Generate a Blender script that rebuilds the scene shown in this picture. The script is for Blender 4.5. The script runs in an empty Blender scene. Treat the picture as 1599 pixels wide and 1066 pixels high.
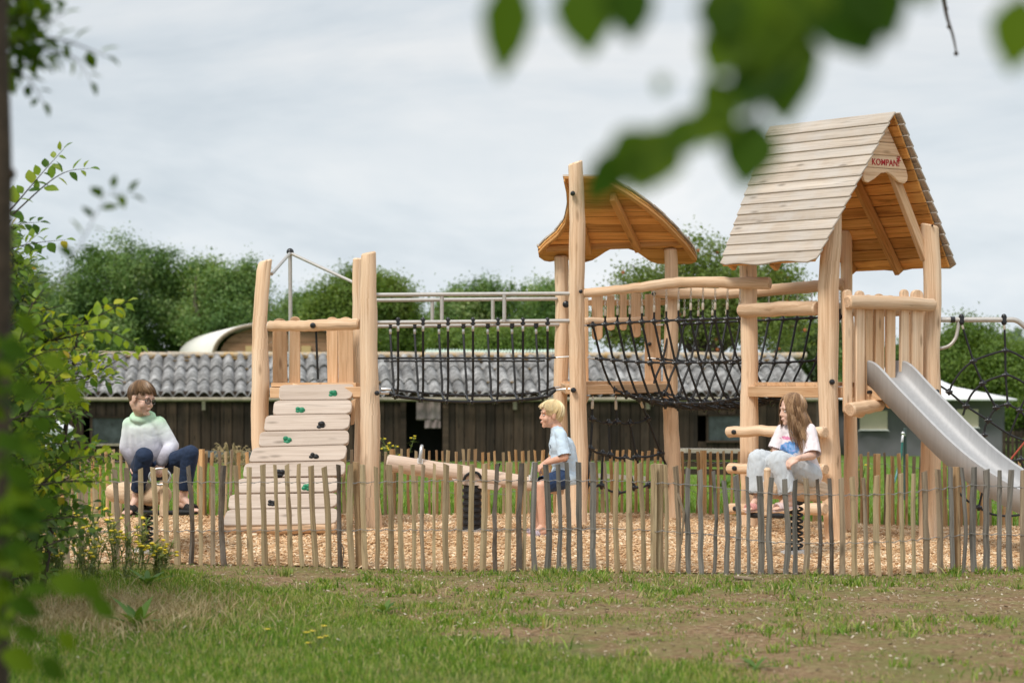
import bpy, bmesh, math, random
import numpy as np
from mathutils import Vector, Matrix, noise as mnoise
R = math.radians
random.seed(7)
np.random.seed(7)
SC = bpy.context.scene
COL = SC.collection

# ------------------------------------------------------------------ camera
FPX = 3775.0                      # focal length in pixels of a 1599 wide frame (85 mm on full frame)
CAM_H = 1.35
PITCH = math.atan(47.0 / FPX)
cd = bpy.data.cameras.new('camera'); cam = bpy.data.objects.new('camera', cd); COL.objects.link(cam)
cd.sensor_width = 36.0; cd.lens = 36.0 * FPX / 1599.0
cd.clip_start = 0.1; cd.clip_end = 2000
cam.location = (0, 0, CAM_H); cam.rotation_euler = (R(90) + PITCH, 0, 0)
cd.dof.use_dof = True; cd.dof.focus_distance = 18.3; cd.dof.aperture_fstop = 2.8; cd.dof.aperture_blades = 9
SC.camera = cam

def at(px, py, Y):
    """point of the place seen at photograph pixel (px,py) at distance Y along the view"""
    u = (px - 799.5) / FPX; v = -(py - 533.0) / FPX
    c, s = math.cos(PITCH), math.sin(PITCH)
    dy = c - v * s; dz = s + v * c
    k = Y / dy
    return Vector((u * k, Y, CAM_H + dz * k))

# ------------------------------------------------------------------ mesh builder
class MB:
    def __init__(s):
        s.v = []; s.f = []; s.uv = []; s.mi = []; s.cur = 0
    def add(s, verts, faces, uvs=None):
        o = len(s.v); s.v.extend([tuple(p) for p in verts])
        for i, f in enumerate(faces):
            s.f.append([o + k for k in f]); s.mi.append(s.cur)
            s.uv.append(uvs[i] if uvs else [(0, 0)] * len(f))
    def tube(s, pts, rad, n=10, caps=True, rfun=None, bevel=0.0, flat=None):
        """tube along pts; rad scalar or list; rfun(i,k)->multiplier"""
        pts = [Vector(p) for p in pts]; N = len(pts)
        if not hasattr(rad, '__len__'): rad = [rad] * N
        T = []
        for i in range(N):
            a = pts[max(i - 1, 0)]; b = pts[min(i + 1, N - 1)]
            t = (b - a); T.append(t.normalized() if t.length > 1e-9 else Vector((0, 0, 1)))
        ref = Vector((0, 0, 1)) if abs(T[0].z) < .9 else Vector((0, 1, 0))
        nx = (ref - T[0] * ref.dot(T[0])).normalized()
        V = []; L = 0; Ls = []
        for i in range(N):
            if i: L += (pts[i] - pts[i - 1]).length
            Ls.append(L)
            nx = (nx - T[i] * nx.dot(T[i])).normalized(); ny = T[i].cross(nx)
            for k in range(n):
                a = 2 * math.pi * k / n
                m = rfun(i, k) if rfun else 1
                V.append(pts[i] + (nx * math.cos(a) + ny * math.sin(a) * (flat or 1)) * rad[i] * m)
        F = []; U = []
        for i in range(N - 1):
            for k in range(n):
                k2 = (k + 1) % n
                F.append([i * n + k, i * n + k2, (i + 1) * n + k2, (i + 1) * n + k])
                c = 2 * math.pi * max(rad[i], rad[i + 1])
                U.append([(c * k / n, Ls[i]), (c * (k + 1) / n, Ls[i]), (c * (k + 1) / n, Ls[i + 1]), (c * k / n, Ls[i + 1])])
        if caps:
            for i, rev in ((0, True), (N - 1, False)):
                idx = [i * n + k for k in range(n)]
                uv = [(.5 + rad[i] * math.cos(2 * math.pi * k / n), rad[i] * math.sin(2 * math.pi * k / n) + Ls[i]) for k in range(n)]
                if rev: idx = idx[::-1]; uv = uv[::-1]
                F.append(idx); U.append(uv)
        s.add(V, F, U)
    def prism(s, poly, o, ex, ey, ez, th, bev=0.0):
        """polygon poly [(x,y)] in the frame (ex,ey) at o, extruded th along ez"""
        o, ex, ey, ez = Vector(o), Vector(ex), Vector(ey), Vector(ez)
        A = sum(poly[i][0] * poly[(i + 1) % len(poly)][1] - poly[(i + 1) % len(poly)][0] * poly[i][1] for i in range(len(poly)))
        if A < 0: poly = poly[::-1]
        if ex.cross(ey).dot(ez) < 0: poly = poly[::-1]
        n = len(poly)
        V = [o + ex * x + ey * y for x, y in poly] + [o + ex * x + ey * y + ez * th for x, y in poly]
        F = [list(range(n))[::-1], list(range(n, 2 * n))]
        U = [[(y, x) for x, y in poly][::-1], [(y + .3, x) for x, y in poly]]
        for i in range(n):
            j = (i + 1) % n
            F.append([i, j, n + j, n + i])
            x0, y0 = poly[i]; x1, y1 = poly[j]
            U.append([(y0, x0), (y1, x1), (y1 + th, x1), (y0 + th, x0)])
        s.add(V, F, U)
    def box(s, c, hx, hy, hz, ex=(1, 0, 0), ey=(0, 1, 0), ez=(0, 0, 1)):
        ex, ey, ez = Vector(ex), Vector(ey), Vector(ez)
        s.prism([(-hx, -hy), (hx, -hy), (hx, hy), (-hx, hy)], Vector(c) - ez * hz, ex, ey, ez, 2 * hz)
    def beam(s, p0, p1, w, h, up=(0, 0, 1)):
        p0, p1 = Vector(p0), Vector(p1); d = (p1 - p0); L = d.length; d.normalize()
        up = Vector(up); sd = d.cross(up).normalized(); u2 = sd.cross(d)
        s.prism([(0, -w / 2), (L, -w / 2), (L, w / 2), (0, w / 2)], p0 - u2 * h / 2, d, sd, u2, h)
    def quad(s, a, b, c, d):
        s.add([a, b, c, d], [[0, 1, 2, 3]], [[(0, 0), (1, 0), (1, 1), (0, 1)]])
    def ball(s, c, r, n=10, m=7, M=None, rr=None):
        c = Vector(c); V = []; F = []
        rr = rr or (r, r, r)
        for i in range(1, m):
            th = math.pi * i / m
            for k in range(n):
                a = 2 * math.pi * k / n
                p = Vector((rr[0] * math.sin(th) * math.cos(a), rr[1] * math.sin(th) * math.sin(a), rr[2] * math.cos(th)))
                V.append(c + (M @ p if M else p))
        t = Vector((0, 0, rr[2])); V.append(c + (M @ t if M else t)); V.append(c - (M @ t if M else t))
        for i in range(m - 2):
            for k in range(n):
                k2 = (k + 1) % n
                F.append([i * n + k, (i + 1) * n + k, (i + 1) * n + k2, i * n + k2])
        T = len(V) - 2
        for k in range(n):
            F.append([T, k, (k + 1) % n]); F.append([T + 1, (m - 2) * n + (k + 1) % n, (m - 2) * n + k])
        s.add(V, F)
    def build(s, name, mat, parent=None, smooth=True, angle=35):
        off = world_loc(parent) if parent else Vector((0, 0, 0))
        me = bpy.data.meshes.new(name)
        me.from_pydata([(a - off.x, b - off.y, c - off.z) for a, b, c in s.v], [], s.f)
        ul = me.uv_layers.new(name='grain')
        flat = [c for f in s.uv for p in f for c in p]
        ul.data.foreach_set('uv', flat)
        for m in (mat if isinstance(mat, (list, tuple)) else [mat]): me.materials.append(m)
        me.polygons.foreach_set('material_index', s.mi)
        if smooth:
            me.polygons.foreach_set('use_smooth', [True] * len(s.f))
            me.set_sharp_from_angle(angle=R(angle))
        me.update()
        o = bpy.data.objects.new(name, me); COL.objects.link(o)
        if parent: o.parent = parent
        return o

LOC = {}
def world_loc(o):
    v = Vector((0, 0, 0))
    while o is not None:
        v += Vector(LOC.get(o.name, (0, 0, 0))); o = o.parent
    return v

def tag(o, label=None, cat=None, group=None, kind=None):
    if label: o['label'] = label
    if cat: o['category'] = cat
    if group: o['group'] = group
    if kind: o['kind'] = kind
    return o
def thing(name, loc, label, cat, group=None):
    o = bpy.data.objects.new(name, None); COL.objects.link(o); o.location = loc
    o.empty_display_size = .2; LOC[o.name] = tuple(loc)
    return tag(o, label, cat, group)
def dupe(o, loc=None, rotz=None, scale=None, label=None, parent=None):
    c = o.copy(); COL.objects.link(c)
    if loc is not None: c.location = loc; LOC[c.name] = tuple(loc)
    if rotz is not None: c.rotation_euler = (0, 0, rotz)
    if scale is not None: c.scale = scale if hasattr(scale, '__len__') else (scale,) * 3
    if label: c['label'] = label
    if parent: c.parent = parent
    for ch in [x for x in o.children]:
        dupe(ch, parent=c)
    return c
def np_mesh(name, V, F, mat, parent=None, uv=None, smooth=False, off=None):
    """fast mesh from arrays, F (n,k) with constant k"""
    if parent is not None:
        V = V - np.array(world_loc(parent))
    me = bpy.data.meshes.new(name); n, k = F.shape
    me.vertices.add(len(V)); me.vertices.foreach_set('co', V.astype(np.float32).ravel())
    me.loops.add(n * k); me.loops.foreach_set('vertex_index', F.astype(np.int32).ravel())
    me.polygons.add(n); me.polygons.foreach_set('loop_start', np.arange(0, n * k, k, dtype=np.int32))
    me.polygons.foreach_set('loop_total', np.full(n, k, dtype=np.int32))
    if smooth: me.polygons.foreach_set('use_smooth', np.ones(n, dtype=bool))
    if uv is not None:
        ul = me.uv_layers.new(name='grain'); ul.data.foreach_set('uv', uv.astype(np.float32).ravel())
    me.materials.append(mat); me.update(calc_edges=True); me.validate()
    o = bpy.data.objects.new(name, me); COL.objects.link(o)
    if parent is not None: o.parent = parent
    return o

# ------------------------------------------------------------------ materials
def nmat(name):
    m = bpy.data.materials.new(name); m.use_nodes = True
    nt = m.node_tree; b = nt.nodes['Principled BSDF']
    return m, nt, b
def N(nt, t, **kw):
    n = nt.nodes.new(t)
    for k, v in kw.items():
        if k.startswith('i_'): n.inputs[k[2:].replace('_', ' ')].default_value = v
        else: setattr(n, k, v)
    return n
def ramp(nt, stops, fac, interp='LINEAR'):
    r = nt.nodes.new('ShaderNodeValToRGB'); r.color_ramp.interpolation = interp
    e = r.color_ramp.elements
    while len(e) < len(stops): e.new(.5)
    for i, (p, c) in enumerate(stops):
        e[i].position = p; e[i].color = (*c, 1) if len(c) == 3 else c
    nt.links.new(fac, r.inputs[0]); return r.outputs[0]
def mixc(nt, fac, a, b, mode='MIX'):
    m = nt.nodes.new('ShaderNodeMix'); m.data_type = 'RGBA'; m.blend_type = mode
    for sock, v in ((m.inputs[0], fac), (m.inputs[6], a), (m.inputs[7], b)):
        if hasattr(v, 'links'): nt.links.new(v, sock)
        else: sock.default_value = v if not isinstance(v, tuple) or len(v) == 4 else (*v, 1)
    return m.outputs[2]
def mathn(nt, op, a, b=0.0, c=None, clamp=False):
    m = nt.nodes.new('ShaderNodeMath'); m.operation = op; m.use_clamp = clamp
    for i, v in enumerate((a, b, c)):
        if v is None: continue
        if hasattr(v, 'links'): nt.links.new(v, m.inputs[i])
        else: m.inputs[i].default_value = v
    return m.outputs[0]
def tex_noise(nt, vec, scale, detail=4, rough=.6, dist=0.0):
    n = N(nt, 'ShaderNodeTexNoise'); n.inputs['Scale'].default_value = scale
    n.inputs['Detail'].default_value = detail; n.inputs['Roughness'].default_value = rough
    n.inputs['Distortion'].default_value = dist
    if vec is not None: nt.links.new(vec, n.inputs['Vector'])
    return n.outputs[0]
def bump(nt, b, h, strength, dist=.01):
    n = N(nt, 'ShaderNodeBump'); n.inputs['Strength'].default_value = strength; n.inputs['Distance'].default_value = dist
    nt.links.new(h, n.inputs['Height']); nt.links.new(n.outputs[0], b.inputs['Normal'])

def rand_offset(nt):
    g = N(nt, 'ShaderNodeNewGeometry'); oi = N(nt, 'ShaderNodeObjectInfo')
    return mathn(nt, 'ADD', g.outputs['Random Per Island'], oi.outputs['Random'])

def wood(name, light, mid, dark, gs=(38, 1.6), rough=.72, bmp=.25, var=.12, knots=True, grey=None, greyamt=.0, warm=True):
    m, nt, b = nmat(name)
    uv = N(nt, 'ShaderNodeUVMap'); uv.uv_map = 'grain'
    ro = rand_offset(nt)
    cx = N(nt, 'ShaderNodeCombineXYZ'); nt.links.new(mathn(nt, 'MULTIPLY', ro, 13.7), cx.inputs[0]); nt.links.new(mathn(nt, 'MULTIPLY', ro, 71.3), cx.inputs[1])
    va = N(nt, 'ShaderNodeVectorMath', operation='ADD'); nt.links.new(uv.outputs[0], va.inputs[0]); nt.links.new(cx.outputs[0], va.inputs[1])
    mp = N(nt, 'ShaderNodeMapping'); mp.inputs['Scale'].default_value = (gs[0], gs[1], 1); nt.links.new(va.outputs[0], mp.inputs[0])
    g1 = tex_noise(nt, mp.outputs[0], 1.0, 7, .68, 1.3)
    mp2 = N(nt, 'ShaderNodeMapping'); mp2.inputs['Scale'].default_value = (gs[0] * .22, gs[1] * .5, 1); nt.links.new(va.outputs[0], mp2.inputs[0])
    g2 = tex_noise(nt, mp2.outputs[0], 1.0, 3, .55, .6)
    c = ramp(nt, [(.36, dark), (.50, mid), (.64, light)], mathn(nt, 'ADD', mathn(nt, 'MULTIPLY', g1, .62), mathn(nt, 'MULTIPLY', g2, .42)))
    g5 = tex_noise(nt, va.outputs[0], 1.7, 3, .5)
    if warm: c = mixc(nt, ramp(nt, [(.40, (0, 0, 0)), (.62, (.32, .32, .32))], g5), c, mixc(nt, 1.0, c, (1.06, .90, .74, 1), 'MULTIPLY'))
    if grey:
        g3 = tex_noise(nt, va.outputs[0], 2.6, 4, .65)
        c = mixc(nt, ramp(nt, [(.42, (0, 0, 0)), (.62, (greyamt,) * 3)], g3), c, grey)
    if knots:
        mp3 = N(nt, 'ShaderNodeMapping'); mp3.inputs['Scale'].default_value = (9, 2.6, 1); nt.links.new(va.outputs[0], mp3.inputs[0])
        vo = N(nt, 'ShaderNodeTexVoronoi'); vo.inputs['Scale'].default_value = 1.0; nt.links.new(mp3.outputs[0], vo.inputs['Vector'])
        kn = ramp(nt, [(.06, (1, 1, 1)), (.17, (0, 0, 0))], vo.outputs['Distance'])
        c = mixc(nt, mathn(nt, 'MULTIPLY', kn, .7), c, tuple(x * .6 for x in dark))
        # drying cracks along the grain
        mp4 = N(nt, 'ShaderNodeMapping'); mp4.inputs['Scale'].default_value = (gs[0] * .7, gs[1] * .45, 1); nt.links.new(va.outputs[0], mp4.inputs[0])
        ck = tex_noise(nt, mp4.outputs[0], 1.0, 2, .5, .3)
        cr = ramp(nt, [(.478, (0, 0, 0)), (.5, (1, 1, 1)), (.522, (0, 0, 0))], ck)
        gate = ramp(nt, [(.50, (0, 0, 0)), (.62, (1, 1, 1))], g2)
        c = mixc(nt, mathn(nt, 'MULTIPLY', mathn(nt, 'MULTIPLY', cr, gate), .6), c, tuple(x * .45 for x in dark))
    hv = N(nt, 'ShaderNodeHueSaturation'); nt.links.new(c, hv.inputs['Color'])
    nt.links.new(mathn(nt, 'ADD', mathn(nt, 'MULTIPLY', mathn(nt, 'FRACT', mathn(nt, 'MULTIPLY', ro, 7.31)), var * 2), 1 - var), hv.inputs['Value'])
    nt.links.new(hv.outputs[0], b.inputs['Base Color'])
    b.inputs['Roughness'].default_value = rough; b.inputs['Specular IOR Level'].default_value = .25
    bump(nt, b, g1, bmp, .006)
    return m

def plain(name, col, rough=.6, metal=0.0, spec=.4, nscale=None, namt=.15, bmp=0.0):
    m, nt, b = nmat(name)
    b.inputs['Roughness'].default_value = rough; b.inputs['Metallic'].default_value = metal
    b.inputs['Specular IOR Level'].default_value = spec
    if nscale:
        tc = N(nt, 'ShaderNodeTexCoord'); n = tex_noise(nt, tc.outputs['Object'], nscale, 5, .62)
        lo = tuple(max(0, x * (1 - namt)) for x in col); hi = tuple(min(1, x * (1 + namt)) for x in col)
        nt.links.new(ramp(nt, [(.3, lo), (.7, hi)], n), b.inputs['Base Color'])
        if bmp: bump(nt, b, n, bmp, .01)
    else: b.inputs['Base Color'].default_value = (*col, 1)
    return m

def leafmat(name, stops, trans=.42, rough=.5, tint=1.25, spec=.3, patchy=0):
    m, nt, b = nmat(name)
    g = N(nt, 'ShaderNodeNewGeometry')
    oi = N(nt, 'ShaderNodeObjectInfo'); fac = mathn(nt, 'FRACT', mathn(nt, 'ADD', g.outputs['Random Per Island'], mathn(nt, 'MULTIPLY', oi.outputs['Random'], 1.0)))
    if patchy: fac = mathn(nt, 'ADD', mathn(nt, 'MULTIPLY', fac, .5), mathn(nt, 'MULTIPLY', mathn(nt, 'SUBTRACT', tex_noise(nt, g.outputs['Position'], patchy, 5, .7), .36), 1.9))
    c = ramp(nt, stops, fac)
    nt.links.new(c, b.inputs['Base Color']); b.inputs['Roughness'].default_value = rough; b.inputs['Specular IOR Level'].default_value = spec
    t = N(nt, 'ShaderNodeBsdfTranslucent')
    tc = mixc(nt, 1.0, c, (tint * 1.12, tint, tint * .45, 1), 'MULTIPLY'); nt.links.new(tc, t.inputs['Color'])
    mx = N(nt, 'ShaderNodeMixShader'); mx.inputs[0].default_value = trans
    nt.links.new(b.outputs[0], mx.inputs[1]); nt.links.new(t.outputs[0], mx.inputs[2])
    nt.links.new(mx.outputs[0], nt.nodes['Material Output'].inputs['Surface'])
    return m

M = {}
M['post'] = wood('peeled_robinia', (.90, .70, .505), (.77, .555, .375), (.48, .29, .165), gs=(30, .8), var=.07)
M['endgrain'] = plain('log_end_grain', (.62, .43, .28), .8, nscale=60, namt=.25)
M['log'] = wood('peeled_log', (.80, .61, .44), (.66, .47, .31), (.43, .265, .155), gs=(46, 1.5), var=.08)
M['board'] = wood('sawn_board', (.76, .53, .34), (.63, .41, .24), (.44, .245, .125), gs=(30, 1.2), var=.12)
M['ramp'] = wood('sanded_ramp_plank', (.60, .50, .42), (.51, .41, .335), (.38, .295, .23), gs=(36, 1.4), var=.07, warm=False)
M['roof'] = wood('weathered_roof_board', (.57, .485, .40), (.455, .375, .30), (.27, .21, .16), gs=(60, 1.1), var=.10, grey=(.50, .465, .43), greyamt=.5, warm=False)
M['under'] = wood('golden_roof_underside', (.76, .42, .15), (.63, .31, .09), (.28, .11, .03), gs=(26, 1.1), var=.30)
M['rafter'] = wood('golden_rafter', (.68, .38, .15), (.56, .28, .09), (.36, .16, .05), gs=(40, 1.2), var=.1)
M['steel'] = plain('brushed_steel', (.72, .70, .68), .36, 1.0, nscale=9, namt=.06)
M['galv'] = plain('galvanised_pipe', (.52, .49, .455), .55, .6, nscale=30, namt=.1)
M['rope'] = plain('black_rope', (.012, .012, .013), .55, nscale=300, namt=.4, bmp=.2)
M['blackplastic'] = plain('black_plastic_joint', (.012, .012, .014), .28, spec=.6)
M['ferrule'] = plain('pale_ferrule', (.62, .55, .45), .45, .35)
M['greenhold'] = plain('green_climbing_hold', (.02, .22, .11), .45, nscale=30, namt=.3)
M['rubber'] = plain('black_rubber', (.014, .014, .015), .5, nscale=40, namt=.3)
M['white_metal'] = plain('white_coated_metal', (.78, .78, .77), .4)
M['red'] = plain('red_lettering', (.50, .03, .035), .6)
M['wire'] = plain('fence_wire', (.33, .32, .31), .5, .6)
# ------------------------------------------------------------------ people
def cap_prim(mb, p0, p1, r0, r1, n=12):
    p0, p1 = Vector(p0), Vector(p1); d = p1 - p0; L = d.length
    if L < 1e-6: mb.ball(p0, r0, n, 8); return
    d.normalize(); pts, rad = [], []
    for k in range(5):
        a = math.pi / 2 * (1 - k / 4) * .98; pts.append(p0 - d * r0 * math.sin(a)); rad.append(max(r0 * math.cos(a), 1e-4))
    for k in range(5):
        a = math.pi / 2 * k / 4 * .98; pts.append(p1 + d * r1 * math.sin(a)); rad.append(max(r1 * math.cos(a), 1e-4))
    mb.tube(pts, rad, n)
def frame(f, up=(0, 0, 1)):
    f = Vector(f).normalized(); r = f.cross(Vector(up)).normalized(); u = r.cross(f); return Matrix((r, f, u)).transposed()
def ell(mb, c, rr, Mx=None, n=14, m=10): mb.ball(c, 1, n, m, Mx, rr)
def voxel(name, mb, vox, smooth, mats, parent, wrinkle=0.0, wfreq=9.0, post=None, seed=0, it_f=.5, folds=None, cuts=(), solid=.004):
    me = bpy.data.meshes.new('tmp'); me.from_pydata(mb.v, [], mb.f); o = bpy.data.objects.new('tmp', me); COL.objects.link(o)
    r_ = o.modifiers.new('r', 'REMESH'); r_.mode = 'VOXEL'; r_.voxel_size = vox; r_.use_smooth_shade = True
    s = o.modifiers.new('s', 'SMOOTH'); s.factor = it_f; s.iterations = smooth
    bpy.context.view_layer.update(); dg = bpy.context.evaluated_depsgraph_get()
    m2 = bpy.data.meshes.new_from_object(o.evaluated_get(dg)); bpy.data.objects.remove(o); m2.name = name
    off = world_loc(parent)
    if wrinkle:
        nrm = [v.normal.copy() for v in m2.vertices]
        for v, vn in zip(m2.vertices, nrm):
            c = v.co.copy(); q = Vector((c.x * wfreq + seed, c.y * wfreq, c.z * wfreq * .8))
            n1 = mnoise.noise(q) ; n2 = 1 - abs(mnoise.noise(q * 2.1 + Vector((3, 7, 1)))) * 2
            v.co = c + vn * wrinkle * (n1 * .9 + n2 * .45)
    if folds:
        amp, fx, fy, fz = folds; nrm = [v.normal.copy() for v in m2.vertices]
        for v, vn in zip(m2.vertices, nrm):
            c = v.co.copy(); wq = mnoise.noise_vector(c * 5 + Vector((seed, 0, 0))) * .55
            q = Vector((c.x * fx + seed * 1.7, c.y * fy, c.z * fz)) + wq
            r1 = (1 - abs(mnoise.noise(q))) ** 5; r2 = (1 - abs(mnoise.noise(q * 1.9 + Vector((7, 3, 9))))) ** 6
            gate = min(1, max(0, .5 + 1.4 * mnoise.noise(c * 6 + Vector((0, seed, 4)))))
            v.co = c - vn * amp * (r1 * gate + .5 * r2) + vn * amp * .35
    if cuts:
        bm = bmesh.new(); bm.from_mesh(m2); dead = []
        for f in bm.faces:
            c = f.calc_center_median()
            for cp, cn, cr in cuts:
                if (c - cp).dot(cn) > 0 and (c - cp).length < cr: dead.append(f); break
        bmesh.ops.delete(bm, geom=dead, context='FACES'); bm.to_mesh(m2); bm.free()
    m2.transform(Matrix.Translation(-off)); m2.materials.clear()
    for x in (mats if isinstance(mats, (list, tuple)) else [mats]): m2.materials.append(x)
    m2.polygons.foreach_set('use_smooth', [True] * len(m2.polygons)); m2.update()
    ob = bpy.data.objects.new(name, m2); COL.objects.link(ob); ob.parent = parent
    if cuts: so_ = ob.modifiers.new('cloth', 'SOLIDIFY'); so_.thickness = solid; so_.offset = -1
    return ob

def skin(name, col):
    m, nt, b = nmat(name); tc = N(nt, 'ShaderNodeTexCoord'); n = tex_noise(nt, tc.outputs['Object'], 14, 4)
    nt.links.new(ramp(nt, [(.35, tuple(x * .9 for x in col)), (.65, tuple(min(1, x * 1.06) for x in col))], n), b.inputs['Base Color'])
    b.inputs['Roughness'].default_value = .5; b.inputs['Subsurface Weight'].default_value = .12; b.inputs['Subsurface Radius'].default_value = (.012, .005, .003); b.inputs['Subsurface Scale'].default_value = .6
    return m
M['skin'] = skin('fair_skin', (.74, .47, .36)); M['skin2'] = skin('tanned_skin', (.70, .40, .28))
M['lip'] = plain('lips', (.50, .24, .19), .45); M['eyewhite'] = plain('eye_white', (.75, .72, .70), .25); M['iris'] = plain('dark_iris', (.03, .025, .02), .2)
M['eyebrow'] = plain('eyebrow_hair', (.16, .10, .06), .8)
def hairmat(name, stops):
    m, nt, b = nmat(name); g = N(nt, 'ShaderNodeNewGeometry'); uv = N(nt, 'ShaderNodeUVMap'); uv.uv_map = 'grain'; sx = N(nt, 'ShaderNodeSeparateXYZ'); nt.links.new(uv.outputs[0], sx.inputs[0])
    nt.links.new(ramp(nt, stops, mathn(nt, 'ADD', mathn(nt, 'MULTIPLY', sx.outputs[0], .65), mathn(nt, 'MULTIPLY', g.outputs['Random Per Island'], .35))), b.inputs['Base Color'])
    b.inputs['Roughness'].default_value = .42; b.inputs['Specular IOR Level'].default_value = .5; return m
M['hair_brown'] = hairmat('brown_hair', [(0, (.06, .032, .016)), (.6, (.15, .082, .038)), (1, (.34, .20, .10))])
M['hair_blond'] = hairmat('blond_hair', [(0, (.52, .36, .17)), (.5, (.82, .65, .36)), (1, (.95, .84, .60))])
M['hair_light'] = hairmat('light_brown_hair', [(0, (.09, .045, .02)), (.5, (.23, .125, .06)), (1, (.52, .33, .18))])

def head_prims(mb, c, Mx, s):
    def P(x, y, z): return c + Mx @ Vector((x, y, z)) * s
    def E(x, y, z, a, b_, d): ell(mb, P(x, y, z), (a * s, b_ * s, d * s), Mx)
    E(0, -.012, .035, .070, .088, .078); E(0, .016, -.03, .055, .064, .074); E(0, .042, -.070, .033, .034, .026)
    E(0, .060, -.088, .018, .018, .017); E(.034, .050, -.032, .026, .024, .028); E(-.034, .050, -.032, .026, .024, .028)
    E(0, -.03, -.03, .058, .055, .06)
    cap_prim(mb, P(-.036, .066, .022), P(.036, .066, .022), .013 * s, .013 * s)
    cap_prim(mb, P(0, .076, .008), P(0, .089, -.024), .0080 * s, .0100 * s); E(.008, .082, -.028, .007, .008, .006); E(-.008, .082, -.028, .007, .008, .006)
    E(0, .079, -.053, .019, .010, .006); E(0, .077, -.062, .017, .010, .006)
    for sg in (-1, 1): E(sg * .071, -.008, -.008, .009, .018, .030); E(sg * .076, -.013, .004, .006, .014, .018)
    return P
def face_parts(parent, c, Mx, s, skinm, brow='eyebrow', smile=0.0):
    def P(x, y, z): return c + Mx @ Vector((x, y, z)) * s
    for sg in (-1, 1):
        mb = MB(); ell(mb, P(sg * .030, .0665, .000), (.0120 * s, .0085 * s, .0048 * s), Mx); mb.cur = 1; ell(mb, P(sg * .030, .0732, .0), (.0052 * s, .003 * s, .0046 * s), Mx, 10, 6)
        mb.build('eye', [M['eyewhite'], M['iris']], parent)
        mb = MB(); mb.tube([P(sg * .012, .0785, .0205), P(sg * .03, .0785, .0245), P(sg * .046, .066, .019)], [.002 * s, .0035 * s, .0015 * s], 6); mb.build('eyebrow', M[brow], parent)
    mb = MB(); mb.tube([P(-.017, .0815, -.0575 + smile), P(-.008, .0872, -.0560), P(0, .0882, -.0566), P(.008, .0872, -.0560), P(.017, .0815, -.0575 + smile)], [.0008 * s, .0022 * s, .0022 * s, .0022 * s, .0008 * s], 7)
    mb.tube([P(-.013, .082, -.0615), P(0, .0868, -.063), P(.013, .082, -.0615)], [.0008 * s, .0026 * s, .0008 * s], 7); mb.build('mouth', M['lip'], parent)
def hand_prims(mb, wrist, d, nrm, s, curl=.9, thumb_side=1, spread=.0):
    """palm along d, fingers bending towards nrm (palm side)"""
    d = Vector(d).normalized(); nrm = Vector(nrm); nrm = (nrm - d * nrm.dot(d)).normalized(); sd = d.cross(nrm).normalized() * thumb_side
    L = .075 * s; Mx = Matrix((sd, d, nrm)).transposed()
    ell(mb, wrist + d * L * .5, (.034 * s, L * .62, .015 * s), Mx); cap_prim(mb, wrist - d * .01 * s, wrist + d * .02 * s, .021 * s, .020 * s)
    for k, (o, ln) in enumerate(((.027, .062), (.0095, .070), (-.0085, .066), (-.025, .052))):
        p = wrist + d * L * (.93 if k in (1, 2) else .86) + sd * o * s; a = 0; l = ln * s
        for j, f in enumerate((.44, .32, .24)):
            a += curl * (.55, .75, .5)[j] * (1 + .06 * k); q = p + (d * math.cos(a) + nrm * math.sin(a)) * l * f
            cap_prim(mb, p, q, (.0088 - .0008 * j) * s, (.0083 - .0009 * j) * s, 8); p = q
    p = wrist + d * L * .28 + sd * .024 * s; q = p + (sd * .75 + d * .55 + nrm * .45 * curl).normalized() * .032 * s; cap_prim(mb, p, q, .0115 * s, .0095 * s, 8)
    cap_prim(mb, q, q + (sd * .15 + d * .8 + nrm * .6 * curl).normalized() * .026 * s, .0095 * s, .0075 * s, 8)
def foot_prims(mb, ankle, d, s, L=.2):
    d = Vector(d).normalized(); sd = d.cross(Vector((0, 0, 1))).normalized(); up = sd.cross(d).normalized(); heel = ankle - up * .05 * s - d * .035 * s
    cap_prim(mb, ankle, heel, .030 * s, .028 * s); cap_prim(mb, heel, ankle - up * .062 * s + d * L * .42 * s, .027 * s, .024 * s); cap_prim(mb, ankle - up * .005 * s, ankle - up * .055 * s + d * L * .40 * s, .030 * s, .021 * s)
    ball = ankle - up * .066 * s + d * L * .48 * s
    for k in range(-2, 3): cap_prim(mb, ball + sd * k * .0135 * s, ball + sd * k * .0155 * s + d * (.052 - .006 * abs(k)) * s - up * .006 * s, .0125 * s, .0085 * s if k else .0095 * s, 8)
    return heel, d, sd, up
def sandal(parent, ankle, d, s, mat, strap, L=.2, name='sandal'):
    d = Vector(d).normalized(); sd = d.cross(Vector((0, 0, 1))).normalized(); up = sd.cross(d).normalized()
    mb = MB(); pr = []
    for k in range(24):
        a = 2 * math.pi * k / 24; x = math.cos(a); pr.append((x * .118 * s + .035 * s, math.sin(a) * (.038 if x > 0 else .032) * s))
    o = ankle - up * .092 * s; mb.prism(pr, o, d, sd, up, .018 * s)
    sole = mb.build(name, mat, parent)
    mb = MB(); c = o + d * .085 * s + up * .02 * s
    for t in (-.02, .0, .02): mb.tube([c + d * t * s + sd * math.cos(a) * .041 * s + up * max(0, math.sin(a)) * .034 * s for a in [math.pi * k / 12 for k in range(13)]], .0105 * s, 7)
    mb.build('strap', strap, sole)
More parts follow.
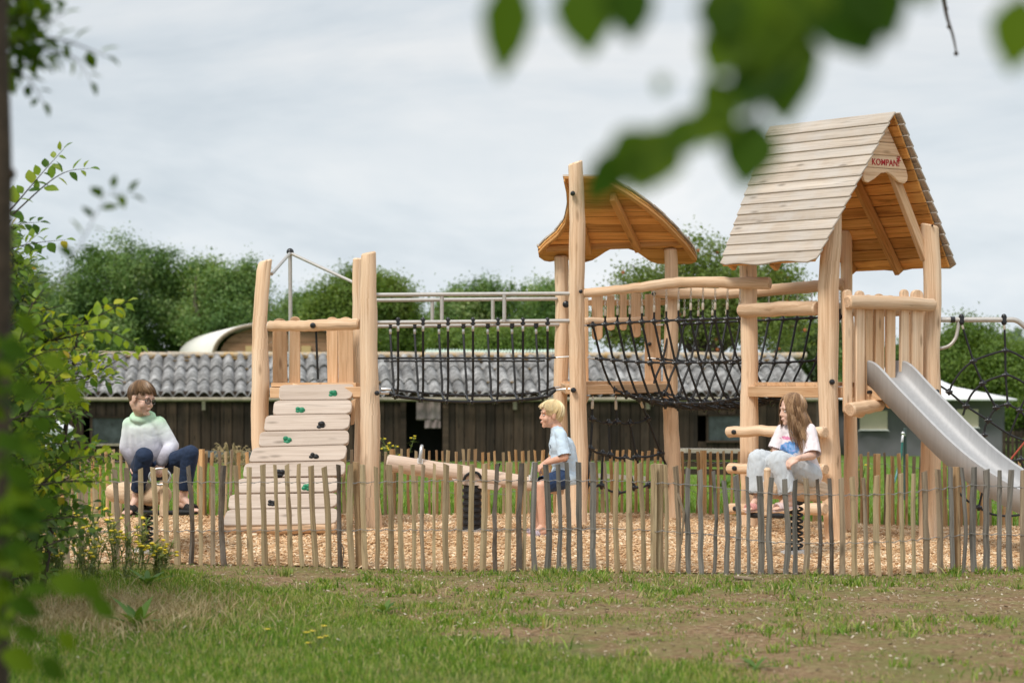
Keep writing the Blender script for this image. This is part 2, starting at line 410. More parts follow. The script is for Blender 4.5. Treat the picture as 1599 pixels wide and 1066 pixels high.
def hair_strands(parent, c, Mx, s, mat, n, seed, style):
    rs = random.Random(seed); ctr = Vector((0, -.014, .036)); R3 = Vector((.0775, .094, .085)); k = Vector((0, -.32, .95)).normalized()
    e1 = (Vector((0, 1, 0)) - k * k.y).normalized(); e2 = k.cross(e1); mb = MB()
    locks = []
    for q in range(max(30, n // 15)):
        lp = rs.uniform(-math.pi, math.pi); locks.append((lp, rs.uniform(0, 1), rs.uniform(.0, .085), rs.uniform(0, 6.28), style(lp, rs), rs.gauss(0, .007), rs.gauss(0, .007)))
    for i in range(n):
        lk = locks[rs.randrange(len(locks))]
        ph = lk[0] + rs.gauss(0, .10); th0 = R(rs.uniform(0, 60)) * rs.uniform(.1, 1) ** .5; pts = []; lift = max(0, lk[2] + rs.gauss(0, .012)); jx, jy, jz = lk[5] + rs.gauss(0, .003), lk[6] + rs.gauss(0, .003), rs.gauss(0, .003)
        fr = math.cos(ph); tr = (lk[4][0] + rs.gauss(0, 2.5), max(0, lk[4][1] + (rs.gauss(0, .012) if lk[4][1] else 0)), lk[4][2], lk[4][3])   # end angle (deg), hang length, sweep, outward
        th1, hang, sweep, outw = tr; nseg = 8 if hang < .05 else 13; last = None
        for j in range(nseg + 1):
            t = j / nseg
            if hang > 0:
                tot = R(th1) * .09 + hang; a = min(1, t * tot / (R(th1) * .09 + 1e-6)); extra = max(0, t * tot - R(th1) * .09)
            else: a, extra = t, 0
            th = th0 + (R(th1) - th0) * a; p2 = ph + sweep * a * a
            dr = k * math.cos(th) + (e1 * math.cos(p2) + e2 * math.sin(p2)) * math.sin(th); l = 1 + lift * (.4 + .6 * a) + .010 * math.sin(7 * a + lk[3])
            p = ctr + Vector((dr.x * R3.x, dr.y * R3.y, dr.z * R3.z)) * l + Vector((jx, jy, jz)) * t * t
            if extra > 0:
                wv = math.sin(extra * 30 + lk[3]) * .012
                p = p + Vector((dr.x * outw * extra + wv, dr.y * outw * extra * (1 if dr.y < 0 else .4) - .10 * extra, 0)); W = c + Mx @ p * s; W.z -= extra * s; pts.append(W)
            else: pts.append(c + Mx @ p * s)
        r0 = rs.uniform(.0020, .0034) * s; f0 = len(mb.f); mb.tube(pts, [r0 * (1 - .65 * q / nseg) for q in range(nseg + 1)], 4, False)
        for q in range(f0, len(mb.f)): mb.uv[q] = [(lk[1], 0)] * 4
    o = mb.build('hair', mat, parent, True, 80); return o
def scalp(parent, c, Mx, s, mat, prims):
    mb = MB()
    for (x, y, z, a, b_, d) in prims: ell(mb, c + Mx @ Vector((x, y, z)) * s, (a * s, b_ * s, d * s), Mx)
    return voxel('hair', mb, .006, 3, mat, parent)

def limb(mb, a, b_, c, r, n=12):
    cap_prim(mb, a, b_, r[0], r[1], n); cap_prim(mb, b_, c, r[1], r[2], n)
def torso(mb, pel, chest, neck, shL, shR, hipL, hipR, s, inf=0.0, front=None, wide=1.0):
    """pelvis, ribcage and shoulders as overlapping volumes"""
    f = Vector(front); side = (shR - shL).normalized(); up = (neck - pel).normalized(); f = (f - up * f.dot(up)).normalized(); sd = f.cross(up).normalized(); Mx = Matrix((sd, f, up)).transposed()
    L = (neck - pel).length
    ell(mb, pel + up * .01, (.125 * s * wide + inf, .085 * s + inf, .085 * s + inf), Mx); ell(mb, pel.lerp(chest, .5), (.112 * s * wide + inf, .078 * s + inf, L * .30), Mx)
    ell(mb, chest, (.128 * s * wide + inf, .085 * s + inf, L * .30 + inf * .4), Mx); cap_prim(mb, shL.lerp(shR, .12) - up * .012, shL.lerp(shR, .88) - up * .012, .045 * s + inf * .8, .045 * s + inf * .8)
    ell(mb, chest.lerp(neck, .55), (.105 * s + inf * .5, .06 * s + inf * .6, .06 * s + inf * .3), Mx)

def at_d(px, py, Y, dy=0.0): return at(px, py, Y + dy)

# ---------- boy in the hoodie on the spring rider (left)
Yb = 17.62
pe = thing('person', tuple(at(229, 795, Yb)), 'boy in green and grey hoodie, navy joggers and glasses on a spring rider', 'person')
s = 1.06; hc = at(221.5, 622, Yb - .07); hf = Vector((.86, -.52, -.26)); Mx = frame(hf, (.10, 0, 1))
neck = at(223, 648, Yb + .01); shL = at(248, 661, Yb - .03); shR = at(203, 663, Yb + .05); chest = at(228, 680, Yb + .03); pel = at(233, 729, Yb + .10)
front = Vector((.35, -1, 0)); hipL = at(246, 733, Yb + .05); hipR = at(220, 732, Yb + .10)
elL = at(266, 696, Yb - .02); wrL = at(251, 724, Yb - .20); elR = at(197.5, 699, Yb + .08); wrR = at(209, 724, Yb + .05)
kL = at(297, 708, Yb - .24); aL = at(286, 776, Yb - .18); kR = at(225, 712, Yb - .30); aR = at(213, 776, Yb - .16)
mb = MB(); head_prims(mb, hc, Mx, s); cap_prim(mb, hc + Mx @ Vector((0, -.02, -.06)) * s, neck, .045 * s, .05 * s)
torso(mb, pel, chest + Vector((0, .03, 0)), neck, shL, shR, hipL, hipR, s * .72, 0, front)
limb(mb, shL, elL, wrL, (.040, .034, .024)); limb(mb, shR, elR, wrR, (.040, .034, .024))
limb(mb, hipL, kL, aL, (.068, .048, .032)); limb(mb, hipR, kR, aR, (.068, .048, .032))
hand_prims(mb, wrL, Vector((-.08, -.25, -1)), Vector((-.2, .9, -.2)), 1.0, 1.5, -1); hand_prims(mb, wrR, Vector((.2, .1, -1)), Vector((.5, -.4, 0)), 1.0, .8, 1)
fdL = Vector((.75, -.6, -.12)); fdR = Vector((-.45, -.85, -.25)); foot_prims(mb, aL, fdL, 1.05); foot_prims(mb, aR, fdR, 1.05)
body = voxel('body', mb, .0042, 4, M['skin'], pe)
face_parts(pe, hc, Mx, s, M['skin'])
scalp(pe, hc, Mx, s, M['hair_brown'], [(0, -.024, .045, .075, .085, .078), (0, -.05, .0, .066, .052, .06)])
def st_short(ph, rs):
    fr = math.cos(ph)
    if fr > .45: return (rs.uniform(86, 108), 0, rs.uniform(.05, .7), 0)
    if fr > -.2: return (rs.uniform(84, 104), 0, rs.uniform(-.1, .2), 0)
    return (rs.uniform(104, 124), 0, rs.uniform(-.15, .15), 0)
hair_strands(pe, hc, Mx, s, M['hair_brown'], 1000, 1, st_short)
# hoodie: dip dyed from green at the shoulders through white to grey at the hem
m, nt, b = nmat('dip_dyed_hoodie'); geo = N(nt, 'ShaderNodeNewGeometry'); sp_z = N(nt, 'ShaderNodeSeparateXYZ'); nt.links.new(geo.outputs['Position'], sp_z.inputs[0])
nn_ = tex_noise(nt, geo.outputs['Position'], 9, 4); zz = mathn(nt, 'ADD', sp_z.outputs[2], mathn(nt, 'MULTIPLY', mathn(nt, 'SUBTRACT', nn_, .5), .10))
mr = N(nt, 'ShaderNodeMapRange'); nt.links.new(zz, mr.inputs[0]); mr.inputs[1].default_value = at(0, 728, Yb).z; mr.inputs[2].default_value = at(0, 645, Yb).z
nt.links.new(ramp(nt, [(.0, (.15, .138, .145)), (.16, (.22, .20, .22)), (.34, (.55, .53, .60)), (.48, (.74, .74, .80)), (.70, (.76, .80, .79)), (.86, (.56, .73, .56)), (1, (.43, .67, .42))], mr.outputs[0]), b.inputs['Base Color'])
b.inputs['Roughness'].default_value = .9; b.inputs['Specular IOR Level'].default_value = .15; bump(nt, b, tex_noise(nt, geo.outputs['Position'], 160, 3), .15, .003); M['hoodie'] = m
mb = MB(); ax_ = (shL - shR).normalized()
for q in (-.075, -.03, .03, .075): cap_prim(mb, (shL + shR) / 2 + ax_ * q * .85 - Vector((0, 0, .035)), pel.lerp(chest, .12) + ax_ * q * 1.1 + Vector((0, -.01, .0)), .066, .080)
cap_prim(mb, shL.lerp(shR, .1), shL.lerp(shR, .9), .052, .052)
limb(mb, shL, elL + Vector((.008, 0, 0)), wrL.lerp(elL, .1), (.056, .056, .042)); limb(mb, shR, elR, wrR.lerp(elR, .1), (.056, .053, .042)); cap_prim(mb, wrL.lerp(elL, .12), wrL.lerp(elL, .0), .036, .033); cap_prim(mb, wrR.lerp(elR, .12), wrR.lerp(elR, .0), .036, .033)
up_ = Vector((0, 0, 1))
for k in range(14):              # the hood lying round the neck
    a = 2 * math.pi * k / 14; a2 = 2 * math.pi * (k + 1) / 14
    def hp_(a): return neck + Vector((math.cos(a) * .072, math.sin(a) * .066 + .012, -.012 + .024 * math.sin(a)))
    cap_prim(mb, hp_(a), hp_(a2), .027, .027, 8)
cap_prim(mb, neck + Vector((-.05, .085, -.03)), neck + Vector((.05, .085, -.04)), .045, .045)
voxel('hoodie', mb, .0055, 16, M['hoodie'], pe, .0035, 9, seed=3, folds=(.0024, 5, 5, 10))
M['navy'] = plain('navy_jersey', (.016, .030, .068), .85, nscale=30, namt=.2)
mb = MB(); ell(mb, pel + Vector((0, -.02, -.01)), (.135, .11, .085)); limb(mb, hipL, kL, kL.lerp(aL, .80), (.082, .064, .050)); limb(mb, hipR, kR, kR.lerp(aR, .80), (.082, .064, .050))
cap_prim(mb, kL.lerp(aL, .76), kL.lerp(aL, .82), .046, .046); cap_prim(mb, kR.lerp(aR, .76), kR.lerp(aR, .82), .046, .046)
voxel('joggers', mb, .0055, 7, M['navy'], pe, .004, 10, seed=8, folds=(.0045, 8, 8, 14), cuts=((kL.lerp(aL, .82), (aL - kL).normalized(), .12), (kR.lerp(aR, .82), (aR - kR).normalized(), .12)))
M['black_shoe'] = plain('black_sandal', (.018, .018, .019), .6)
for a_, d_ in ((aL, fdL), (aR, fdR)): sandal(pe, a_, d_, 1.05, M['black_shoe'], M['black_shoe'])
# glasses
def PG(x, y, z): return hc + Mx @ Vector((x, y, z)) * s
mb = MB()
for sg in (-1, 1):
    loop = [PG(sg * (.031 + .021 * math.copysign(abs(math.cos(a)) ** .6, math.cos(a))), .089 - .012 * abs(math.cos(a)) * (1 if math.cos(a) > 0 else .2), .000 + .0150 * math.copysign(abs(math.sin(a)) ** .6, math.sin(a))) for a in [2 * math.pi * k / 20 for k in range(21)]]
    mb.tube(loop, .0029, 6, False)
    mb.tube([PG(sg * .052, .079, .004), PG(sg * .07, .04, .003), PG(sg * .077, -.01, .002)], .002, 6)
mb.tube([PG(-.010, .092, .004), PG(0, .095, .006), PG(.010, .092, .004)], .002, 6)
mb.build('glasses', M['blackplastic'], pe)

# ---------- blond boy on the seesaw (middle)
Yb = 18.5
pe = thing('person', tuple(at(876, 763, Yb)), 'blond boy in pale blue shirt and navy shorts on the low end of the seesaw', 'person')
s = .94; hc = at(860.5, 647.5, Yb); hf = Vector((-1, -.20, -.02)); Mx = frame(hf, (-.02, .0, 1))
neck = at(870, 669, Yb); shN = at(876, 677, Yb - .115); shF = at(868, 676, Yb + .115); chest = at(873, 696, Yb); pel = at(877, 742, Yb)
front = Vector((-1, -.1, 0)); hipN = at(877, 748, Yb - .07); hipF = at(875, 748, Yb + .07)
elN = at(882, 713.5, Yb - .17); wrN = at(852.5, 722.5, Yb - .09); elF = at(868, 712, Yb + .17); wrF = at(846, 727, Yb + .08)
kN = at(844.5, 758, Yb - .19); aN = at(847, 820, Yb - .17); kF = at(838, 766, Yb + .18); aF = at(840, 818, Yb + .16)
mb = MB(); head_prims(mb, hc, Mx, s); cap_prim(mb, hc + Mx @ Vector((0, -.025, -.06)) * s, neck, .040, .045)
torso(mb, pel, chest, neck, shN, shF, hipN, hipF, .80, 0, front)
limb(mb, shN, elN, wrN, (.036, .030, .021)); limb(mb, shF, elF, wrF, (.036, .030, .021)); limb(mb, hipN, kN, aN, (.062, .042, .027)); limb(mb, hipF, kF, aF, (.062, .042, .027))
cap_prim(mb, kN.lerp(aN, .15) + Vector((.015, 0, 0)), kN.lerp(aN, .5) + Vector((.008, 0, 0)), .036, .030); cap_prim(mb, kF.lerp(aF, .15) + Vector((.015, 0, 0)), kF.lerp(aF, .5), .036, .030)
hand_prims(mb, wrN, Vector((-.85, .12, -.6)), Vector((-.35, .35, -.8)), .92, 1.25, 1); hand_prims(mb, wrF, Vector((-.85, -.1, -.5)), Vector((-.3, -.5, -.8)), .92, 1.25, -1)
fd = Vector((-.82, -.55, -.08)); foot_prims(mb, aN, fd, .92); fd2 = Vector((-.9, .3, -.08)); foot_prims(mb, aF, fd2, .92)
voxel('body', mb, .004, 4, M['skin2'], pe); face_parts(pe, hc, Mx, s, M['skin2'])
scalp(pe, hc, Mx, s, M['hair_blond'], [(0, -.022, .045, .078, .087, .080), (0, -.052, -.005, .068, .052, .07)])
def st_mop(ph, rs):
    fr = math.cos(ph)
    if fr > .6: return (rs.uniform(82, 98), 0, rs.uniform(-.2, .45), 0)
    if fr > -.25: return (rs.uniform(100, 124), 0, rs.uniform(-.3, .1), 0)
    return (rs.uniform(118, 146), 0, rs.uniform(-.15, .15), 0)
hair_strands(pe, hc, Mx, s * 1.02, M['hair_blond'], 1300, 2, st_mop)
M['tee_blue'] = plain('pale_blue_cotton', (.56, .68, .79), .9, nscale=22, namt=.06)
mb = MB(); torso(mb, pel + Vector((.0, 0, .01)), chest, neck, shN, shF, hipN, hipF, .78, .012, front)
cap_prim(mb, chest + Vector((.03, 0, -.02)), pel + Vector((.035, 0, .03)), .098, .10); cap_prim(mb, pel + Vector((.04, -.03, -.02)), pel + Vector((.04, .03, -.02)), .09, .09)
for sh_, el_ in ((shN, elN), (shF, elF)): cap_prim(mb, sh_ - Vector((0, 0, .008)), sh_.lerp(el_, 1.0), .046, .054)
cap_prim(mb, neck + Vector((0, 0, -.02)), neck + Vector((-.004, 0, -.004)), .056, .050)
voxel('tshirt', mb, .005, 12, M['tee_blue'], pe, .003, 9, seed=5, folds=(.0042, 7, 7, 12), cuts=[(sh_.lerp(el_, .93), (el_ - sh_).normalized(), .085) for sh_, el_ in ((shN, elN), (shF, elF))] + [(pel + Vector((.035, 0, -.075)), Vector((.1, 0, -1)), .2)])
mb = MB(); c = at(858.5, 694, Yb - .07); mb.tube([c, c + Vector((.008, -.006, -.016)), c + Vector((.0, -.006, -.03))], .003, 5); mb.build('chest_mark', M['navy'], pe)
M['denim'] = plain('navy_denim', (.022, .045, .105), .85, nscale=40, namt=.3)
mb = MB(); ell(mb, pel + Vector((.01, 0, -.01)), (.10, .12, .075)); cap_prim(mb, hipN, hipN.lerp(kN, 1.0), .080, .070); cap_prim(mb, hipF, hipF.lerp(kF, 1.0), .080, .070); voxel('shorts', mb, .005, 6, M['denim'], pe, .003, 12, seed=9, folds=(.004, 10, 10, 12), cuts=((hipN.lerp(kN, .90), (kN - hipN).normalized(), .13), (hipF.lerp(kF, .90), (kF - hipF).normalized(), .13)))
M['pinkish'] = plain('pale_mauve_sandal', (.42, .34, .38), .6)
sandal(pe, aN, fd, .92, M['pinkish'], M['pinkish']); sandal(pe, aF, fd2, .92, M['pinkish'], M['pinkish'])

# ---------- girl on the spring rider (right)
Yb = 17.1
pe = thing('person', tuple(at(1250, 750, Yb)), 'girl with long brown hair, pale pink shirt and wide pale trousers on a spring rider', 'person')
s = .97; hc = at(1236.5, 640.5, Yb); hf = Vector((-.97, -.28, -.10)); Mx = frame(hf, (-.04, 0, 1))
neck = at(1240, 664, Yb + .02); shN = at(1264, 672, Yb - .04); shF = at(1222, 672, Yb + .06); chest = at(1245, 693, Yb + .02); pel = at(1257, 738, Yb + .08)
front = Vector((-.55, -.85, 0)); hipN = at(1262, 741, Yb + .0); hipF = at(1241, 739, Yb + .10)
elN = at(1268, 711, Yb - .14); wrN = at(1246, 715.5, Yb - .29); elF = at(1211, 702, Yb + .04); wrF = at(1222, 724, Yb - .08)
kN = at(1214, 720, Yb - .22); aN = at(1231, 775, Yb - .24); kF = at(1186, 719, Yb - .12); aF = at(1183, 776, Yb - .16)
mb = MB(); head_prims(mb, hc, Mx, s); cap_prim(mb, hc + Mx @ Vector((0, -.02, -.06)) * s, neck, .040, .044)
torso(mb, pel, chest, neck, shN, shF, hipN, hipF, .80, 0, front)
limb(mb, shN, elN, wrN, (.036, .031, .021)); limb(mb, shF, elF, wrF, (.034, .030, .021)); limb(mb, hipN, kN, aN, (.062, .044, .029)); limb(mb, hipF, kF, aF, (.062, .044, .029))
hand_prims(mb, wrN, Vector((-.85, -.12, -.42)), Vector((.1, .6, -.75)), .95, .9, -1); hand_prims(mb, wrF, Vector((.4, -.5, -.8)), Vector((-.2, .7, -.5)), .92, 1.0, 1)
fdN = Vector((-.85, -.5, -.12)); fdF = Vector((-.7, -.7, -.12)); foot_prims(mb, aN, fdN, .95); foot_prims(mb, aF, fdF, .95)
voxel('body', mb, .004, 4, M['skin'], pe); face_parts(pe, hc, Mx, s, M['skin'])
scalp(pe, hc, Mx, s, M['hair_light'], [(0, -.024, .045, .076, .086, .080), (0, -.052, -.01, .068, .05, .075)])
def st_long(ph, rs):
    fr = math.cos(ph); sg = 1 if ph > 0 else -1
    if fr > .75: return (rs.uniform(92, 104), rs.uniform(.04, .24), sg * rs.uniform(.75, 1.15) - ph * .35, rs.uniform(.0, .25))
    if fr > .1: return (rs.uniform(96, 108), rs.uniform(.12, .30), sg * rs.uniform(-.05, .3), rs.uniform(.0, .35))
    return (rs.uniform(96, 112), rs.uniform(.16, .32), rs.uniform(-.25, .25), rs.uniform(.0, .45))
hair_strands(pe, hc, Mx, s * 1.03, M['hair_light'], 1700, 3, st_long)
# shirt: pale pink with a washed out blue patch and pink strokes on the chest
m, nt, b = nmat('pale_pink_print_shirt'); geo = N(nt, 'ShaderNodeNewGeometry'); P_ = geo.outputs['Position']
cpt = at(1232, 700, Yb - .07)
vd = N(nt, 'ShaderNodeVectorMath', operation='SUBTRACT'); nt.links.new(P_, vd.inputs[0]); vd.inputs[1].default_value = cpt
sc_ = N(nt, 'ShaderNodeVectorMath', operation='MULTIPLY'); nt.links.new(vd.outputs[0], sc_.inputs[0]); sc_.inputs[1].default_value = (1 / .075, 1 / .2, 1 / .055)
ln = N(nt, 'ShaderNodeVectorMath', operation='LENGTH'); nt.links.new(sc_.outputs[0], ln.inputs[0])
nz1 = tex_noise(nt, P_, 22, 4); d_ = mathn(nt, 'ADD', ln.outputs['Value'], mathn(nt, 'MULTIPLY', mathn(nt, 'SUBTRACT', nz1, .5), 1.1))
patch = ramp(nt, [(.86, (1, 1, 1)), (.95, (0, 0, 0))], d_)
blue = ramp(nt, [(.35, (.08, .22, .52)), (.55, (.22, .42, .72)), (.7, (.48, .42, .72))], tex_noise(nt, P_, 40, 3))
base = ramp(nt, [(.3, (.76, .655, .67)), (.7, (.82, .75, .76))], tex_noise(nt, P_, 16, 4))
vd2 = N(nt, 'ShaderNodeVectorMath', operation='SUBTRACT'); nt.links.new(P_, vd2.inputs[0]); vd2.inputs[1].default_value = at(1231, 684, Yb - .07)
sc2 = N(nt, 'ShaderNodeVectorMath', operation='MULTIPLY'); nt.links.new(vd2.outputs[0], sc2.inputs[0]); sc2.inputs[1].default_value = (1 / .05, 1 / .2, 1 / .014)
ln2 = N(nt, 'ShaderNodeVectorMath', operation='LENGTH'); nt.links.new(sc2.outputs[0], ln2.inputs[0])
pk = ramp(nt, [(.80, (.9, .9, .9)), (.95, (0, 0, 0))], mathn(nt, 'ADD', ln2.outputs['Value'], mathn(nt, 'MULTIPLY', mathn(nt, 'SUBTRACT', tex_noise(nt, P_, 70, 3), .5), 2.2)))
nt.links.new(mixc(nt, pk, mixc(nt, patch, base, blue), (.66, .18, .34, 1)), b.inputs['Base Color']); b.inputs['Roughness'].default_value = .9; b.inputs['Specular IOR Level'].default_value = .15; M['tee_pink'] = m
mb = MB(); torso(mb, pel, chest, neck, shN, shF, hipN, hipF, .84, .016, front)
cap_prim(mb, chest + Vector((.01, 0, -.03)), pel + Vector((.03, .02, -.02)), .10, .098)
cap_prim(mb, shN, shN.lerp(elN, 1.05), .052, .066); cap_prim(mb, shF, shF.lerp(elF, 1.05), .048, .058); cap_prim(mb, neck + Vector((0, 0, -.02)), neck + Vector((0, 0, -.002)), .055, .05)
voxel('tshirt', mb, .005, 10, M['tee_pink'], pe, .003, 9, seed=15, folds=(.0045, 9, 9, 9), cuts=[(sh_.lerp(el_, .95), (el_ - sh_).normalized(), .10) for sh_, el_ in ((shN, elN), (shF, elF))])
M['pale_denim'] = plain('pale_washed_cotton', (.55, .575, .60), .9, nscale=9, namt=.14)
mb = MB(); ell(mb, pel + Vector((-.01, -.02, -.015)), (.13, .12, .085)); limb(mb, hipN, kN + Vector((0, 0, .0)), kN.lerp(aN, .80), (.092, .080, .076)); limb(mb, hipF, kF, kF.lerp(aF, .82), (.092, .084, .080))
cap_prim(mb, kN.lerp(aN, .78), kN.lerp(aN, .86), .056, .048); cap_prim(mb, kF.lerp(aF, .80), kF.lerp(aF, .88), .056, .048)
voxel('trousers', mb, .0055, 7, M['pale_denim'], pe, .004, 8, seed=21, folds=(.0065, 15, 13, 5), cuts=((kN.lerp(aN, .90), (aN - kN).normalized(), .12), (kF.lerp(aF, .92), (aF - kF).normalized(), .12)))
M['pink_sandal'] = plain('pale_pink_sandal', (.66, .50, .48), .6); M['coral'] = plain('coral_strap', (.62, .30, .27), .6)
sandal(pe, aN, fdN, .95, M['pink_sandal'], M['pink_sandal']); sandal(pe, aF, fdF, .95, M['pink_sandal'], M['coral'])
# ------------------------------------------------------------------ world, sun
w = bpy.data.worlds.new('World'); SC.world = w; w.use_nodes = True
nt = w.node_tree; bg = nt.nodes['Background']
SUN_EL, SUN_ROT = R(52), R(205)
sky = N(nt, 'ShaderNodeTexSky'); sky.sky_type = 'NISHITA'; sky.sun_disc = False
sky.sun_elevation = SUN_EL; sky.sun_rotation = SUN_ROT; sky.air_density = 1.0; sky.dust_density = 2.0
skyd = mixc(nt, 1.0, sky.outputs[0], (.10, .10, .10, 1), 'MULTIPLY')
tc = N(nt, 'ShaderNodeTexCoord')
sep = N(nt, 'ShaderNodeSeparateXYZ'); nt.links.new(tc.outputs['Generated'], sep.inputs[0])
mp = N(nt, 'ShaderNodeMapping'); mp.inputs['Scale'].default_value = (4.2, 4.2, 17.0); mp.inputs['Rotation'].default_value = (0, R(4), 0)
nt.links.new(tc.outputs['Generated'], mp.inputs[0])
n1 = tex_noise(nt, mp.outputs[0], 1.0, 7, .6, .5)
mp2 = N(nt, 'ShaderNodeMapping'); mp2.inputs['Scale'].default_value = (5, 5, 13); mp2.inputs['Location'].default_value = (3, 1, 2)
nt.links.new(tc.outputs['Generated'], mp2.inputs[0])
n2 = tex_noise(nt, mp2.outputs[0], 1.0, 4, .6, .2)
nn = mathn(nt, 'ADD', mathn(nt, 'MULTIPLY', n1, .6), mathn(nt, 'MULTIPLY', n2, .4))
cl = ramp(nt, [(.37, (.585, .665, .735)), (.50, (.765, .825, .875)), (.62, (.93, .95, .965))], nn)
# an overcast sky grows brighter from the horizon to the zenith
z = mathn(nt, 'MAXIMUM', sep.outputs[2], 0.0)
grad = N(nt, 'ShaderNodeMapRange'); nt.links.new(z, grad.inputs[0])
grad.inputs[1].default_value = 0.16; grad.inputs[2].default_value = .9; grad.inputs[3].default_value = 1.0; grad.inputs[4].default_value = 1.45
low = N(nt, 'ShaderNodeMapRange'); nt.links.new(z, low.inputs[0])
low.inputs[1].default_value = 0.0; low.inputs[2].default_value = .13; low.inputs[3].default_value = 1.14; low.inputs[4].default_value = .93
gm = mathn(nt, 'MULTIPLY', grad.outputs[0], low.outputs[0])
vm = N(nt, 'ShaderNodeVectorMath', operation='SCALE'); nt.links.new(cl, vm.inputs[0]); nt.links.new(gm, vm.inputs[3])
fin = mixc(nt, .9, skyd, vm.outputs[0])
nt.links.new(fin, bg.inputs['Color']); bg.inputs['Strength'].default_value = 1.0
sd = bpy.data.lights.new('sun', 'SUN'); sd.energy = 2.8; sd.angle = R(17); sd.color = (1, .95, .87)
so = bpy.data.objects.new('sun', sd); COL.objects.link(so); so.location = (-6, -6, 20)
# sun stands behind the camera to the left
dirv = Vector((-math.sin(R(35)) * math.cos(SUN_EL), -math.cos(R(35)) * math.cos(SUN_EL), math.sin(SUN_EL)))
so.rotation_euler = (-dirv).to_track_quat('-Z', 'Y').to_euler()
sky.sun_rotation = math.atan2(dirv.x, dirv.y)
SC.view_settings.view_transform = 'Standard'; SC.view_settings.look = 'None'
SC.view_settings.exposure = 0; SC.view_settings.gamma = 1; SC.view_settings.use_curve_mapping = False
SC.cycles.max_bounces = 8; SC.cycles.transparent_max_bounces = 8
try: SC.cycles.use_denoising = True
except Exception: pass

# ------------------------------------------------------------------ terrain
FP = [(-400, 17.8), (0, 17.3), (230, 17.0), (560, 16.6), (900, 16.3), (1200, 16.05), (1340, 15.98), (1600, 16.3), (1900, 16.9)]
RP = [(-400, 20.0), (0, 20.2), (300, 20.35), (620, 20.7), (1000, 20.95), (1350, 21.2), (1600, 20.9), (1900, 20.6)]
FX = [((px - 799.5) * Y / FPX, Y) for px, Y in FP]; RX = [((px - 799.5) * Y / FPX, Y) for px, Y in RP]
def lerp_list(L, x):
    if x <= L[0][0]: return L[0][1]
    for (a, b), (c, d) in zip(L, L[1:]):
        if x <= c: return b + (d - b) * (x - a) / (c - a)
    return L[-1][1]
def yf(x): return lerp_list(FX, x)
def yr(x): return lerp_list(RX, x)
def sst(a, b, x):
    t = min(1, max(0, (x - a) / (b - a))); return t * t * (3 - 2 * t)
def zchip(x): return .115 - .115 * sst(1.2, 3.4, x)
def zg(x, y):
    z = 0.0
    f, r = yf(x), yr(x)
    zc = zchip(x)
    if y > f: z = zc * sst(f + .05, f + 1.7, y) + .022 * mnoise.noise(Vector((x * 1.7, y * 1.7, 8))) * sst(f, f + .6, y) * (1 - sst(r - .4, r, y))
    if y > r: z = zc * (1 - sst(r + .3, r + 6, y)) 
    z += -.22 * sst(24, 40, y)
    if y < 40:
        z += (.018 * mnoise.noise(Vector((x * .9, y * .9, 0))) + .008 * mnoise.noise(Vector((x * 3, y * 3, 5)))) * sst(4, 9, y)
    return z
def zg_np(x, y):
    return np.array([zg(a, b) for a, b in zip(x, y)])

def graded(a0, a1, b0, b1, fine, coarse_n):
    c = list(np.arange(a0, a1 + 1e-6, fine))
    lo = [a0 - (a0 - b0) * (k / coarse_n) ** 2 for k in range(coarse_n, 0, -1)]
    hi = [a1 + (b1 - a1) * (k / coarse_n) ** 2 for k in range(1, coarse_n + 1)]
    return lo + c + hi
xs = graded(-5, 6, -300, 300, .16, 26); ys = graded(9, 24, -20, 700, .13, 26)
gx, gy = np.meshgrid(xs, ys); V = np.stack([gx.ravel(), gy.ravel(), zg_np(gx.ravel(), gy.ravel())], 1)
nx, ny = len(xs), len(ys)
ii = (np.arange(ny - 1)[:, None] * nx + np.arange(nx - 1)[None]).ravel()
F = np.stack([ii, ii + 1, ii + 1 + nx, ii + nx], 1)

m, nt, b = nmat('lawn_and_bare_soil')
geo = N(nt, 'ShaderNodeNewGeometry'); P = geo.outputs['Position']
sp = N(nt, 'ShaderNodeSeparateXYZ'); nt.links.new(P, sp.inputs[0])
nbig = tex_noise(nt, P, 1.3, 5, .6); nfine = tex_noise(nt, P, 22, 6, .7); nmid = tex_noise(nt, P, 5.5, 5, .65)
npeb = N(nt, 'ShaderNodeTexVoronoi'); npeb.inputs['Scale'].default_value = 55; nt.links.new(P, npeb.inputs['Vector'])
soil = ramp(nt, [(.34, (.115, .066, .032)), (.5, (.27, .175, .097)), (.66, (.47, .34, .205))], mathn(nt, 'ADD', mathn(nt, 'MULTIPLY', nfine, .7), mathn(nt, 'MULTIPLY', nmid, .3)))
peb = ramp(nt, [(.14, (1, 1, 1)), (.2, (0, 0, 0))], npeb.outputs['Distance'])
soil = mixc(nt, mathn(nt, 'MULTIPLY', peb, ramp(nt, [(.5, (0, 0, 0)), (.62, (.8, .8, .8))], nmid)), soil, (.56, .47, .36, 1))
grs = ramp(nt, [(.3, (.035, .065, .012)), (.55, (.07, .125, .022)), (.8, (.14, .17, .05))], nfine)
# mossy green film on the soil in patches
moss = ramp(nt, [(.44, (0, 0, 0)), (.60, (.75, .75, .75))], mathn(nt, 'ADD', mathn(nt, 'MULTIPLY', nmid, .5), mathn(nt, 'MULTIPLY', nbig, .5)))
soil = mixc(nt, moss, soil, (.15, .17, .045, 1))
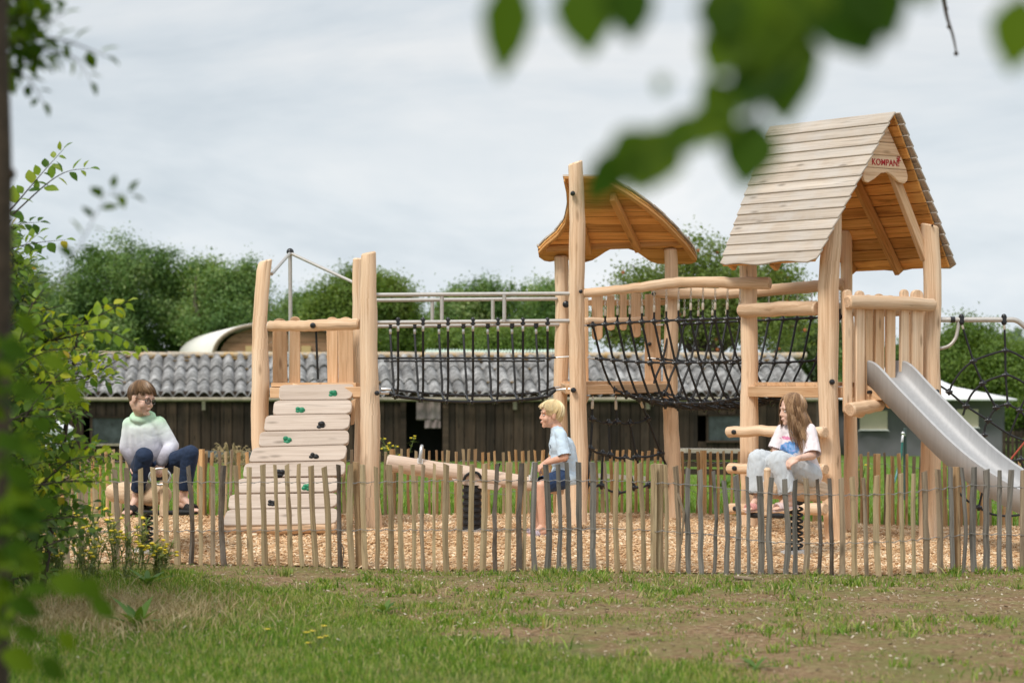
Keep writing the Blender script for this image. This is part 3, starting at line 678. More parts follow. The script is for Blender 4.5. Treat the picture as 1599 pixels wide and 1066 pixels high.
# the mown lawn lies below the line  Y = f(X)
edge = mathn(nt, 'ADD', mathn(nt, 'MULTIPLY', sp.outputs[0], -1.35), 11.9)
ymask = mathn(nt, 'SUBTRACT', mathn(nt, 'ADD', edge, mathn(nt, 'MULTIPLY', mathn(nt, 'SUBTRACT', nbig, .5), 3.0)), sp.outputs[1])
lawn = N(nt, 'ShaderNodeMapRange'); nt.links.new(ymask, lawn.inputs[0]); lawn.inputs[1].default_value = -.3; lawn.inputs[2].default_value = .5
far = N(nt, 'ShaderNodeMapRange'); nt.links.new(sp.outputs[1], far.inputs[0]); far.inputs[1].default_value = 19.0; far.inputs[2].default_value = 19.6
mask = mathn(nt, 'MAXIMUM', lawn.outputs[0], far.outputs[0])
nt.links.new(mixc(nt, mask, soil, mixc(nt, far.outputs[0], grs, ramp(nt, [(.3, (.08, .15, .02)), (.7, (.17, .26, .05))], nmid))), b.inputs['Base Color'])
b.inputs['Roughness'].default_value = .95; b.inputs['Specular IOR Level'].default_value = .1
bump(nt, b, mathn(nt, 'ADD', nfine, mathn(nt, 'MULTIPLY', peb, .25)), .9, .03)
M['ground'] = m
g = np_mesh('ground', V, F, m, smooth=True); tag(g, 'worn lawn and bare brown soil in front of the paling fence, green meadow behind', 'ground', kind='structure')

# the bed of wood chips inside the fence
m, nt, b = nmat('wood_chip_bed')
geo = N(nt, 'ShaderNodeNewGeometry'); P = geo.outputs['Position']
v1 = N(nt, 'ShaderNodeTexVoronoi'); v1.inputs['Scale'].default_value = 34; nt.links.new(P, v1.inputs['Vector'])
sv = N(nt, 'ShaderNodeSeparateColor'); nt.links.new(v1.outputs['Color'], sv.inputs[0])
c = ramp(nt, [(.0, (.36, .20, .095)), (.3, (.68, .44, .23)), (.7, (.80, .57, .34)), (1, (.88, .72, .50))], sv.outputs[0])
nt.links.new(mixc(nt, ramp(nt, [(.3, (0, 0, 0)), (.65, (.55, .55, .55))], v1.outputs['Distance']), c, (.30, .16, .08, 1)), b.inputs['Base Color'])
b.inputs['Roughness'].default_value = .9; b.inputs['Specular IOR Level'].default_value = .1
bump(nt, b, mathn(nt, 'ADD', sv.outputs[1], tex_noise(nt, P, 60, 3)), .6, .02)
M['chipbed'] = m
xs = np.arange(-5.2, 6.2, .11); rows = 48
V = []; 
for x in xs:
    a, c_ = yf(x) + .03, yr(x) + .05
    for k in range(rows):
        y = a + (c_ - a) * k / (rows - 1); V.append((x, y, zg(x, y) + .006))
V = np.array(V); ii = (np.arange(len(xs) - 1)[:, None] * rows + np.arange(rows - 1)[None]).ravel()
F = np.stack([ii, ii + rows, ii + rows + 1, ii + 1], 1)
cb = np_mesh('wood_chip_bed', V, F, m, smooth=True); tag(cb, 'bed of pale orange wood chips under the playground', 'wood chips', kind='structure')

# loose chips on the bed and strewn outside it
def shards(n, xr, yfun, size, mat, name, seed):
    rs = np.random.RandomState(seed)
    x = rs.uniform(xr[0], xr[1], n); y = yfun(x, rs)
    z = zg_np(x, y) + rs.uniform(.004, .02, n)
    L = rs.uniform(.5, 1.4, n) * size; W = L * rs.uniform(.22, .5, n); T = rs.uniform(.1, .22, n) * L * .6
    yaw = rs.uniform(0, 6.283, n); tl = rs.normal(0, .35, n); rl = rs.normal(0, .35, n)
    base = np.array([(-1, -1, -1), (1, -.8, -1), (.9, 1, -1), (-1, .8, -1), (-.9, -.9, 1), (1, -1, 1), (.8, .9, 1), (-.9, 1, 1)], float) * .5
    P = base[None] * np.stack([L, W, T], 1)[:, None]
    ct, st = np.cos(tl)[:, None], np.sin(tl)[:, None]
    X = P[..., 0] * ct - P[..., 2] * st; Z = P[..., 0] * st + P[..., 2] * ct; Yy = P[..., 1]
    cr, sr = np.cos(rl)[:, None], np.sin(rl)[:, None]
    Y2 = Yy * cr - Z * sr; Z2 = Yy * sr + Z * cr
    cy, sy = np.cos(yaw)[:, None], np.sin(yaw)[:, None]
    V = np.stack([X * cy - Y2 * sy + x[:, None], X * sy + Y2 * cy + y[:, None], Z2 + z[:, None]], -1).reshape(-1, 3)
    q = np.array([(3, 2, 1, 0), (4, 5, 6, 7), (0, 1, 5, 4), (1, 2, 6, 5), (2, 3, 7, 6), (3, 0, 4, 7)])
    F = (np.arange(n)[:, None, None] * 8 + q[None]).reshape(-1, 4)
    return np_mesh(name, V, F, mat)
m, nt, b = nmat('loose_wood_chip')
g = N(nt, 'ShaderNodeNewGeometry')
_wn = tex_noise(nt, g.outputs['Position'], 1.1, 5, .62)
nt.links.new(mixc(nt, ramp(nt, [(.40, (.85, .85, .85)), (.56, (0, 0, 0))], _wn), ramp(nt, [(0, (.42, .23, .11)), (.2, (.70, .45, .25)), (.6, (.84, .61, .38)), (1, (.92, .78, .58))], g.outputs['Random Per Island']), ramp(nt, [(0, (.30, .155, .07)), (.5, (.58, .36, .18)), (1, (.74, .54, .33))], g.outputs['Random Per Island'])), b.inputs['Base Color'])
b.inputs['Roughness'].default_value = .85; b.inputs['Specular IOR Level'].default_value = .15
M['chip'] = m
fyv = np.vectorize(yf); ryv = np.vectorize(yr)
s = shards(60000, (-4.6, 5.3), lambda x, rs: fyv(x) + .02 + (ryv(x) - fyv(x)) * rs.uniform(0, 1, len(x)) ** 1.25, .029, m, 'loose_wood_chips', 3)
tag(s, 'loose pale wood chips covering the play area inside the fence', 'wood chips', kind='stuff')
m2 = leafmat('strewn_chip', [(0, (.10, .07, .045)), (.45, (.34, .25, .16)), (.8, (.52, .42, .30)), (1, (.74, .66, .54))], 0, .9)
s = shards(6500, (-2.2, 4.0), lambda x, rs: 10.6 + (fyv(x) - 10.6) * rs.uniform(0, 1, len(x)) ** .8, .017, m2, 'strewn_wood_chips', 5)
tag(s, 'small pale chips and stones strewn over the bare soil outside the fence', 'chips', kind='stuff')

# ------------------------------------------------------------------ grass
def blades(x, y, h, wd, rs, lean=.35):
    n = len(x); z = zg_np(x, y) - .004
    yaw = rs.uniform(0, 6.283, n); dx, dy = np.cos(yaw), np.sin(yaw)
    la = rs.uniform(0, 6.283, n); lm = np.abs(rs.normal(0, lean, n)) * h
    lx, ly = np.cos(la) * lm, np.sin(la) * lm
    w2 = wd * .5
    P = np.zeros((n, 5, 3)); B = np.stack([x, y, z], 1)
    P[:, 0] = B + np.stack([-dx * w2, -dy * w2, 0 * z], 1); P[:, 1] = B + np.stack([dx * w2, dy * w2, 0 * z], 1)
    mid = B + np.stack([lx * .35, ly * .35, h * .58], 1)
    P[:, 2] = mid + np.stack([dx * w2 * .8, dy * w2 * .8, 0 * z], 1); P[:, 3] = mid - np.stack([dx * w2 * .8, dy * w2 * .8, 0 * z], 1)
    P[:, 4] = B + np.stack([lx, ly, h * .97], 1)
    q = np.array([(0, 1, 2), (0, 2, 3), (3, 2, 4)])
    F = (np.arange(n)[:, None, None] * 5 + q[None]).reshape(-1, 3)
    return P.reshape(-1, 3), F
EDGE = [(-6, 17.2), (-2.3, 15.9), (-.95, 14.0), (-.32, 12.2), (.3, 11.25), (1.5, 10.5), (2.2, 9.6)]
def nz(x, y, s, o=0): return mnoise.noise(Vector((x * s, y * s, o)))
def lawn_density(x, y):
    e = lerp_list(EDGE, x) + .8 * nz(x, y, 1.1, 3) + .3 * nz(x, y, 4, 9)
    d = 1.0 if y < e else max(0, 1 - (y - e) / .45)
    # hay coloured worn patch at the lower left
    if -2.7 < x < -1.6 and 12.4 < y < 14.6 and nz(x, y, 1.3, 20) > -.15: d *= .35
    p = nz(x, y, 1.25, 31) * .7 + nz(x, y, 3.1, 32) * .55
    sp = max(0, p - .02) * 1.1 if x < 1 else max(0, p - .10) * .95
    near = max(0, 1 - abs(yf(x) - .2 - y) / .5) * (.12 + .45 * max(0, nz(x, y, 2.0, 60) + .15))
    if x < .3: sp += .10 * max(0, nz(x, y, .8, 50) + .4)
    # the green tussocks in the middle of the picture
    for (cx, cy, rx, ry, a) in ((-.28, 12.9, .35, .5, .55), (-.75, 13.9, .4, .5, .4), (1.55, 15.2, .5, .3, .35), (.25, 15.7, .5, .35, .4), (2.0, 15.5, .3, .25, .25)):
        q = ((x - cx) / rx) ** 2 + ((y - cy) / ry) ** 2
        if q < 1: sp += a * (1 - q)
    return max(d, min(.7, sp), min(.5, near))
rs = np.random.RandomState(11)
def scatter_lawn(n, xr, yr_, hfun, rs, maxy=True):
    x = rs.uniform(*xr, n); y = rs.uniform(*yr_, n)
    d = np.array([lawn_density(a, b_) if b_ < yf(a) + .03 else 0 for a, b_ in zip(x, y)])
    k = rs.uniform(0, 1, n) < d
    return x[k], y[k], d[k]
x, y, d = scatter_lawn(300000, (-4.2, 3.9), (10.2, 17.2), None, rs)
h = (.016 + .022 * d) * rs.uniform(.5, 1.45, len(x)) 
V1, F1 = blades(x, y, h, .0042 * rs.uniform(.6, 1.4, len(x)), rs, .5)
M['blade'] = leafmat('grass_blade', [(0, (.06, .14, .012)), (.35, (.12, .235, .022)), (.62, (.21, .34, .04)), (.82, (.34, .40, .09)), (.92, (.44, .38, .18)), (1, (.56, .47, .26))], .35, .55)
tx, ty, tn = [], [], []
for _ in range(1900):
    a, b_ = rs.uniform(-2.6, 4.0), rs.uniform(10.6, 16.4)
    if b_ > yf(a) - .02 or b_ < lerp_list(EDGE, a) - .4: continue
    q = .26 + 1.0 * nz(a, b_, .9, 71) + .5 * nz(a, b_, 2.7, 72) - .10 * max(0, a - 1.2) + (.45 if yf(a) - b_ < .35 else 0)
    if rs.uniform() > q: continue
    k = rs.randint(10, 46); r_ = rs.uniform(.015, .075); tx.append(a + rs.normal(0, r_, k)); ty.append(np.minimum(b_ + rs.normal(0, r_, k), yf(a) + .02)); tn.append(np.full(k, rs.uniform(.02, .06)) * rs.uniform(.5, 1.4, k))
tx, ty, tn = map(np.concatenate, (tx, ty, tn)); V2, F2 = blades(tx, ty, tn, .0075 * rs.uniform(.6, 1.5, len(tx)), rs, .9)
F1 = np.concatenate([F1, F2 + len(V1)]); V1 = np.concatenate([V1, V2])
_nt = M['blade'].node_tree; _b = _nt.nodes['Principled BSDF']; _g = N(_nt, 'ShaderNodeNewGeometry')
_c = _b.inputs['Base Color'].links[0].from_socket; _n = tex_noise(_nt, _g.outputs['Position'], 1.5, 5, .65)
_m = mixc(_nt, ramp(_nt, [(.52, (0, 0, 0)), (.66, (.5, .5, .5))], _n), _c, (.40, .35, .17, 1))
_nt.links.new(_m, _b.inputs['Base Color'])
gr = np_mesh('lawn_grass', V1, F1, M['blade']); tag(gr, 'green grass of the worn lawn and sparse tufts on the soil before the fence', 'grass', kind='stuff')
# bright meadow behind the play area
n = 60000
x = rs.uniform(-10, 10, n); y = 20.3 + 18 * rs.uniform(0, 1, n) ** 1.5
k = np.array([b_ > yr(a) + .06 for a, b_ in zip(x, y)]); x, y = x[k], y[k]
fr = np.array([max(0, 1 - (b_ - yr(a)) / 1.2) for a, b_ in zip(x, y)])
h = (.05 + .09 * fr) * rs.uniform(.5, 1.6, len(x))
V1, F1 = blades(x, y, h, .011 * rs.uniform(.6, 1.4, len(x)), rs, .5)
M['meadow'] = leafmat('meadow_blade', [(0, (.10, .20, .02)), (.4, (.16, .29, .035)), (.75, (.23, .35, .06)), (1, (.36, .40, .13))], .4, .55)
gr = np_mesh('meadow_grass', V1, F1, M['meadow']); tag(gr, 'bright green meadow grass between the back fence and the barn', 'grass', kind='stuff')
# straw coloured dead grass at lower left
n = 5200
x = rs.normal(-2.25, .42, n); y = rs.normal(13.3, .65, n)
V1, F1 = blades(x, y, .075 * rs.uniform(.4, 1.5, n), .005 * rs.uniform(.6, 1.4, n), rs, 1.3)
M['straw'] = leafmat('dry_straw', [(0, (.30, .22, .11)), (.5, (.45, .35, .19)), (1, (.58, .48, .30))], .25, .7, 1.0)
gr = np_mesh('dry_grass', V1, F1, M['straw']); tag(gr, 'patch of flattened straw coloured grass at the foot of the shrub', 'dry grass', kind='stuff')
# ------------------------------------------------------------------ fences
M['pale_tan'] = wood('split_chestnut_tan', (.46, .37, .23), (.36, .275, .165), (.19, .135, .08), gs=(60, 2.2), var=.2, bmp=.5)
M['pale_brown'] = wood('split_chestnut_brown', (.34, .275, .195), (.25, .195, .135), (.12, .09, .06), gs=(60, 2.2), var=.2, bmp=.5)
M['pale_grey'] = wood('weathered_pale_grey', (.225, .212, .19), (.15, .141, .125), (.065, .06, .052), gs=(60, 2.2), var=.2, bmp=.5)
M['pale_dark'] = wood('bark_covered_pale', (.16, .125, .095), (.09, .068, .05), (.03, .022, .018), gs=(40, 6), var=.2, bmp=.7, grey=(.22, .20, .18), greyamt=.5)
M['stake'] = wood('round_stake', (.47, .33, .19), (.36, .23, .12), (.15, .08, .035), gs=(34, 1.6), var=.1, bmp=.5)
M['pale_orange'] = wood('fresh_chestnut_orange', (.60, .41, .22), (.48, .30, .145), (.28, .155, .065), gs=(60, 2.2), var=.22, bmp=.4)

def pale(name, mat, pb, pt, wd, th, parent, seed, wob=.006, slant=.01):
    """a split stake from the ground pb to its top pt; rough four or five sided section"""
    rs = random.Random(seed); mb = MB(); n = 6
    pts, rad = [], []
    pb = Vector(pb) - Vector((0, 0, .06)); K = 8
    a0 = [rs.uniform(.82, 1.15) for _ in range(n)]
    bow = (rs.uniform(-wob, wob) * 2, rs.uniform(-wob, wob))
    for i in range(K):
        t = i / (K - 1); p = pb.lerp(pt, t)
        s = math.sin(math.pi * t)
        p.x += bow[0] * s + rs.uniform(-wob, wob) * .35; p.y += bow[1] * s
        pts.append(p); rad.append(th * wd / 2 * (1.05 - .1 * t) * rs.uniform(.9, 1.1))
    mb.tube(pts, rad, n, True, lambda i, k: a0[k], flat=1 / th)
    # slanted cut on the top
    d = rs.uniform(-slant, slant)
    for k in range(n):
        v = mb.v[(K - 1) * n + k]; mb.v[(K - 1) * n + k] = (v[0], v[1], v[2] + (v[0] - pt[0]) / (wd / 2) * d)
    return mb.build(name, mat, parent, True, 30)

TONE = {'y': 'pale_tan', 'b': 'pale_brown', 'g': 'pale_grey', 'd': 'pale_dark'}
P = []
def strip(rows, ox, oy, sc):
    for (a, b_, c, d, w_, t) in rows: P.append((ox + a / sc, oy + b_ / sc, ox + c / sc, oy + d / sc, w_ / sc, t))
for k, px in enumerate(range(-150, 165, 21)):
    P.append((px + (k * 7) % 5, 738 + (k * 5) % 7, px + 3, 872, 8, 'bbyb'[k % 4]))
strip([(30, 160, 45, 720, 32, 'b'), (110, 160, 125, 730, 32, 'b'), (198, 165, 205, 750, 32, 'y'), (275, 160, 290, 770, 34, 'y'), (352, 162, 366, 780, 30, 'y'),
       (423, 155, 435, 765, 32, 'y'), (495, 148, 507, 765, 28, 'd'), (572, 150, 574, 745, 24, 'y'), (647, 150, 650, 735, 30, 'b'), (718, 145, 728, 725, 34, 'd'),
       (790, 145, 818, 738, 28, 'y'), (877, 155, 893, 748, 32, 'y'), (958, 140, 978, 750, 32, 'y'), (1037, 140, 1058, 768, 24, 'y'), (1110, 140, 1133, 768, 28, 'y'),
       (1185, 135, 1212, 772, 24, 'y'), (1260, 148, 1295, 772, 32, 'y'), (1342, 155, 1372, 778, 30, 'y'), (1432, 140, 1440, 785, 26, 'd'), (1507, 138, 1525, 790, 34, 'y')], 170, 690, 3.9975)
strip([(105, 140, 125, 770, 32, 'y'), (190, 155, 198, 770, 28, 'y'), (267, 140, 280, 800, 32, 'y'), (345, 145, 352, 790, 30, 'y'), (418, 140, 420, 790, 24, 'y'),
       (483, 138, 487, 795, 24, 'b'), (555, 135, 555, 800, 18, 'y'), (627, 138, 628, 800, 34, 'y'), (712, 140, 708, 808, 34, 'y'), (790, 138, 780, 815, 30, 'y'),
       (868, 135, 852, 815, 36, 'y'), (942, 135, 930, 810, 24, 'd'), (1020, 125, 1003, 810, 36, 'y'), (1096, 130, 1086, 820, 30, 'd'), (1121, 130, 1114, 815, 22, 'y'),
       (1187, 125, 1182, 815, 32, 'g'), (1248, 140, 1253, 818, 32, 'g'), (1320, 140, 1320, 815, 26, 'g'), (1378, 125, 1390, 815, 28, 'g'), (1455, 125, 1463, 812, 34, 'g'),
       (1540, 125, 1545, 810, 34, 'g')], 540, 690, 3.9975)
strip([(180, 130, 190, 805, 18, 'b'), (250, 125, 260, 815, 32, 'y'), (330, 110, 340, 830, 36, 'y'), (395, 130, 425, 825, 28, 'y'), (480, 135, 480, 830, 36, 'y'),
       (553, 140, 560, 830, 24, 'y'), (618, 150, 632, 830, 30, 'b'), (695, 160, 705, 830, 30, 'g'), (775, 170, 780, 825, 30, 'g'), (855, 180, 855, 828, 22, 'g'),
       (922, 240, 928, 832, 30, 'g'), (997, 205, 1000, 836, 34, 'g'), (1068, 215, 1075, 837, 22, 'g'), (1142, 210, 1147, 835, 36, 'g'), (1222, 220, 1222, 836, 34, 'g'),
       (1297, 230, 1303, 836, 32, 'g'), (1365, 235, 1370, 845, 26, 'g'), (1434, 225, 1432, 848, 34, 'b'), (1505, 230, 1507, 846, 24, 'd'), (1578, 225, 1590, 840, 26, 'd')], 900, 690, 3.9975)
strip([(290, 258, 300, 972, 34, 'b'), (365, 250, 382, 970, 36, 'y'), (452, 255, 472, 960, 26, 'b'), (545, 240, 565, 968, 40, 'y'), (632, 230, 652, 964, 36, 'y'),
       (720, 225, 738, 965, 36, 'y'), (808, 225, 818, 960, 30, 'y'), (887, 210, 905, 955, 38, 'b'), (985, 195, 995, 950, 42, 'b'), (1075, 178, 1090, 945, 32, 'g'),
       (1152, 180, 1160, 945, 28, 'g'), (1243, 178, 1250, 945, 44, 'g'), (1335, 195, 1340, 943, 42, 'g'), (1425, 200, 1422, 940, 28, 'g'), (1510, 198, 1510, 940, 36, 'g'),
       (1592, 200, 1590, 940, 40, 'b')], 1250, 690, 4.582)
for k, px in enumerate(range(1617, 2040, 21)):
    P.append((px, 734 - k * .3, px + 2, 891 - k * .6, 9, 'gbgg'[k % 4]))
fence = thing('paling_fence', (-.05, 16.5, 0), 'low front paling fence of rough tan and grey stakes wired together before the wood chips', 'fence')
def Yp(px): return lerp_list([(a, b_) for a, b_ in FP], px)
wire_pts = {0: [], 1: []}
P.sort()
W1 = [(-400, 757), (170, 752), (560, 753), (700, 750), (960, 750), (1090, 757), (1200, 770), (1290, 772), (1340, 773), (1400, 770), (1470, 762), (1520, 757), (1599, 761), (1800, 765)]
W2 = [(-400, 832), (170, 829), (560, 827), (700, 827), (960, 825), (1090, 832), (1200, 846), (1290, 848), (1340, 847), (1400, 845), (1470, 838), (1520, 833), (1599, 835), (1800, 838)]
for i, (xt, yt, xb, yb, w_, t) in enumerate(P):
    Y = Yp(xb) + (.012 if i % 2 else -.012)
    pb = at(xb, yb, Y); pb.z = zg(pb.x, Y) - .01
    pt = at(xt, yt, Y + random.Random(i).uniform(-.015, .015))
    wd = w_ * 1.2 * Y / FPX
    pale('pale', M[TONE[t]], pb, pt, wd, random.Random(i * 3).uniform(.5, .85), fence, 100 + i, .012 if t in 'dg' else .007)
    for k, W in enumerate((W1, W2)):
        for s in (-1, 1):
            q = at((xt + xb) / 2 + s * (w_ * .62), lerp_list(W, xt) + s * .6, Y + (.03 if (i + s) % 2 else -.022)); wire_pts[k].append(q)
for k in (0, 1):
    mb = MB(); mb.tube(sorted(wire_pts[k], key=lambda p: p.x), .0022, 5)
    # the second strand of the twist runs on the other side of every stake
    mb.tube([Vector((p.x, 2 * Yp(800 + p.x * FPX / p.y) - p.y + .0, p.z + .004 * (-1) ** i)) for i, p in enumerate(sorted(wire_pts[k], key=lambda p: p.x))], .0022, 5)
    mb.build('wire', M['wire'], fence)
# broken side branch leaning on one pale, fork on another
mb = MB(); mb.tube([at(1052, 752, 16.2), at(1060, 775, 16.15), at(1068, 800, 16.14), at(1064, 850, 16.15)], [.006, .009, .009, .005], 6); mb.build('loose_splinter', M['pale_brown'], fence)
mb = MB(); mb.tube([at(527, 838, 16.6), at(534, 850, 16.58), at(537, 858, 16.57), at(534, 888, 16.6)], [.004, .005, .005, .004], 6); mb.build('loose_splinter', M['pale_dark'], fence)
# posts the paling is nailed to
def post_at(px, yt, pxb, w_, Yo, mat):
    Y = Yp(px) + Yo; a = at(pxb, 800, Y); b_ = at(px, yt, Y); mb = MB(); rs = random.Random(px)
    pts = [Vector((a.x, Y, -.05)), Vector((a.x * .7 + b_.x * .3, Y, b_.z * .4)), Vector((b_.x, Y, b_.z * .8)), b_]
    a0 = [rs.uniform(.9, 1.1) for _ in range(10)]
    mb.tube(pts, [w_ * Y / FPX / 2 * k for k in (1.05, 1, .98, .95)], 10, True, lambda i, k: a0[k])
    return mb.build('fence_post', mat, fence)
post_at(556, 721, 561, 10.5, .05, M['stake']); post_at(1030, 724, 1029.5, 13, .05, M['pale_tan']); post_at(1493.5, 728.5, 1494.5, 12.5, .05, M['stake'])

# ---- the far side of the enclosure: three runs of thinner, fresher paling
def Yrp(px): return lerp_list(RP, px)
TOP = [(-400, 705), (0, 702), (240, 701), (420, 705), (640, 701), (700, 703), (900, 704), (1100, 702), (1280, 704), (1340, 706), (1400, 709), (1480, 713), (1600, 722), (1800, 728)]
def rear_run(x0, x1, step, label, mats, seed, wd):
    Ym = Yrp((x0 + x1) / 2); f = thing('paling_fence', ((x0 + x1 - 1599) / 2 * Ym / FPX, Ym, .1), label, 'fence')
    rs = random.Random(seed); px = x0; wp = {0: [], 1: []}; i = 0
    while px < x1:
        Y = Yrp(px) + rs.uniform(-.01, .01); b_ = at(px + rs.uniform(-1.5, 1.5), 800, Y); b_.z = zg(b_.x, Y) - .01
        t = at(px + rs.uniform(-1.2, 1.2), lerp_list(TOP, px) + rs.uniform(-3, 3.5), Y)
        pale('pale', M[rs.choice(mats)], b_, t, wd * rs.uniform(.75, 1.25), .7, f, seed * 1000 + i, .006, .006)
        for k, dy in ((0, .10), (1, .36)):
            wp[k].append(Vector((t.x - .018, Y - .02 * (-1) ** i, t.z - dy + rs.uniform(-.008, .008)))); wp[k].append(Vector((t.x + .018, Y + .02 * (-1) ** i, t.z - dy)))
        px += step * rs.uniform(.82, 1.18); i += 1
    for k in (0, 1):
        mb = MB(); mb.tube(wp[k], .0022, 4); mb.build('wire', M['wire'], f)
    return f
fa = rear_run(-60, 596, 10.8, 'thin fresh orange brown paling fence behind the boy in the hoodie and the climbing ramp', ['pale_orange', 'pale_orange', 'pale_brown', 'pale_tan'], 21, .032)
fb = rear_run(604, 1292, 10.6, 'thin paling fence behind the seesaw and hanging net in front of the dark barn', ['pale_orange', 'pale_tan', 'pale_orange', 'stake'], 22, .031)
fc = rear_run(1300, 2050, 11.6, 'thin reddish brown paling fence behind the slide in front of the grey tent', ['pale_brown', 'stake', 'stake', 'pale_orange'], 23, .032)
def rear_stake(px, yt, w_, par, mat):
    Y = Yrp(px) - .05; b_ = at(px, 800, Y); t = at(px, yt, Y); mb = MB(); rs = random.Random(px)
    a0 = [rs.uniform(.85, 1.15) for _ in range(9)]
    mb.tube([Vector((b_.x, Y, -.05)), Vector((b_.x, Y, .3)), t], [w_ * Y / FPX / 2] * 3, 9, True, lambda i, k: a0[k])
    mb.build('fence_post', mat, par)
for px, yt, w_, par in ((315, 701, 9, fa), (613, 701, 9, fb), (1098, 703, 10.5, fb), (1369, 708, 11.5, fc), (1534, 766, 9, fc)):
    rear_stake(px, yt, w_, par, M['pale_orange'])
# ------------------------------------------------------------------ playground
def interp_pts(pts, n):
    """Catmull-Rom through pts, n segments per span"""
    pts = [Vector(p) for p in pts]; out = []
    Pp = [pts[0] * 2 - pts[1]] + pts + [pts[-1] * 2 - pts[-2]]
    for i in range(1, len(Pp) - 2):
        for k in range(n):
            t = k / n; a, b_, c, d = Pp[i - 1], Pp[i], Pp[i + 1], Pp[i + 2]
            out.append(.5 * ((2 * b_) + (c - a) * t + (2 * a - 5 * b_ + 4 * c - d) * t * t + (3 * b_ - a - 3 * c + d) * t ** 3))
    out.append(pts[-1]); return out
def log(name, mat, pts, rads, parent, seed, n=16, wob=.004, cut=None, bev=.012, end=True):
    """a peeled round log along pts with a radius per point and chamfered ends"""
    rs = random.Random(seed); P0 = interp_pts(pts, 5)
    K = len(P0); seg = len(pts) - 1
    rr = []
    for i in range(K):
        t = i / (K - 1) * seg; a = min(int(t), seg - 1); rr.append(rads[a] + (rads[a + 1] - rads[a]) * (t - a))
    Ppts = [p + Vector((rs.uniform(-wob, wob), rs.uniform(-wob, wob), rs.uniform(-wob, wob) if i not in (0, K - 1) else 0)) for i, p in enumerate(P0)]
    d0 = (Ppts[1] - Ppts[0]).normalized(); d1 = (Ppts[-1] - Ppts[-2]).normalized()
    Ppts = [Ppts[0]] + [Ppts[0] + d0 * bev] + Ppts[1:-1] + [Ppts[-1] - d1 * bev] + [Ppts[-1]]
    rr = [rr[0] - bev * .8] + [rr[0]] + rr[1:-1] + [rr[-1]] + [rr[-1] - bev * .8]
    ph = [rs.uniform(0, 6.28) for _ in range(4)]
    def rf(i, k):
        a = 2 * math.pi * k / n
        return 1 + .035 * math.sin(2 * a + ph[0] + i * .13) + .02 * math.sin(3 * a + ph[1] - i * .2) + .012 * math.sin(i * .9 + ph[2] + a)
    mb = MB(); mb.tube(Ppts, rr, n, False, rf)
    K2 = len(Ppts)
    if cut:                       # slanted top cut: lift rim by a plane
        for j in (K2 - 1, K2 - 2):
            for k in range(n):
                v = mb.v[j * n + k]; dx, dy = v[0] - Ppts[-1].x, v[1] - Ppts[-1].y
                mb.v[j * n + k] = (v[0], v[1], v[2] + dx * cut[0] + dy * cut[1])
    if end:
        mb.cur = 1
        for j, rev in ((0, True), (K2 - 1, False)):
            idx = [j * n + k for k in range(n)]
            mb.f.append(idx[::-1] if rev else idx); mb.mi.append(1); mb.uv.append([(0, 0)] * n)
    return mb.build(name, [mat, M['endgrain']], parent, True, 32)
def post(parent, px_t, py_t, Y, w_t, px_b, w_b, seed, cut=(0, 0), mid=None, mat=None, bulge=1.0):
    t = at(px_t, py_t, Y); b_ = at(px_b, 830, Y); b_.z = zg(b_.x, Y) - .12
    rt, rb = w_t * Y / FPX / 2, w_b * Y / FPX / 2
    rs = random.Random(seed); pts = []; rad = []
    for k in range(6):
        s = k / 5; p = b_.lerp(t, s); p.x += rs.uniform(-.016, .016) * (1 if 0 < k < 5 else 0)
        if mid: p.x += mid * math.sin(math.pi * s)
        pts.append(p); rad.append(rb + (rt - rb) * s + rs.uniform(-.005, .006))
    return log('post', mat or M['post'], pts, rad, parent, seed, 18, .003, cut)
def cap(parent, p, r=.021, d=(0, -1, 0), name='bolt_cap'):
    d = Vector(d).normalized(); mb = MB()
    p = Vector(p); mb.tube([p - d * .03, p + d * .006, p + d * .013, p + d * .017], [r, r, r * .8, r * .35], 12)
    return mb.build(name, M['blackplastic'], parent)
def plank(parent, corners, th, mat, nrm, name='board'):
    """flat plank from world-space polygon corners, thickness th along nrm; the grain runs along its longest edge"""
    c = [Vector(p) for p in corners]; nrm = Vector(nrm).normalized()
    e = max(((c[(i + 1) % len(c)] - c[i]) for i in range(len(c))), key=lambda v: v.length).normalized()
    e = (e - nrm * e.dot(nrm)).normalized(); f = nrm.cross(e)
    mb = MB(); o = c[0]
    mb.prism([((p - o).dot(e), (p - o).dot(f)) for p in c], o, e, f, nrm, th)
    ob = mb.build(name, mat, parent, True, 30)
    bv = ob.modifiers.new('edge', 'BEVEL'); bv.width = min(.006, th * .3); bv.segments = 2; bv.limit_method = 'ANGLE'; bv.angle_limit = R(40)
    return ob
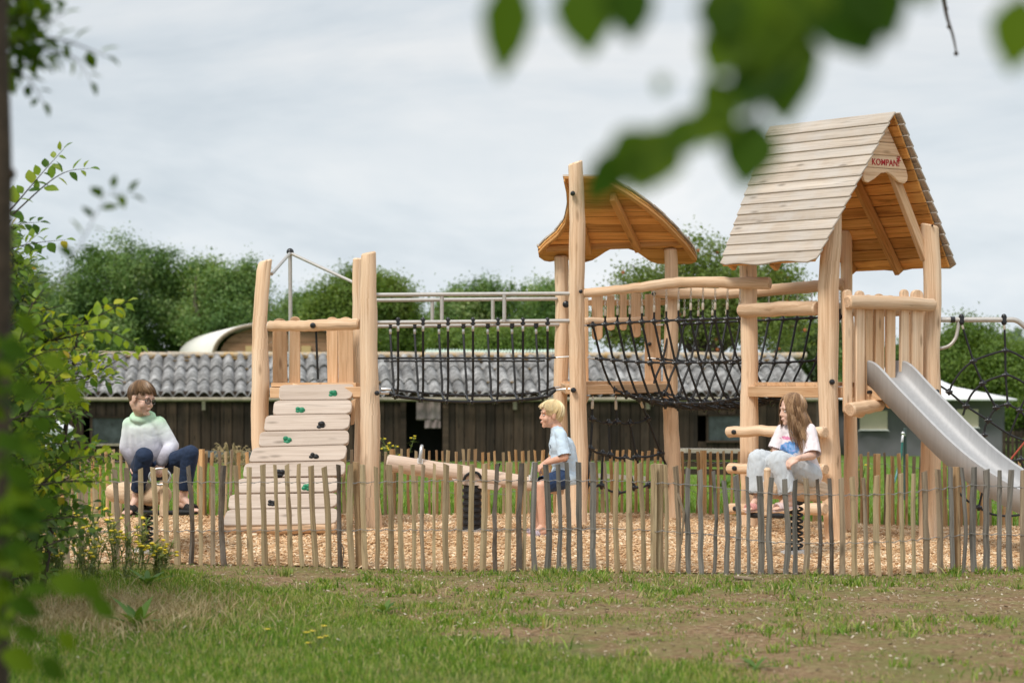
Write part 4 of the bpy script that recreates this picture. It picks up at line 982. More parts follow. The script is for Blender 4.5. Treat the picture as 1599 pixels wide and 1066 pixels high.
def round_plank(parent, p0, p1, wd, th, mat, nrm, top_round=True, bot_round=False, name='board', skew=0.0, seed=0):
    """plank along p0 (bottom) -> p1 (top) with a rounded head"""
    p0, p1 = Vector(p0), Vector(p1); d = (p1 - p0); L = d.length; d.normalize(); nrm = Vector(nrm).normalized(); sd = d.cross(nrm).normalized()
    rs = random.Random(seed); h = wd / 2; poly = []
    k1 = rs.uniform(.9, 1.08); k0 = rs.uniform(.92, 1.08)
    if bot_round: poly += [(h * .75 * (1 - math.cos(a)) if False else h * .7 * (1 - math.sin(a)), -h * k0 * math.cos(a)) for a in [math.pi / 2 * (1 - j / 4) for j in range(5)]][0:5]
    else: poly += [(0, -h * k0)]
    if top_round: poly += [(L - h * .7 * (1 - math.sin(a)), -h * k1 * math.cos(a)) for a in [math.pi * j / 8 for j in range(9)]]
    else: poly += [(L, -h * k1), (L, h * k1)]
    if bot_round: poly += [(h * .7 * (1 - math.sin(a)), h * k0 * math.cos(a)) for a in [math.pi / 2 * j / 4 for j in range(5)]]
    else: poly += [(0, h * k0)]
    out = []
    for q in poly:
        if not out or abs(q[0] - out[-1][0]) + abs(q[1] - out[-1][1]) > 1e-4: out.append(q)
    if abs(out[0][0] - out[-1][0]) + abs(out[0][1] - out[-1][1]) < 1e-4: out.pop()
    mb = MB(); mb.prism(out, p0, d, sd, nrm, th)
    ob = mb.build(name, mat, parent, True, 30)
    bv = ob.modifiers.new('edge', 'BEVEL'); bv.width = .006; bv.segments = 2; bv.limit_method = 'ANGLE'; bv.angle_limit = R(40)
    return ob
def rope(parent, pts, r=.0098, name='rope', mat=None, smooth=4, n=7):
    mb = MB(); mb.tube(interp_pts(pts, smooth) if len(pts) > 2 else pts, r, n); return mb.build(name, mat or M['rope'], parent)
KNOT = None
def knot(parent, p, r=.024, name='rope_joint'):
    global KNOT
    if KNOT is None:
        mb = MB(); mb.ball((0, 0, 0), 1, 12, 8, None, (1.0, .72, .82)); mb.tube([(-1.25, 0, 0), (-.5, 0, 0), (.5, 0, 0), (1.25, 0, 0)], [.42, .62, .62, .42], 8); mb.tube([(0, 0, -1.2), (0, 0, -.5), (0, 0, .5), (0, 0, 1.2)], [.42, .62, .62, .42], 8)
        o = mb.build(name, M['blackplastic'], None); KNOT = o.data; bpy.data.objects.remove(o)
    o = bpy.data.objects.new(name, KNOT); COL.objects.link(o); o.parent = parent
    o.location = Vector(p) - world_loc(parent); o.scale = (r, r, r); return o
def ferrule(parent, a, b_, r=.012, name='ferrule', mat=None):
    mb = MB(); a, b_ = Vector(a), Vector(b_); mb.tube([a, a.lerp(b_, .12), a.lerp(b_, .88), b_], [r * .75, r, r, r * .75], 9); return mb.build(name, mat or M['ferrule'], parent)
def pipe(parent, pts, r, name='pipe', mat=None, n=12, smooth=0):
    mb = MB(); mb.tube(interp_pts(pts, smooth) if smooth else pts, r, n); return mb.build(name, mat or M['galv'], parent)
def chain(parent, a, b_, name='chain'):
    a, b_ = Vector(a), Vector(b_); L = (b_ - a).length; n = max(2, int(L / .026)); d = (b_ - a).normalized(); mb = MB()
    s0 = d.orthogonal().normalized(); s1 = d.cross(s0)
    for i in range(n):
        c = a.lerp(b_, (i + .5) / n); s = s0 if i % 2 else s1
        mb.tube([c + d * .016 * math.cos(q) + s * .008 * math.sin(q) for q in [2 * math.pi * j / 8 for j in range(9)]], .0028, 5, False)
    return mb.build(name, M['steel'], parent)

# positions of the posts (x, y)
P1 = (405, 19.75); P2 = (580, 19.1); P3 = (560, 20.15)
# ================= left climbing tower with the ramp
lt = thing('climbing_tower', (-1.6, 19.6, .1), 'small open wooden climbing tower of three leaning posts at the left, without a roof', 'play tower')
post(lt, 414, 407, 19.75, 22, 414, 30, 1, (.42, 0), -.045)
post(lt, 575.5, 394, 19.1, 24, 583, 34, 2, (.2, .1), -.02)
post(lt, 559, 403, 20.15, 17, 566, 25, 3, (.05, 0))
# top rail in front
log('rail', M['log'], [at(419, 508.5, 19.45), at(455, 509, 19.38), at(490, 508, 19.3), at(530, 506.5, 19.22), at(562, 505.5, 19.16)], [.043, .043, .047, .045, .043], lt, 4)
cap(lt, at(488.5, 508, 19.24), .023)
for (xb, xt, yt, w_) in ((438, 437, 497, 23), (460.5, 461, 494, 16.5), (520, 519, 495, 17), (541, 540, 495, 24)):
    Y = 20.0; round_plank(lt, at(xb, 615, Y), at(xt, yt, Y), w_ * Y / FPX, .035, M['board'], (0, -1, 0), True, seed=int(xb))
# platform frame, deck
def beam_obj(parent, a, b_, w_, h, name='platform_beam', mat=None):
    mb = MB(); mb.beam(a, b_, w_, h); ob = mb.build(name, mat or M['board'], parent, True, 30)
    bv = ob.modifiers.new('edge', 'BEVEL'); bv.width = .006; bv.segments = 2; return ob
beam_obj(lt, at(424, 613, 19.55), at(566, 612, 19.15), .06, .085)
beam_obj(lt, at(424, 608, 19.95), at(553, 608, 20.1), .06, .085)
beam_obj(lt, at(556, 613, 19.3), at(553, 608, 20.0), .06, .085)
for k in range(7):
    t = k / 6.5; a = at(428, 603.5, 19.62 + .3 * t) ; b_ = at(560 - 6 * t, 603.5, 19.25 + .82 * t)
    a.z = b_.z = 1.245
    mb = MB(); mb.beam(a, b_, .098 if t > 0 else .09, .03); mb.build('deck_board', M['board'], lt, True, 30)
plank(lt, [at(548, 625, 19.12), at(556, 622, 19.15), at(553, 662, 19.12), at(547, 664, 19.1)], .03, M['board'], (0, 1, 0), 'bracket_board')
# ramp of nine planks
ramp_px = [((437, 605), (554.5, 603.5), (549, 626.5), (435.5, 627)), ((428.5, 629.5), (550.5, 628.5), (549, 648.5), (426, 650.5)), ((415.5, 652.5), (548, 650.5), (545, 673), (412, 675)),
           ((406.5, 678), (545.5, 676), (545, 696.5), (404, 699.5)), ((396, 702.5), (543, 699), (539, 721), (388, 723.5)), ((383, 727), (540, 724), (538.5, 745), (379, 747.5)),
           ((372, 751), (529, 749.5), (527.5, 770), (371, 772)), ((359, 776), (528, 774), (526, 794), (356, 797)), ((355, 799.5), (528, 797.5), (526, 820), (347, 822.5))]
rt_ = thing('climbing_ramp', tuple(at(440, 823, 18.2)), 'sloping ramp of nine pale planks with green and black holds against the left tower', 'climbing ramp')
def Yramp(y): return 19.25 - (y - 603) / 220 * 1.05
for i, q in enumerate(ramp_px):
    pts = [at(x, y, Yramp(y)) for x, y in q]
    nrm = Vector((0, -1, .83)).normalized()
    c0, c1, c2, c3 = pts
    def rc(a, b_, c, r=.035):        # rounded corner at b_
        u = (a - b_).normalized() * r; v = (c - b_).normalized() * r
        return [b_ + u, b_ + u * .35 + v * .35 * .6, b_ + v]
    poly = rc(c3, c0, c1) + rc(c0, c1, c2) + rc(c1, c2, c3, .045) + rc(c2, c3, c0, .03)
    plank(rt_, poly, .035, M['ramp'], nrm, 'ramp_plank')
def rail_under(px0, px1):
    a = at(px0, 606, Yramp(606) + .13); b_ = at(px1, 826, Yramp(826) + .13); mb = MB(); mb.beam(a, b_, .06, .1, (0, 1, 0)); mb.build('ramp_bearer', M['board'], rt_, True, 30)
rail_under(462, 395); rail_under(530, 500)
log('toe_log', M['log'], [at(343, 823, 18.25), at(440, 822, 18.25), at(525, 821, 18.25)], [.05, .055, .05], rt_, 6)
def hold(px, py, mat, seed, s=.03):
    rs = random.Random(seed); p = at(px, py, Yramp(py) - .035); mb = MB()
    for k in range(4):
        a = k * 1.7 + rs.uniform(0, 1); q = p + Vector((math.cos(a) * s * .62, -.012, math.sin(a) * s * .55)); r = s * rs.uniform(.45, .75)
        mb.ball(q, r, 9, 6, None, (r * 1.15, r * .8, r))
    mb.ball(p, s * .7, 9, 6); mb.build('climbing_hold', mat, rt_)
for i, (px, py, c) in enumerate(((519.5, 615, 'g'), (468, 640, 'g'), (500.5, 664, 'b'), (448, 687, 'g'), (490, 712, 'b'), (437.5, 738.5, 'b'), (479, 761, 'g'), (424.5, 785, 'b'))):
    hold(px, py, M['greenhold'] if c == 'g' else M['rubber'], i)
for x in (452, 494, 536): cap(rt_, at(x, 613.5, Yramp(613) - .02), .007, (0, -1, .8), 'bolt').data.materials[0] = M['steel']
# fireman's pole frame behind the tower
fp = thing('fireman_pole', tuple(at(454, 806, 20.75)), 'thin galvanised sliding pole with two slanting braces behind the left tower', 'sliding pole')
ap = at(453, 395, 20.7)
pipe(fp, [ap, at(454, 600, 20.7), Vector((at(454, 600, 20.7).x, 20.7, .05))], .017, 'pole')
pipe(fp, [ap, at(424, 428, 19.8)], .014, 'brace'); pipe(fp, [ap, at(552, 441, 20.15)], .014, 'brace')
mb = MB(); mb.ball(ap + Vector((0, 0, .01)), .032, 12, 8); mb.build('cap', M['blackplastic'], fp)
cr_ = thing('climbing_rope', tuple(at(494, 516, 19.35)), 'single black rope hanging from the top rail of the left tower', 'rope')
rope(cr_, [at(493.5, 515, 19.32), at(495, 555, 19.33), at(496.5, 592, 19.34)], .009)

# ================= middle tower with the curved roof
M1 = Vector((.511, 19.3, 0)); M2 = Vector((.417, 20.4, 0)); M3 = Vector((1.335, 20.3, 0))
mt = thing('roofed_tower', (.75, 19.95, .13), 'middle wooden tower with a tall front post and swooping curved fin shaped roof', 'play tower')
post(mt, 899, 253, 19.3, 22.5, 901.5, 29, 11, (.3, .1), .01)
post(mt, 876.5, 400, 20.4, 21, 879, 24, 12, (0, 0))
post(mt, 1047, 388, 20.3, 21, 1051, 26, 13, (0, 0))
# curved roof: a panel of planks that is low at the back posts and rises to the tall front post
LC = [(880, 279), (885, 301), (886.5, 323), (882, 344.5), (869.5, 363), (851, 378.6), (840, 391), (841.7, 402), (850, 407)]
RC = [(950, 281), (981, 299), (1012, 320), (1036.6, 341), (1055, 360), (1074, 381), (1088.6, 402), (1086.5, 410), (1078, 413)]
def curve_x(C, y):
    for (a, b_), (c, d) in zip(C, C[1:]):
        if (b_ <= y <= d): return a + (c - a) * (y - b_) / (d - b_)
    return C[0][0] if y < C[0][1] else C[-1][0]
YT, YB = 19.42, 20.5
def Yroof(y): return YT + (YB - YT) * (y - 279) / 134
zt, zb = at(900, 279, YT), at(900, 413, YB)
nr = Vector((0, -(zt.z - zb.z), -(YB - YT))).normalized()      # underside normal (towards the viewer and down)
rf = [279, 297, 312, 326, 339, 351, 363, 375, 388]
for i in range(len(rf) - 1):
    ya, yb = rf[i], rf[i + 1] - .7
    L = [(curve_x(LC, ya + (yb - ya) * k / 3), ya + (yb - ya) * k / 3) for k in range(4)]
    Rr = [(curve_x(RC, ya + (yb - ya) * k / 3), ya + (yb - ya) * k / 3) for k in range(4)][::-1]
    plank(mt, [at(x, y, Yroof(y)) for x, y in L + Rr], -.02, M['under'], nr, 'roof_board')
    # weathered lap boards on the outside
    yc = rf[i + 1] + 2.5
    L2 = [(x - 1.2, y) for x, y in [(curve_x(LC, ya), ya), (curve_x(LC, (ya + yc) / 2), (ya + yc) / 2), (curve_x(LC, yc), yc)]]
    R2 = [(x + 3, y) for x, y in [(curve_x(RC, yc), yc), (curve_x(RC, (ya + yc) / 2), (ya + yc) / 2), (curve_x(RC, ya), ya)]]
    o_ = -nr * (.024 + .006 * (i % 2))
    plank(mt, [at(x, y, Yroof(y)) + o_ for x, y in L2 + R2], -.016, M['roof'], nr, 'shingle_board')
# the lowest boards, cut to a wavy edge with an arch in the middle
low = [(841, 388), (840, 391), (841.7, 402), (850, 408), (858.7, 409.5), (872, 407), (885, 406), (900, 410), (913, 410.5), (925, 407), (936, 400), (946, 393), (953, 389.5), (981, 388.5), (994, 393), (1006, 402), (1016, 409), (1028, 413), (1042, 413), (1060, 413.5), (1078, 413), (1086.5, 410), (1088.6, 402), (1080, 389)]
plank(mt, [at(x, y, Yroof(y)) for x, y in low], -.022, M['under'], nr, 'eaves_board')
low2 = [(838, 388)] + [(x, y + .5) for x, y in low[1:-1]] + [(1084, 389)]
plank(mt, [at(x, y, Yroof(y)) - nr * .026 for x, y in low2], -.018, M['roof'], nr, 'shingle_board')
# bent barge boards on both edges
for C, w_ in ((LC, 6.5), (RC, -8)):
    C2 = [c for c in C[:7]]
    poly = [at(x, y, Yroof(y)) for x, y in C2] + [at(x + w_ * (1.0 if i else .4), y + (2 if w_ < 0 else 0), Yroof(y)) for i, (x, y) in reversed(list(enumerate(C2)))]
    plank(mt, poly, .03, M['rafter'], nr, 'barge_board')
def rafter(parent, a, b_, w_, h, nrm, name='rafter', mat=None):
    mb = MB(); mb.beam(a, b_, w_, h, nrm); ob = mb.build(name, mat or M['rafter'], parent, True, 30)
    bv = ob.modifiers.new('edge', 'BEVEL'); bv.width = .006; bv.segments = 2; return ob
rafter(mt, at(956, 299, Yroof(299)) + nr * .05, at(996, 381, Yroof(381)) + nr * .05, .05, .08, nr)
rafter(mt, at(911, 352, Yroof(352)) + nr * .05, at(920, 385, Yroof(385)) + nr * .05, .05, .07, nr)
rafter(mt, at(852, 389, 20.28), at(1064, 379, 20.24), .07, .05, (0, 0, 1), 'roof_beam')
cap(mt, at(894.5, 302, 19.2), .02)
# rear railing of hanging boards with two rails
for (x, y0, y1, w_) in ((932.5, 531, 461, 18), (953.5, 516, 461, 13), (973, 516, 459, 12), (993, 527, 457, 17)):
    Y = 20.42; round_plank(mt, at(x, y0, Y), at(x, y1, Y), w_ * Y / FPX, .03, M['board'], (0, -1, 0), False, True, seed=int(x))
Y = 20.36
plank(mt, [at(1007, 598, Y), at(1007, 459, Y), at(1031.5, 459, Y), at(1032, 598, Y)], .04, M['board'], (0, 1, 0), 'broad_board')
plank(mt, [at(913, 600, 20.3), at(913, 465, 20.3), at(919, 465, 20.3), at(919, 600, 20.3)], .04, M['board'], (0, 1, 0), 'broad_board')
cap(mt, at(1014.5, 537, 20.33), .017); cap(mt, at(1014, 567.5, 20.33), .017)
beam_obj(mt, at(886, 473, 20.5), at(1040, 472, 20.5), .045, .05, 'back_rail')
log('rail', M['log'], [at(912, 502, 20.05), at(960, 501.5, 20.2), at(1010, 499, 20.28)], [.032, .033, .03], mt, 15)
beam_obj(mt, at(912, 608.5, 19.38), at(1039, 605.5, 20.18), .07, .075)
beam_obj(mt, at(890, 608, 19.4), at(882, 604, 20.35), .07, .075)
beam_obj(mt, at(884, 604, 20.42), at(1046, 604, 20.36), .07, .075)
for k in range(6):
    t = (k + .4) / 6; a = M1.lerp(M2, t) + Vector((.02, 0, 0)); b_ = M3.lerp(M2, 0) ; 
    yy = 19.45 + t * .9; xa = .50 - .08 * t; xb = .53 + (yy - 19.35) / .95 * .80
    mb = MB(); mb.beam((xa, yy, 1.255), (max(xb, xa + .08), yy, 1.255), .14, .03); mb.build('deck_board', M['board'], mt, True, 30)
cap(mt, at(895.5, 609, 19.2), .022); cap(mt, at(907, 455, 19.2), .016); cap(mt, at(884, 475, 20.28), .03)
cap(lt, at(588.5, 613.5, 19.0), .02); cap(lt, at(419, 508, 19.5), .02)
plank(mt, [at(914, 618, 19.42), at(921, 618, 19.44), at(915, 632, 19.42)], .04, M['board'], (0, 1, 0), 'bracket_board')

# ---- suspended rope bridge between parallel steel bars, left tower to middle tower
pb = thing('parallel_bars', tuple(at(740, 460, 19.6)), 'two pairs of long steel hand bars joined by short uprights above the rope bridge', 'hand bars')
pn = pipe(pb, [at(586, 460.3, 19.12), at(892, 458.3, 19.28)], .0165, 'upper_bar'); pipe(pb, [at(588, 468.8, 20.15), at(870, 466.5, 20.35)], .0165, 'upper_bar')
pipe(pb, [at(588, 503.6, 19.12), at(892, 500.8, 19.28)], .0165, 'lower_bar'); pipe(pb, [at(590, 509.2, 20.15), at(873, 506.5, 20.35)], .0165, 'lower_bar')
for px in (690, 787.5):
    pipe(pb, [at(px, 460, 19.18), at(px, 502.5, 19.18)], .0155, 'upright')
for px in (675, 769.5):
    pipe(pb, [at(px, 468, 20.22), at(px, 508, 20.22)], .0155, 'upright')
br = thing('rope_bridge', tuple(at(740, 612, 19.6)), 'narrow hanging bridge of black ropes slung below the steel bars beside the left tower', 'rope bridge')
near_x = [621.5, 660.5, 699.5, 738.5, 777.5, 816.5, 855]; far_x = [609.5, 647.5, 685.5, 723.5, 761.5, 799.5, 837]
def sag(x, y_end, y_mid): t = (x - 600) / 280; return y_end + (y_mid - y_end) * 4 * t * (1 - t)
def side(xs_, Yl, ytop, dx_mid, ymid0, dx_bot, ybe, ybm, yd):
    mids, bots = [], []
    for x in xs_:
        Y = Yl(x); yt = ytop(x)
        top = at(x, yt, Y); mid = at(x + dx_mid, ymid0, Y + yd * .5); bot = at(x + dx_bot, sag(x, ybe, ybm), Y + yd)
        mb = MB(); mb.ball(top + Vector((0, 0, .021)), .016, 10, 7); mb.ball(top - Vector((0, 0, .012)), .018, 10, 7); mb.tube([top + Vector((0, 0, .02)), top - Vector((0, 0, .02))], .021, 10); mb.build('bar_clamp', M['blackplastic'], br)
        ferrule(br, top - Vector((0, 0, .03)), top - Vector((0, 0, .075)), .011, mat=M['steel'])
        rope(br, [top - Vector((0, 0, .07)), mid, bot.lerp(mid, .3) + Vector((.006, 0, 0)), bot], .0098, 'hanging_rope')
        knot(br, mid, .017); knot(br, bot, .02); mids.append(mid); bots.append(bot)
    return mids, bots
mn, bn = side(near_x, lambda x: 19.12 + (x - 588) / 300 * .16, lambda x: 502.5, 0.2, 559, -1.5, 614, 627, .15)
mf, bf = side(far_x, lambda x: 20.15 + (x - 588) / 300 * .2, lambda x: 508, 2.5, 563.5, 4.5, 607, 617, -.15)
rope(br, [at(590, 559.3, 19.2)] + mn + [at(868, 558, 19.3)], .0085, 'side_rope'); rope(br, [at(600, 563.5, 20.1)] + mf + [at(850, 563, 20.2)], .0085, 'side_rope')
rope(br, [at(607, 614, 19.3)] + bn + [at(868, 609, 19.45)], .010, 'floor_rope'); rope(br, [at(610, 608, 20.0)] + bf + [at(866, 605, 20.15)], .010, 'floor_rope')
ferrule(br, at(868, 558, 19.3), at(891, 556.5, 19.3), .006, 'end_fitting', M['steel'])
for i in range(7):
    a, b_ = bn[i], bf[i]; mid = a.lerp(b_, .5) - Vector((0, 0, .03)); rope(br, [a, mid, b_], .009, 'floor_rung'); knot(br, mid, .02)
rope(br, [at(609, 612, 19.7)] + [bn[i].lerp(bf[i], .5) - Vector((0, 0, .03)) for i in range(7)] + [at(868, 607, 19.8)], .010, 'floor_rope')
for a, b_ in ((at(594, 613, 19.25), at(608, 614, 19.3)), (at(596, 607, 20.0), at(611, 608, 20.0)), (at(868, 609, 19.45), at(892, 607, 19.4)), (at(866, 605, 20.15), at(884, 604, 20.2))):
    ferrule(br, a, b_, .011, 'end_fitting', M['steel'])

# ================= right tower with the gabled roof
A = Vector((2.477, 18.7, 0)); ea = Vector((.8, .6, 0)); en = Vector((.6, -.8, 0)); UP = Vector((0, 0, 1))
B = A + ea * 1.08; C = A - en * 1.0; D = B - en * 1.0
rt = thing('playhouse_tower', (2.6, 19.4, .05), 'tall wooden playhouse tower with a steep gabled board roof and red lettering on its gable', 'play tower')
Cy = 19.5; By = 19.35; Dy = 20.15
post(rt, 1299, 345, 18.7, 31, 1306, 34, 31, (.9, 0), -.035)
post(rt, 1451, 351, By, 27, 1449, 29, 32, (-.25, 0), .03)
post(rt, 1168, 405, Cy, 25, 1168.5, 28, 33)
post(rt, 1321.5, 360, Dy, 19, 1328, 22, 34)
ZR = 3.36; ZE = 2.185
Rn = A + ea * .54 + en * .18 + UP * ZR; Rf = A + ea * .54 - en * 1.25 + UP * ZR
ELn = A - ea * .25 + en * .12 + UP * ZE; ELf = C - ea * .25 + en * .02 + UP * ZE
ERn = B + ea * .25 + en * .03 + UP * ZE; ERf = D + ea * .25 - en * .10 + UP * ZE
def roof_slope(Rn, Rf, En, Ef, out, label, ncourse=14):
    for i in range(ncourse):
        t0, t1 = i / ncourse, (i + 1) / ncourse
        a, b_ = Rn.lerp(En, t0), Rf.lerp(Ef, t0); c, d = Rn.lerp(En, t1), Rf.lerp(Ef, t1)
        dn = (c - a).normalized(); along = (b_ - a).normalized()
        # inner lining board, sub flush
        plank(rt, [a + along * .05, c - dn * .008 + along * .05, d - dn * .008, b_], -.016, M['under'], -out, 'roof_board')
        # outer lap board, tilted so that its foot stands proud of the next one
        lo = out * .036; hi = out * .021
        cc, dd = c + dn * .018, d + dn * .018
        if i == ncourse - 1:
            L = (dd - cc).length; pts = [cc + lo + along * (L * k / 14) + dn * (.014 * math.sin(k * .9 + .6) - .02 + .02 * (1 if 0 < k < 14 else -.6)) for k in range(15)]
            poly = [a + hi] + pts + [b_ + hi]
        else: poly = [a + hi, cc + lo, dd + lo, b_ + hi]
        nn = (cc + lo - a - hi).cross(b_ - a).normalized()
        if nn.dot(out) < 0: nn = -nn
        plank(rt, poly, .015, M['roof'], nn, 'shingle_board')
dl = (ELn - Rn).normalized(); al = (Rf - Rn).normalized(); outL = al.cross(dl).normalized()
if outL.z < 0: outL = -outL
dr = (ERn - Rn).normalized(); outR = al.cross(dr).normalized()
if outR.z < 0: outR = -outR
roof_slope(Rn, Rf, ELn, ELf, outL, 'left'); roof_slope(Rn, Rf, ERn, ERf, outR, 'right')
# rafters and barge boards under the roof
def under(p, out, k=.045): return p - out * k
for E, Rr, o_, nm in ((ELf, Rf, outL, 'barge_board'), (ERf, Rf, outR, 'barge_board')):
    ins = (Rf - Rn).normalized() * (.05 if Rr is Rn else -.05)
    rafter(rt, under(Rr.lerp(E, .02), o_) + ins, under(Rr.lerp(E, .985), o_) + ins, .04, .07, o_, nm)
for s, o_, E in ((.5, outL, (ELn + ELf) / 2), (.5, outR, (ERn + ERf) / 2)):
    rafter(rt, under((Rn + Rf) / 2, o_) - UP * .02, under(E, o_), .045, .075, o_)
# main rafters from the posts to the ridge
for p0, o_ in ((B, outR), (C, outL), (D, outR)):
    sidev = ea if o_ is outL else -ea
    a = p0 + UP * 2.25 + sidev * .02 - en * .02; b_ = p0 + ea * (.54 if p0 in (A, C) else -.54) + UP * (ZR - .17) - en * .02
    rafter(rt, a, b_, .05, .075, o_, 'rafter', M['board'] if p0 in (A, B) else M['rafter'])
rafter(rt, Rn - UP * .11 - en * .25, Rf - UP * .11 + en * .1, .05, .09, UP, 'ridge_beam')
rafter(rt, C + UP * 2.95 + ea * .24, C + UP * 2.95 + ea * .84, .045, .07, UP, 'collar_beam')
# gable board with lettering
gp = [(x, z_ + .06) for x, z_ in [(0, 3.25)] + [(.232, 2.89), (.25, 2.84), (.245, 2.80), (.21, 2.775), (.15, 2.785), (.08, 2.83), (.02, 2.855), (-.05, 2.845), (-.12, 2.80), (-.19, 2.765), (-.235, 2.775), (-.25, 2.81), (-.232, 2.89)]]
go = A + ea * .54 + en * .02
seams = [3.09, 2.985, 2.885]
def clip(poly, lo, hi):
    def half(pl, f):
        out = []
        for i in range(len(pl)):
            a, b_ = pl[i], pl[(i + 1) % len(pl)]
            fa, fb = f(a), f(b_)
            if fa >= 0: out.append(a)
            if fa * fb < 0:
                t = fa / (fa - fb); out.append((a[0] + (b_[0] - a[0]) * t, a[1] + (b_[1] - a[1]) * t))
        return out
    return half(half(poly, lambda p: p[1] - lo), lambda p: hi - p[1])
lv = [3.36, 3.15, 3.045, 2.945, 2.76]
for i in range(4):
    pl = clip(gp, lv[i + 1] + .0025, lv[i])
    if len(pl) > 2:
        gb = plank(rt, [go + ea * x + UP * z_ for x, z_ in pl], .028, M['post'], en, 'gable_board')
        if i == 2: sign_board = gb
cu = bpy.data.curves.new('lettering', 'FONT'); cu.body = 'KOMPAN!'; cu.size = .070; cu.extrude = .0012; cu.offset = .0007; cu.align_x = 'CENTER'; cu.space_character = 1.05
to = bpy.data.objects.new('lettering', cu); COL.objects.link(to); bpy.context.view_layer.update()
me = bpy.data.meshes.new_from_object(to.evaluated_get(bpy.context.evaluated_depsgraph_get())); bpy.data.objects.remove(to)
Mx = Matrix((ea, UP, -en)).transposed()
Mx = Matrix((ea, UP, en)).transposed()
for v in me.vertices:
    q = v.co; v.co = (go + en * .031 + ea * (q.x - .002) * .95 + UP * (2.968 + q.y)) + en * q.z - world_loc(sign_board)
me.materials.clear(); me.materials.append(M['red'])
lo_ = bpy.data.objects.new('lettering', me); COL.objects.link(lo_); lo_.parent = sign_board
# the little leaping figure above the exclamation mark
mb = MB(); fo = go + en * .031 + ea * .138 + UP * 3.022
def fp_(x, y): return fo + ea * x + UP * y
mb.tube([fp_(-.004, -.016), fp_(.002, .010)], [.005, .006], 8); mb.tube([fp_(-.020, .010), fp_(-.008, .006), fp_(.010, .006), fp_(.016, .024)], .004, 8); mb.tube([fp_(.002, .0), fp_(.024, -.008)], .004, 8); mb.ball(fp_(-.003, .021), .0055, 8, 6)
mb.build('emblem', M['red'], sign_board)

# rails, boards
cap(rt, at(1158, 441, 19.38), .018); cap(rt, B + UP * 1.19 + en * .08, .02, en); cap(rt, at(1456, 352, By - .09), .008)
cap(rt, at(1297, 596, 18.7) + Vector((0, -.085, 0)), .022)
log('rail', M['log'], [A + UP * 1.885 + ea * .07 + en * .09, (A + B) / 2 + UP * 1.89 + en * .09, B + UP * 1.88 - ea * .05 + en * .09], [.052, .055, .05], rt, 36)
log('rail', M['log'], [A - en * .1 + UP * 1.84 - ea * .06, (A + C) / 2 + UP * 1.845 - ea * .07, C + en * .02 + UP * 1.84 - ea * .06], [.056, .06, .055], rt, 37)
cap(rt, at(1227.5, 484, 19.0), .022)
# boards below the A-B rail:  fraction along A-B, bottom z, top z, width
for k, (fx, zb_, zt_, w_) in enumerate(((.105, 1.02, 1.985, .084), (.228, .99, 1.98, .092), (.328, 1.02, 1.95, .078), (.44, 1.05, 1.96, .092), (.555, 1.06, 1.95, .092), (.685, 1.27, 2.0, .09), (.818, 1.27, 2.0, .115))):
    p = A.lerp(B, fx) + en * (.02 if 1 < k < 5 else .035)
    round_plank(rt, p + UP * zb_, p + UP * zt_, w_ * 1.02, .03, M['post'] if not 1 < k < 5 else M['board'], en, True, True, seed=50 + k)
# boards on the far rail D side and left
for k, fx in enumerate((.3, .52, .74)):
    p = D.lerp(B, fx) + ea * .03; round_plank(rt, p + UP * 1.2, p + UP * 1.9, .09, .03, M['board'], ea, True, True, seed=70 + k)
log('rail', M['log'], [D + UP * 1.85 + ea * .06 + en * .1, B + UP * 1.85 + ea * .06 - en * .1], [.05, .05], rt, 38)
# platform
for a, b_ in ((A, B), (A, C), (C, D), (D, B)):
    d = (b_ - a).normalized(); beam_obj(rt, a + d * .07 + UP * 1.19, b_ - d * .07 + UP * 1.19, .06, .085)
for k in range(9):
    t = (k + .5) / 9; a = A.lerp(C, t); b_ = B.lerp(D, t); mb = MB(); mb.beam(a + ea * .03 + UP * 1.25, b_ - ea * .03 + UP * 1.25, .107, .03, UP); mb.build('deck_board', M['board'], rt, True, 30)
log('foot_log', M['log'], [A + ea * .08 + UP * 1.055 + en * .11, A + ea * .24 + UP * 1.075 + en * .11, A + ea * .42 + UP * 1.09 + en * .11], [.058, .056, .05], rt, 39)
# boards on the A-C side behind the girl: none, it is the bridge entrance

# log ladder: three logs bolted across the posts, behind the girl
ll = thing('log_ladder', (2.1, 18.95, .05), 'three horizontal peeled logs bolted across two posts as a climbing ladder behind the girl', 'log ladder')
for i, (y0, y1, x0) in enumerate(((674.5, 675, 1137), (731, 732.5, 1138), (794, 794, 1139))):
    a = at(x0, y0, 19.32); b_ = at(1290, y1, 18.52); 
    log('rung_log', M['log'], [a, a.lerp(b_, .35) + UP * (.012 if i == 0 else -.004), a.lerp(b_, .7) - UP * .004, b_], [.043, .041, .044, .046], ll, 40 + i)
    cap(ll, at(x0 + 9, y0, 19.2), .02)

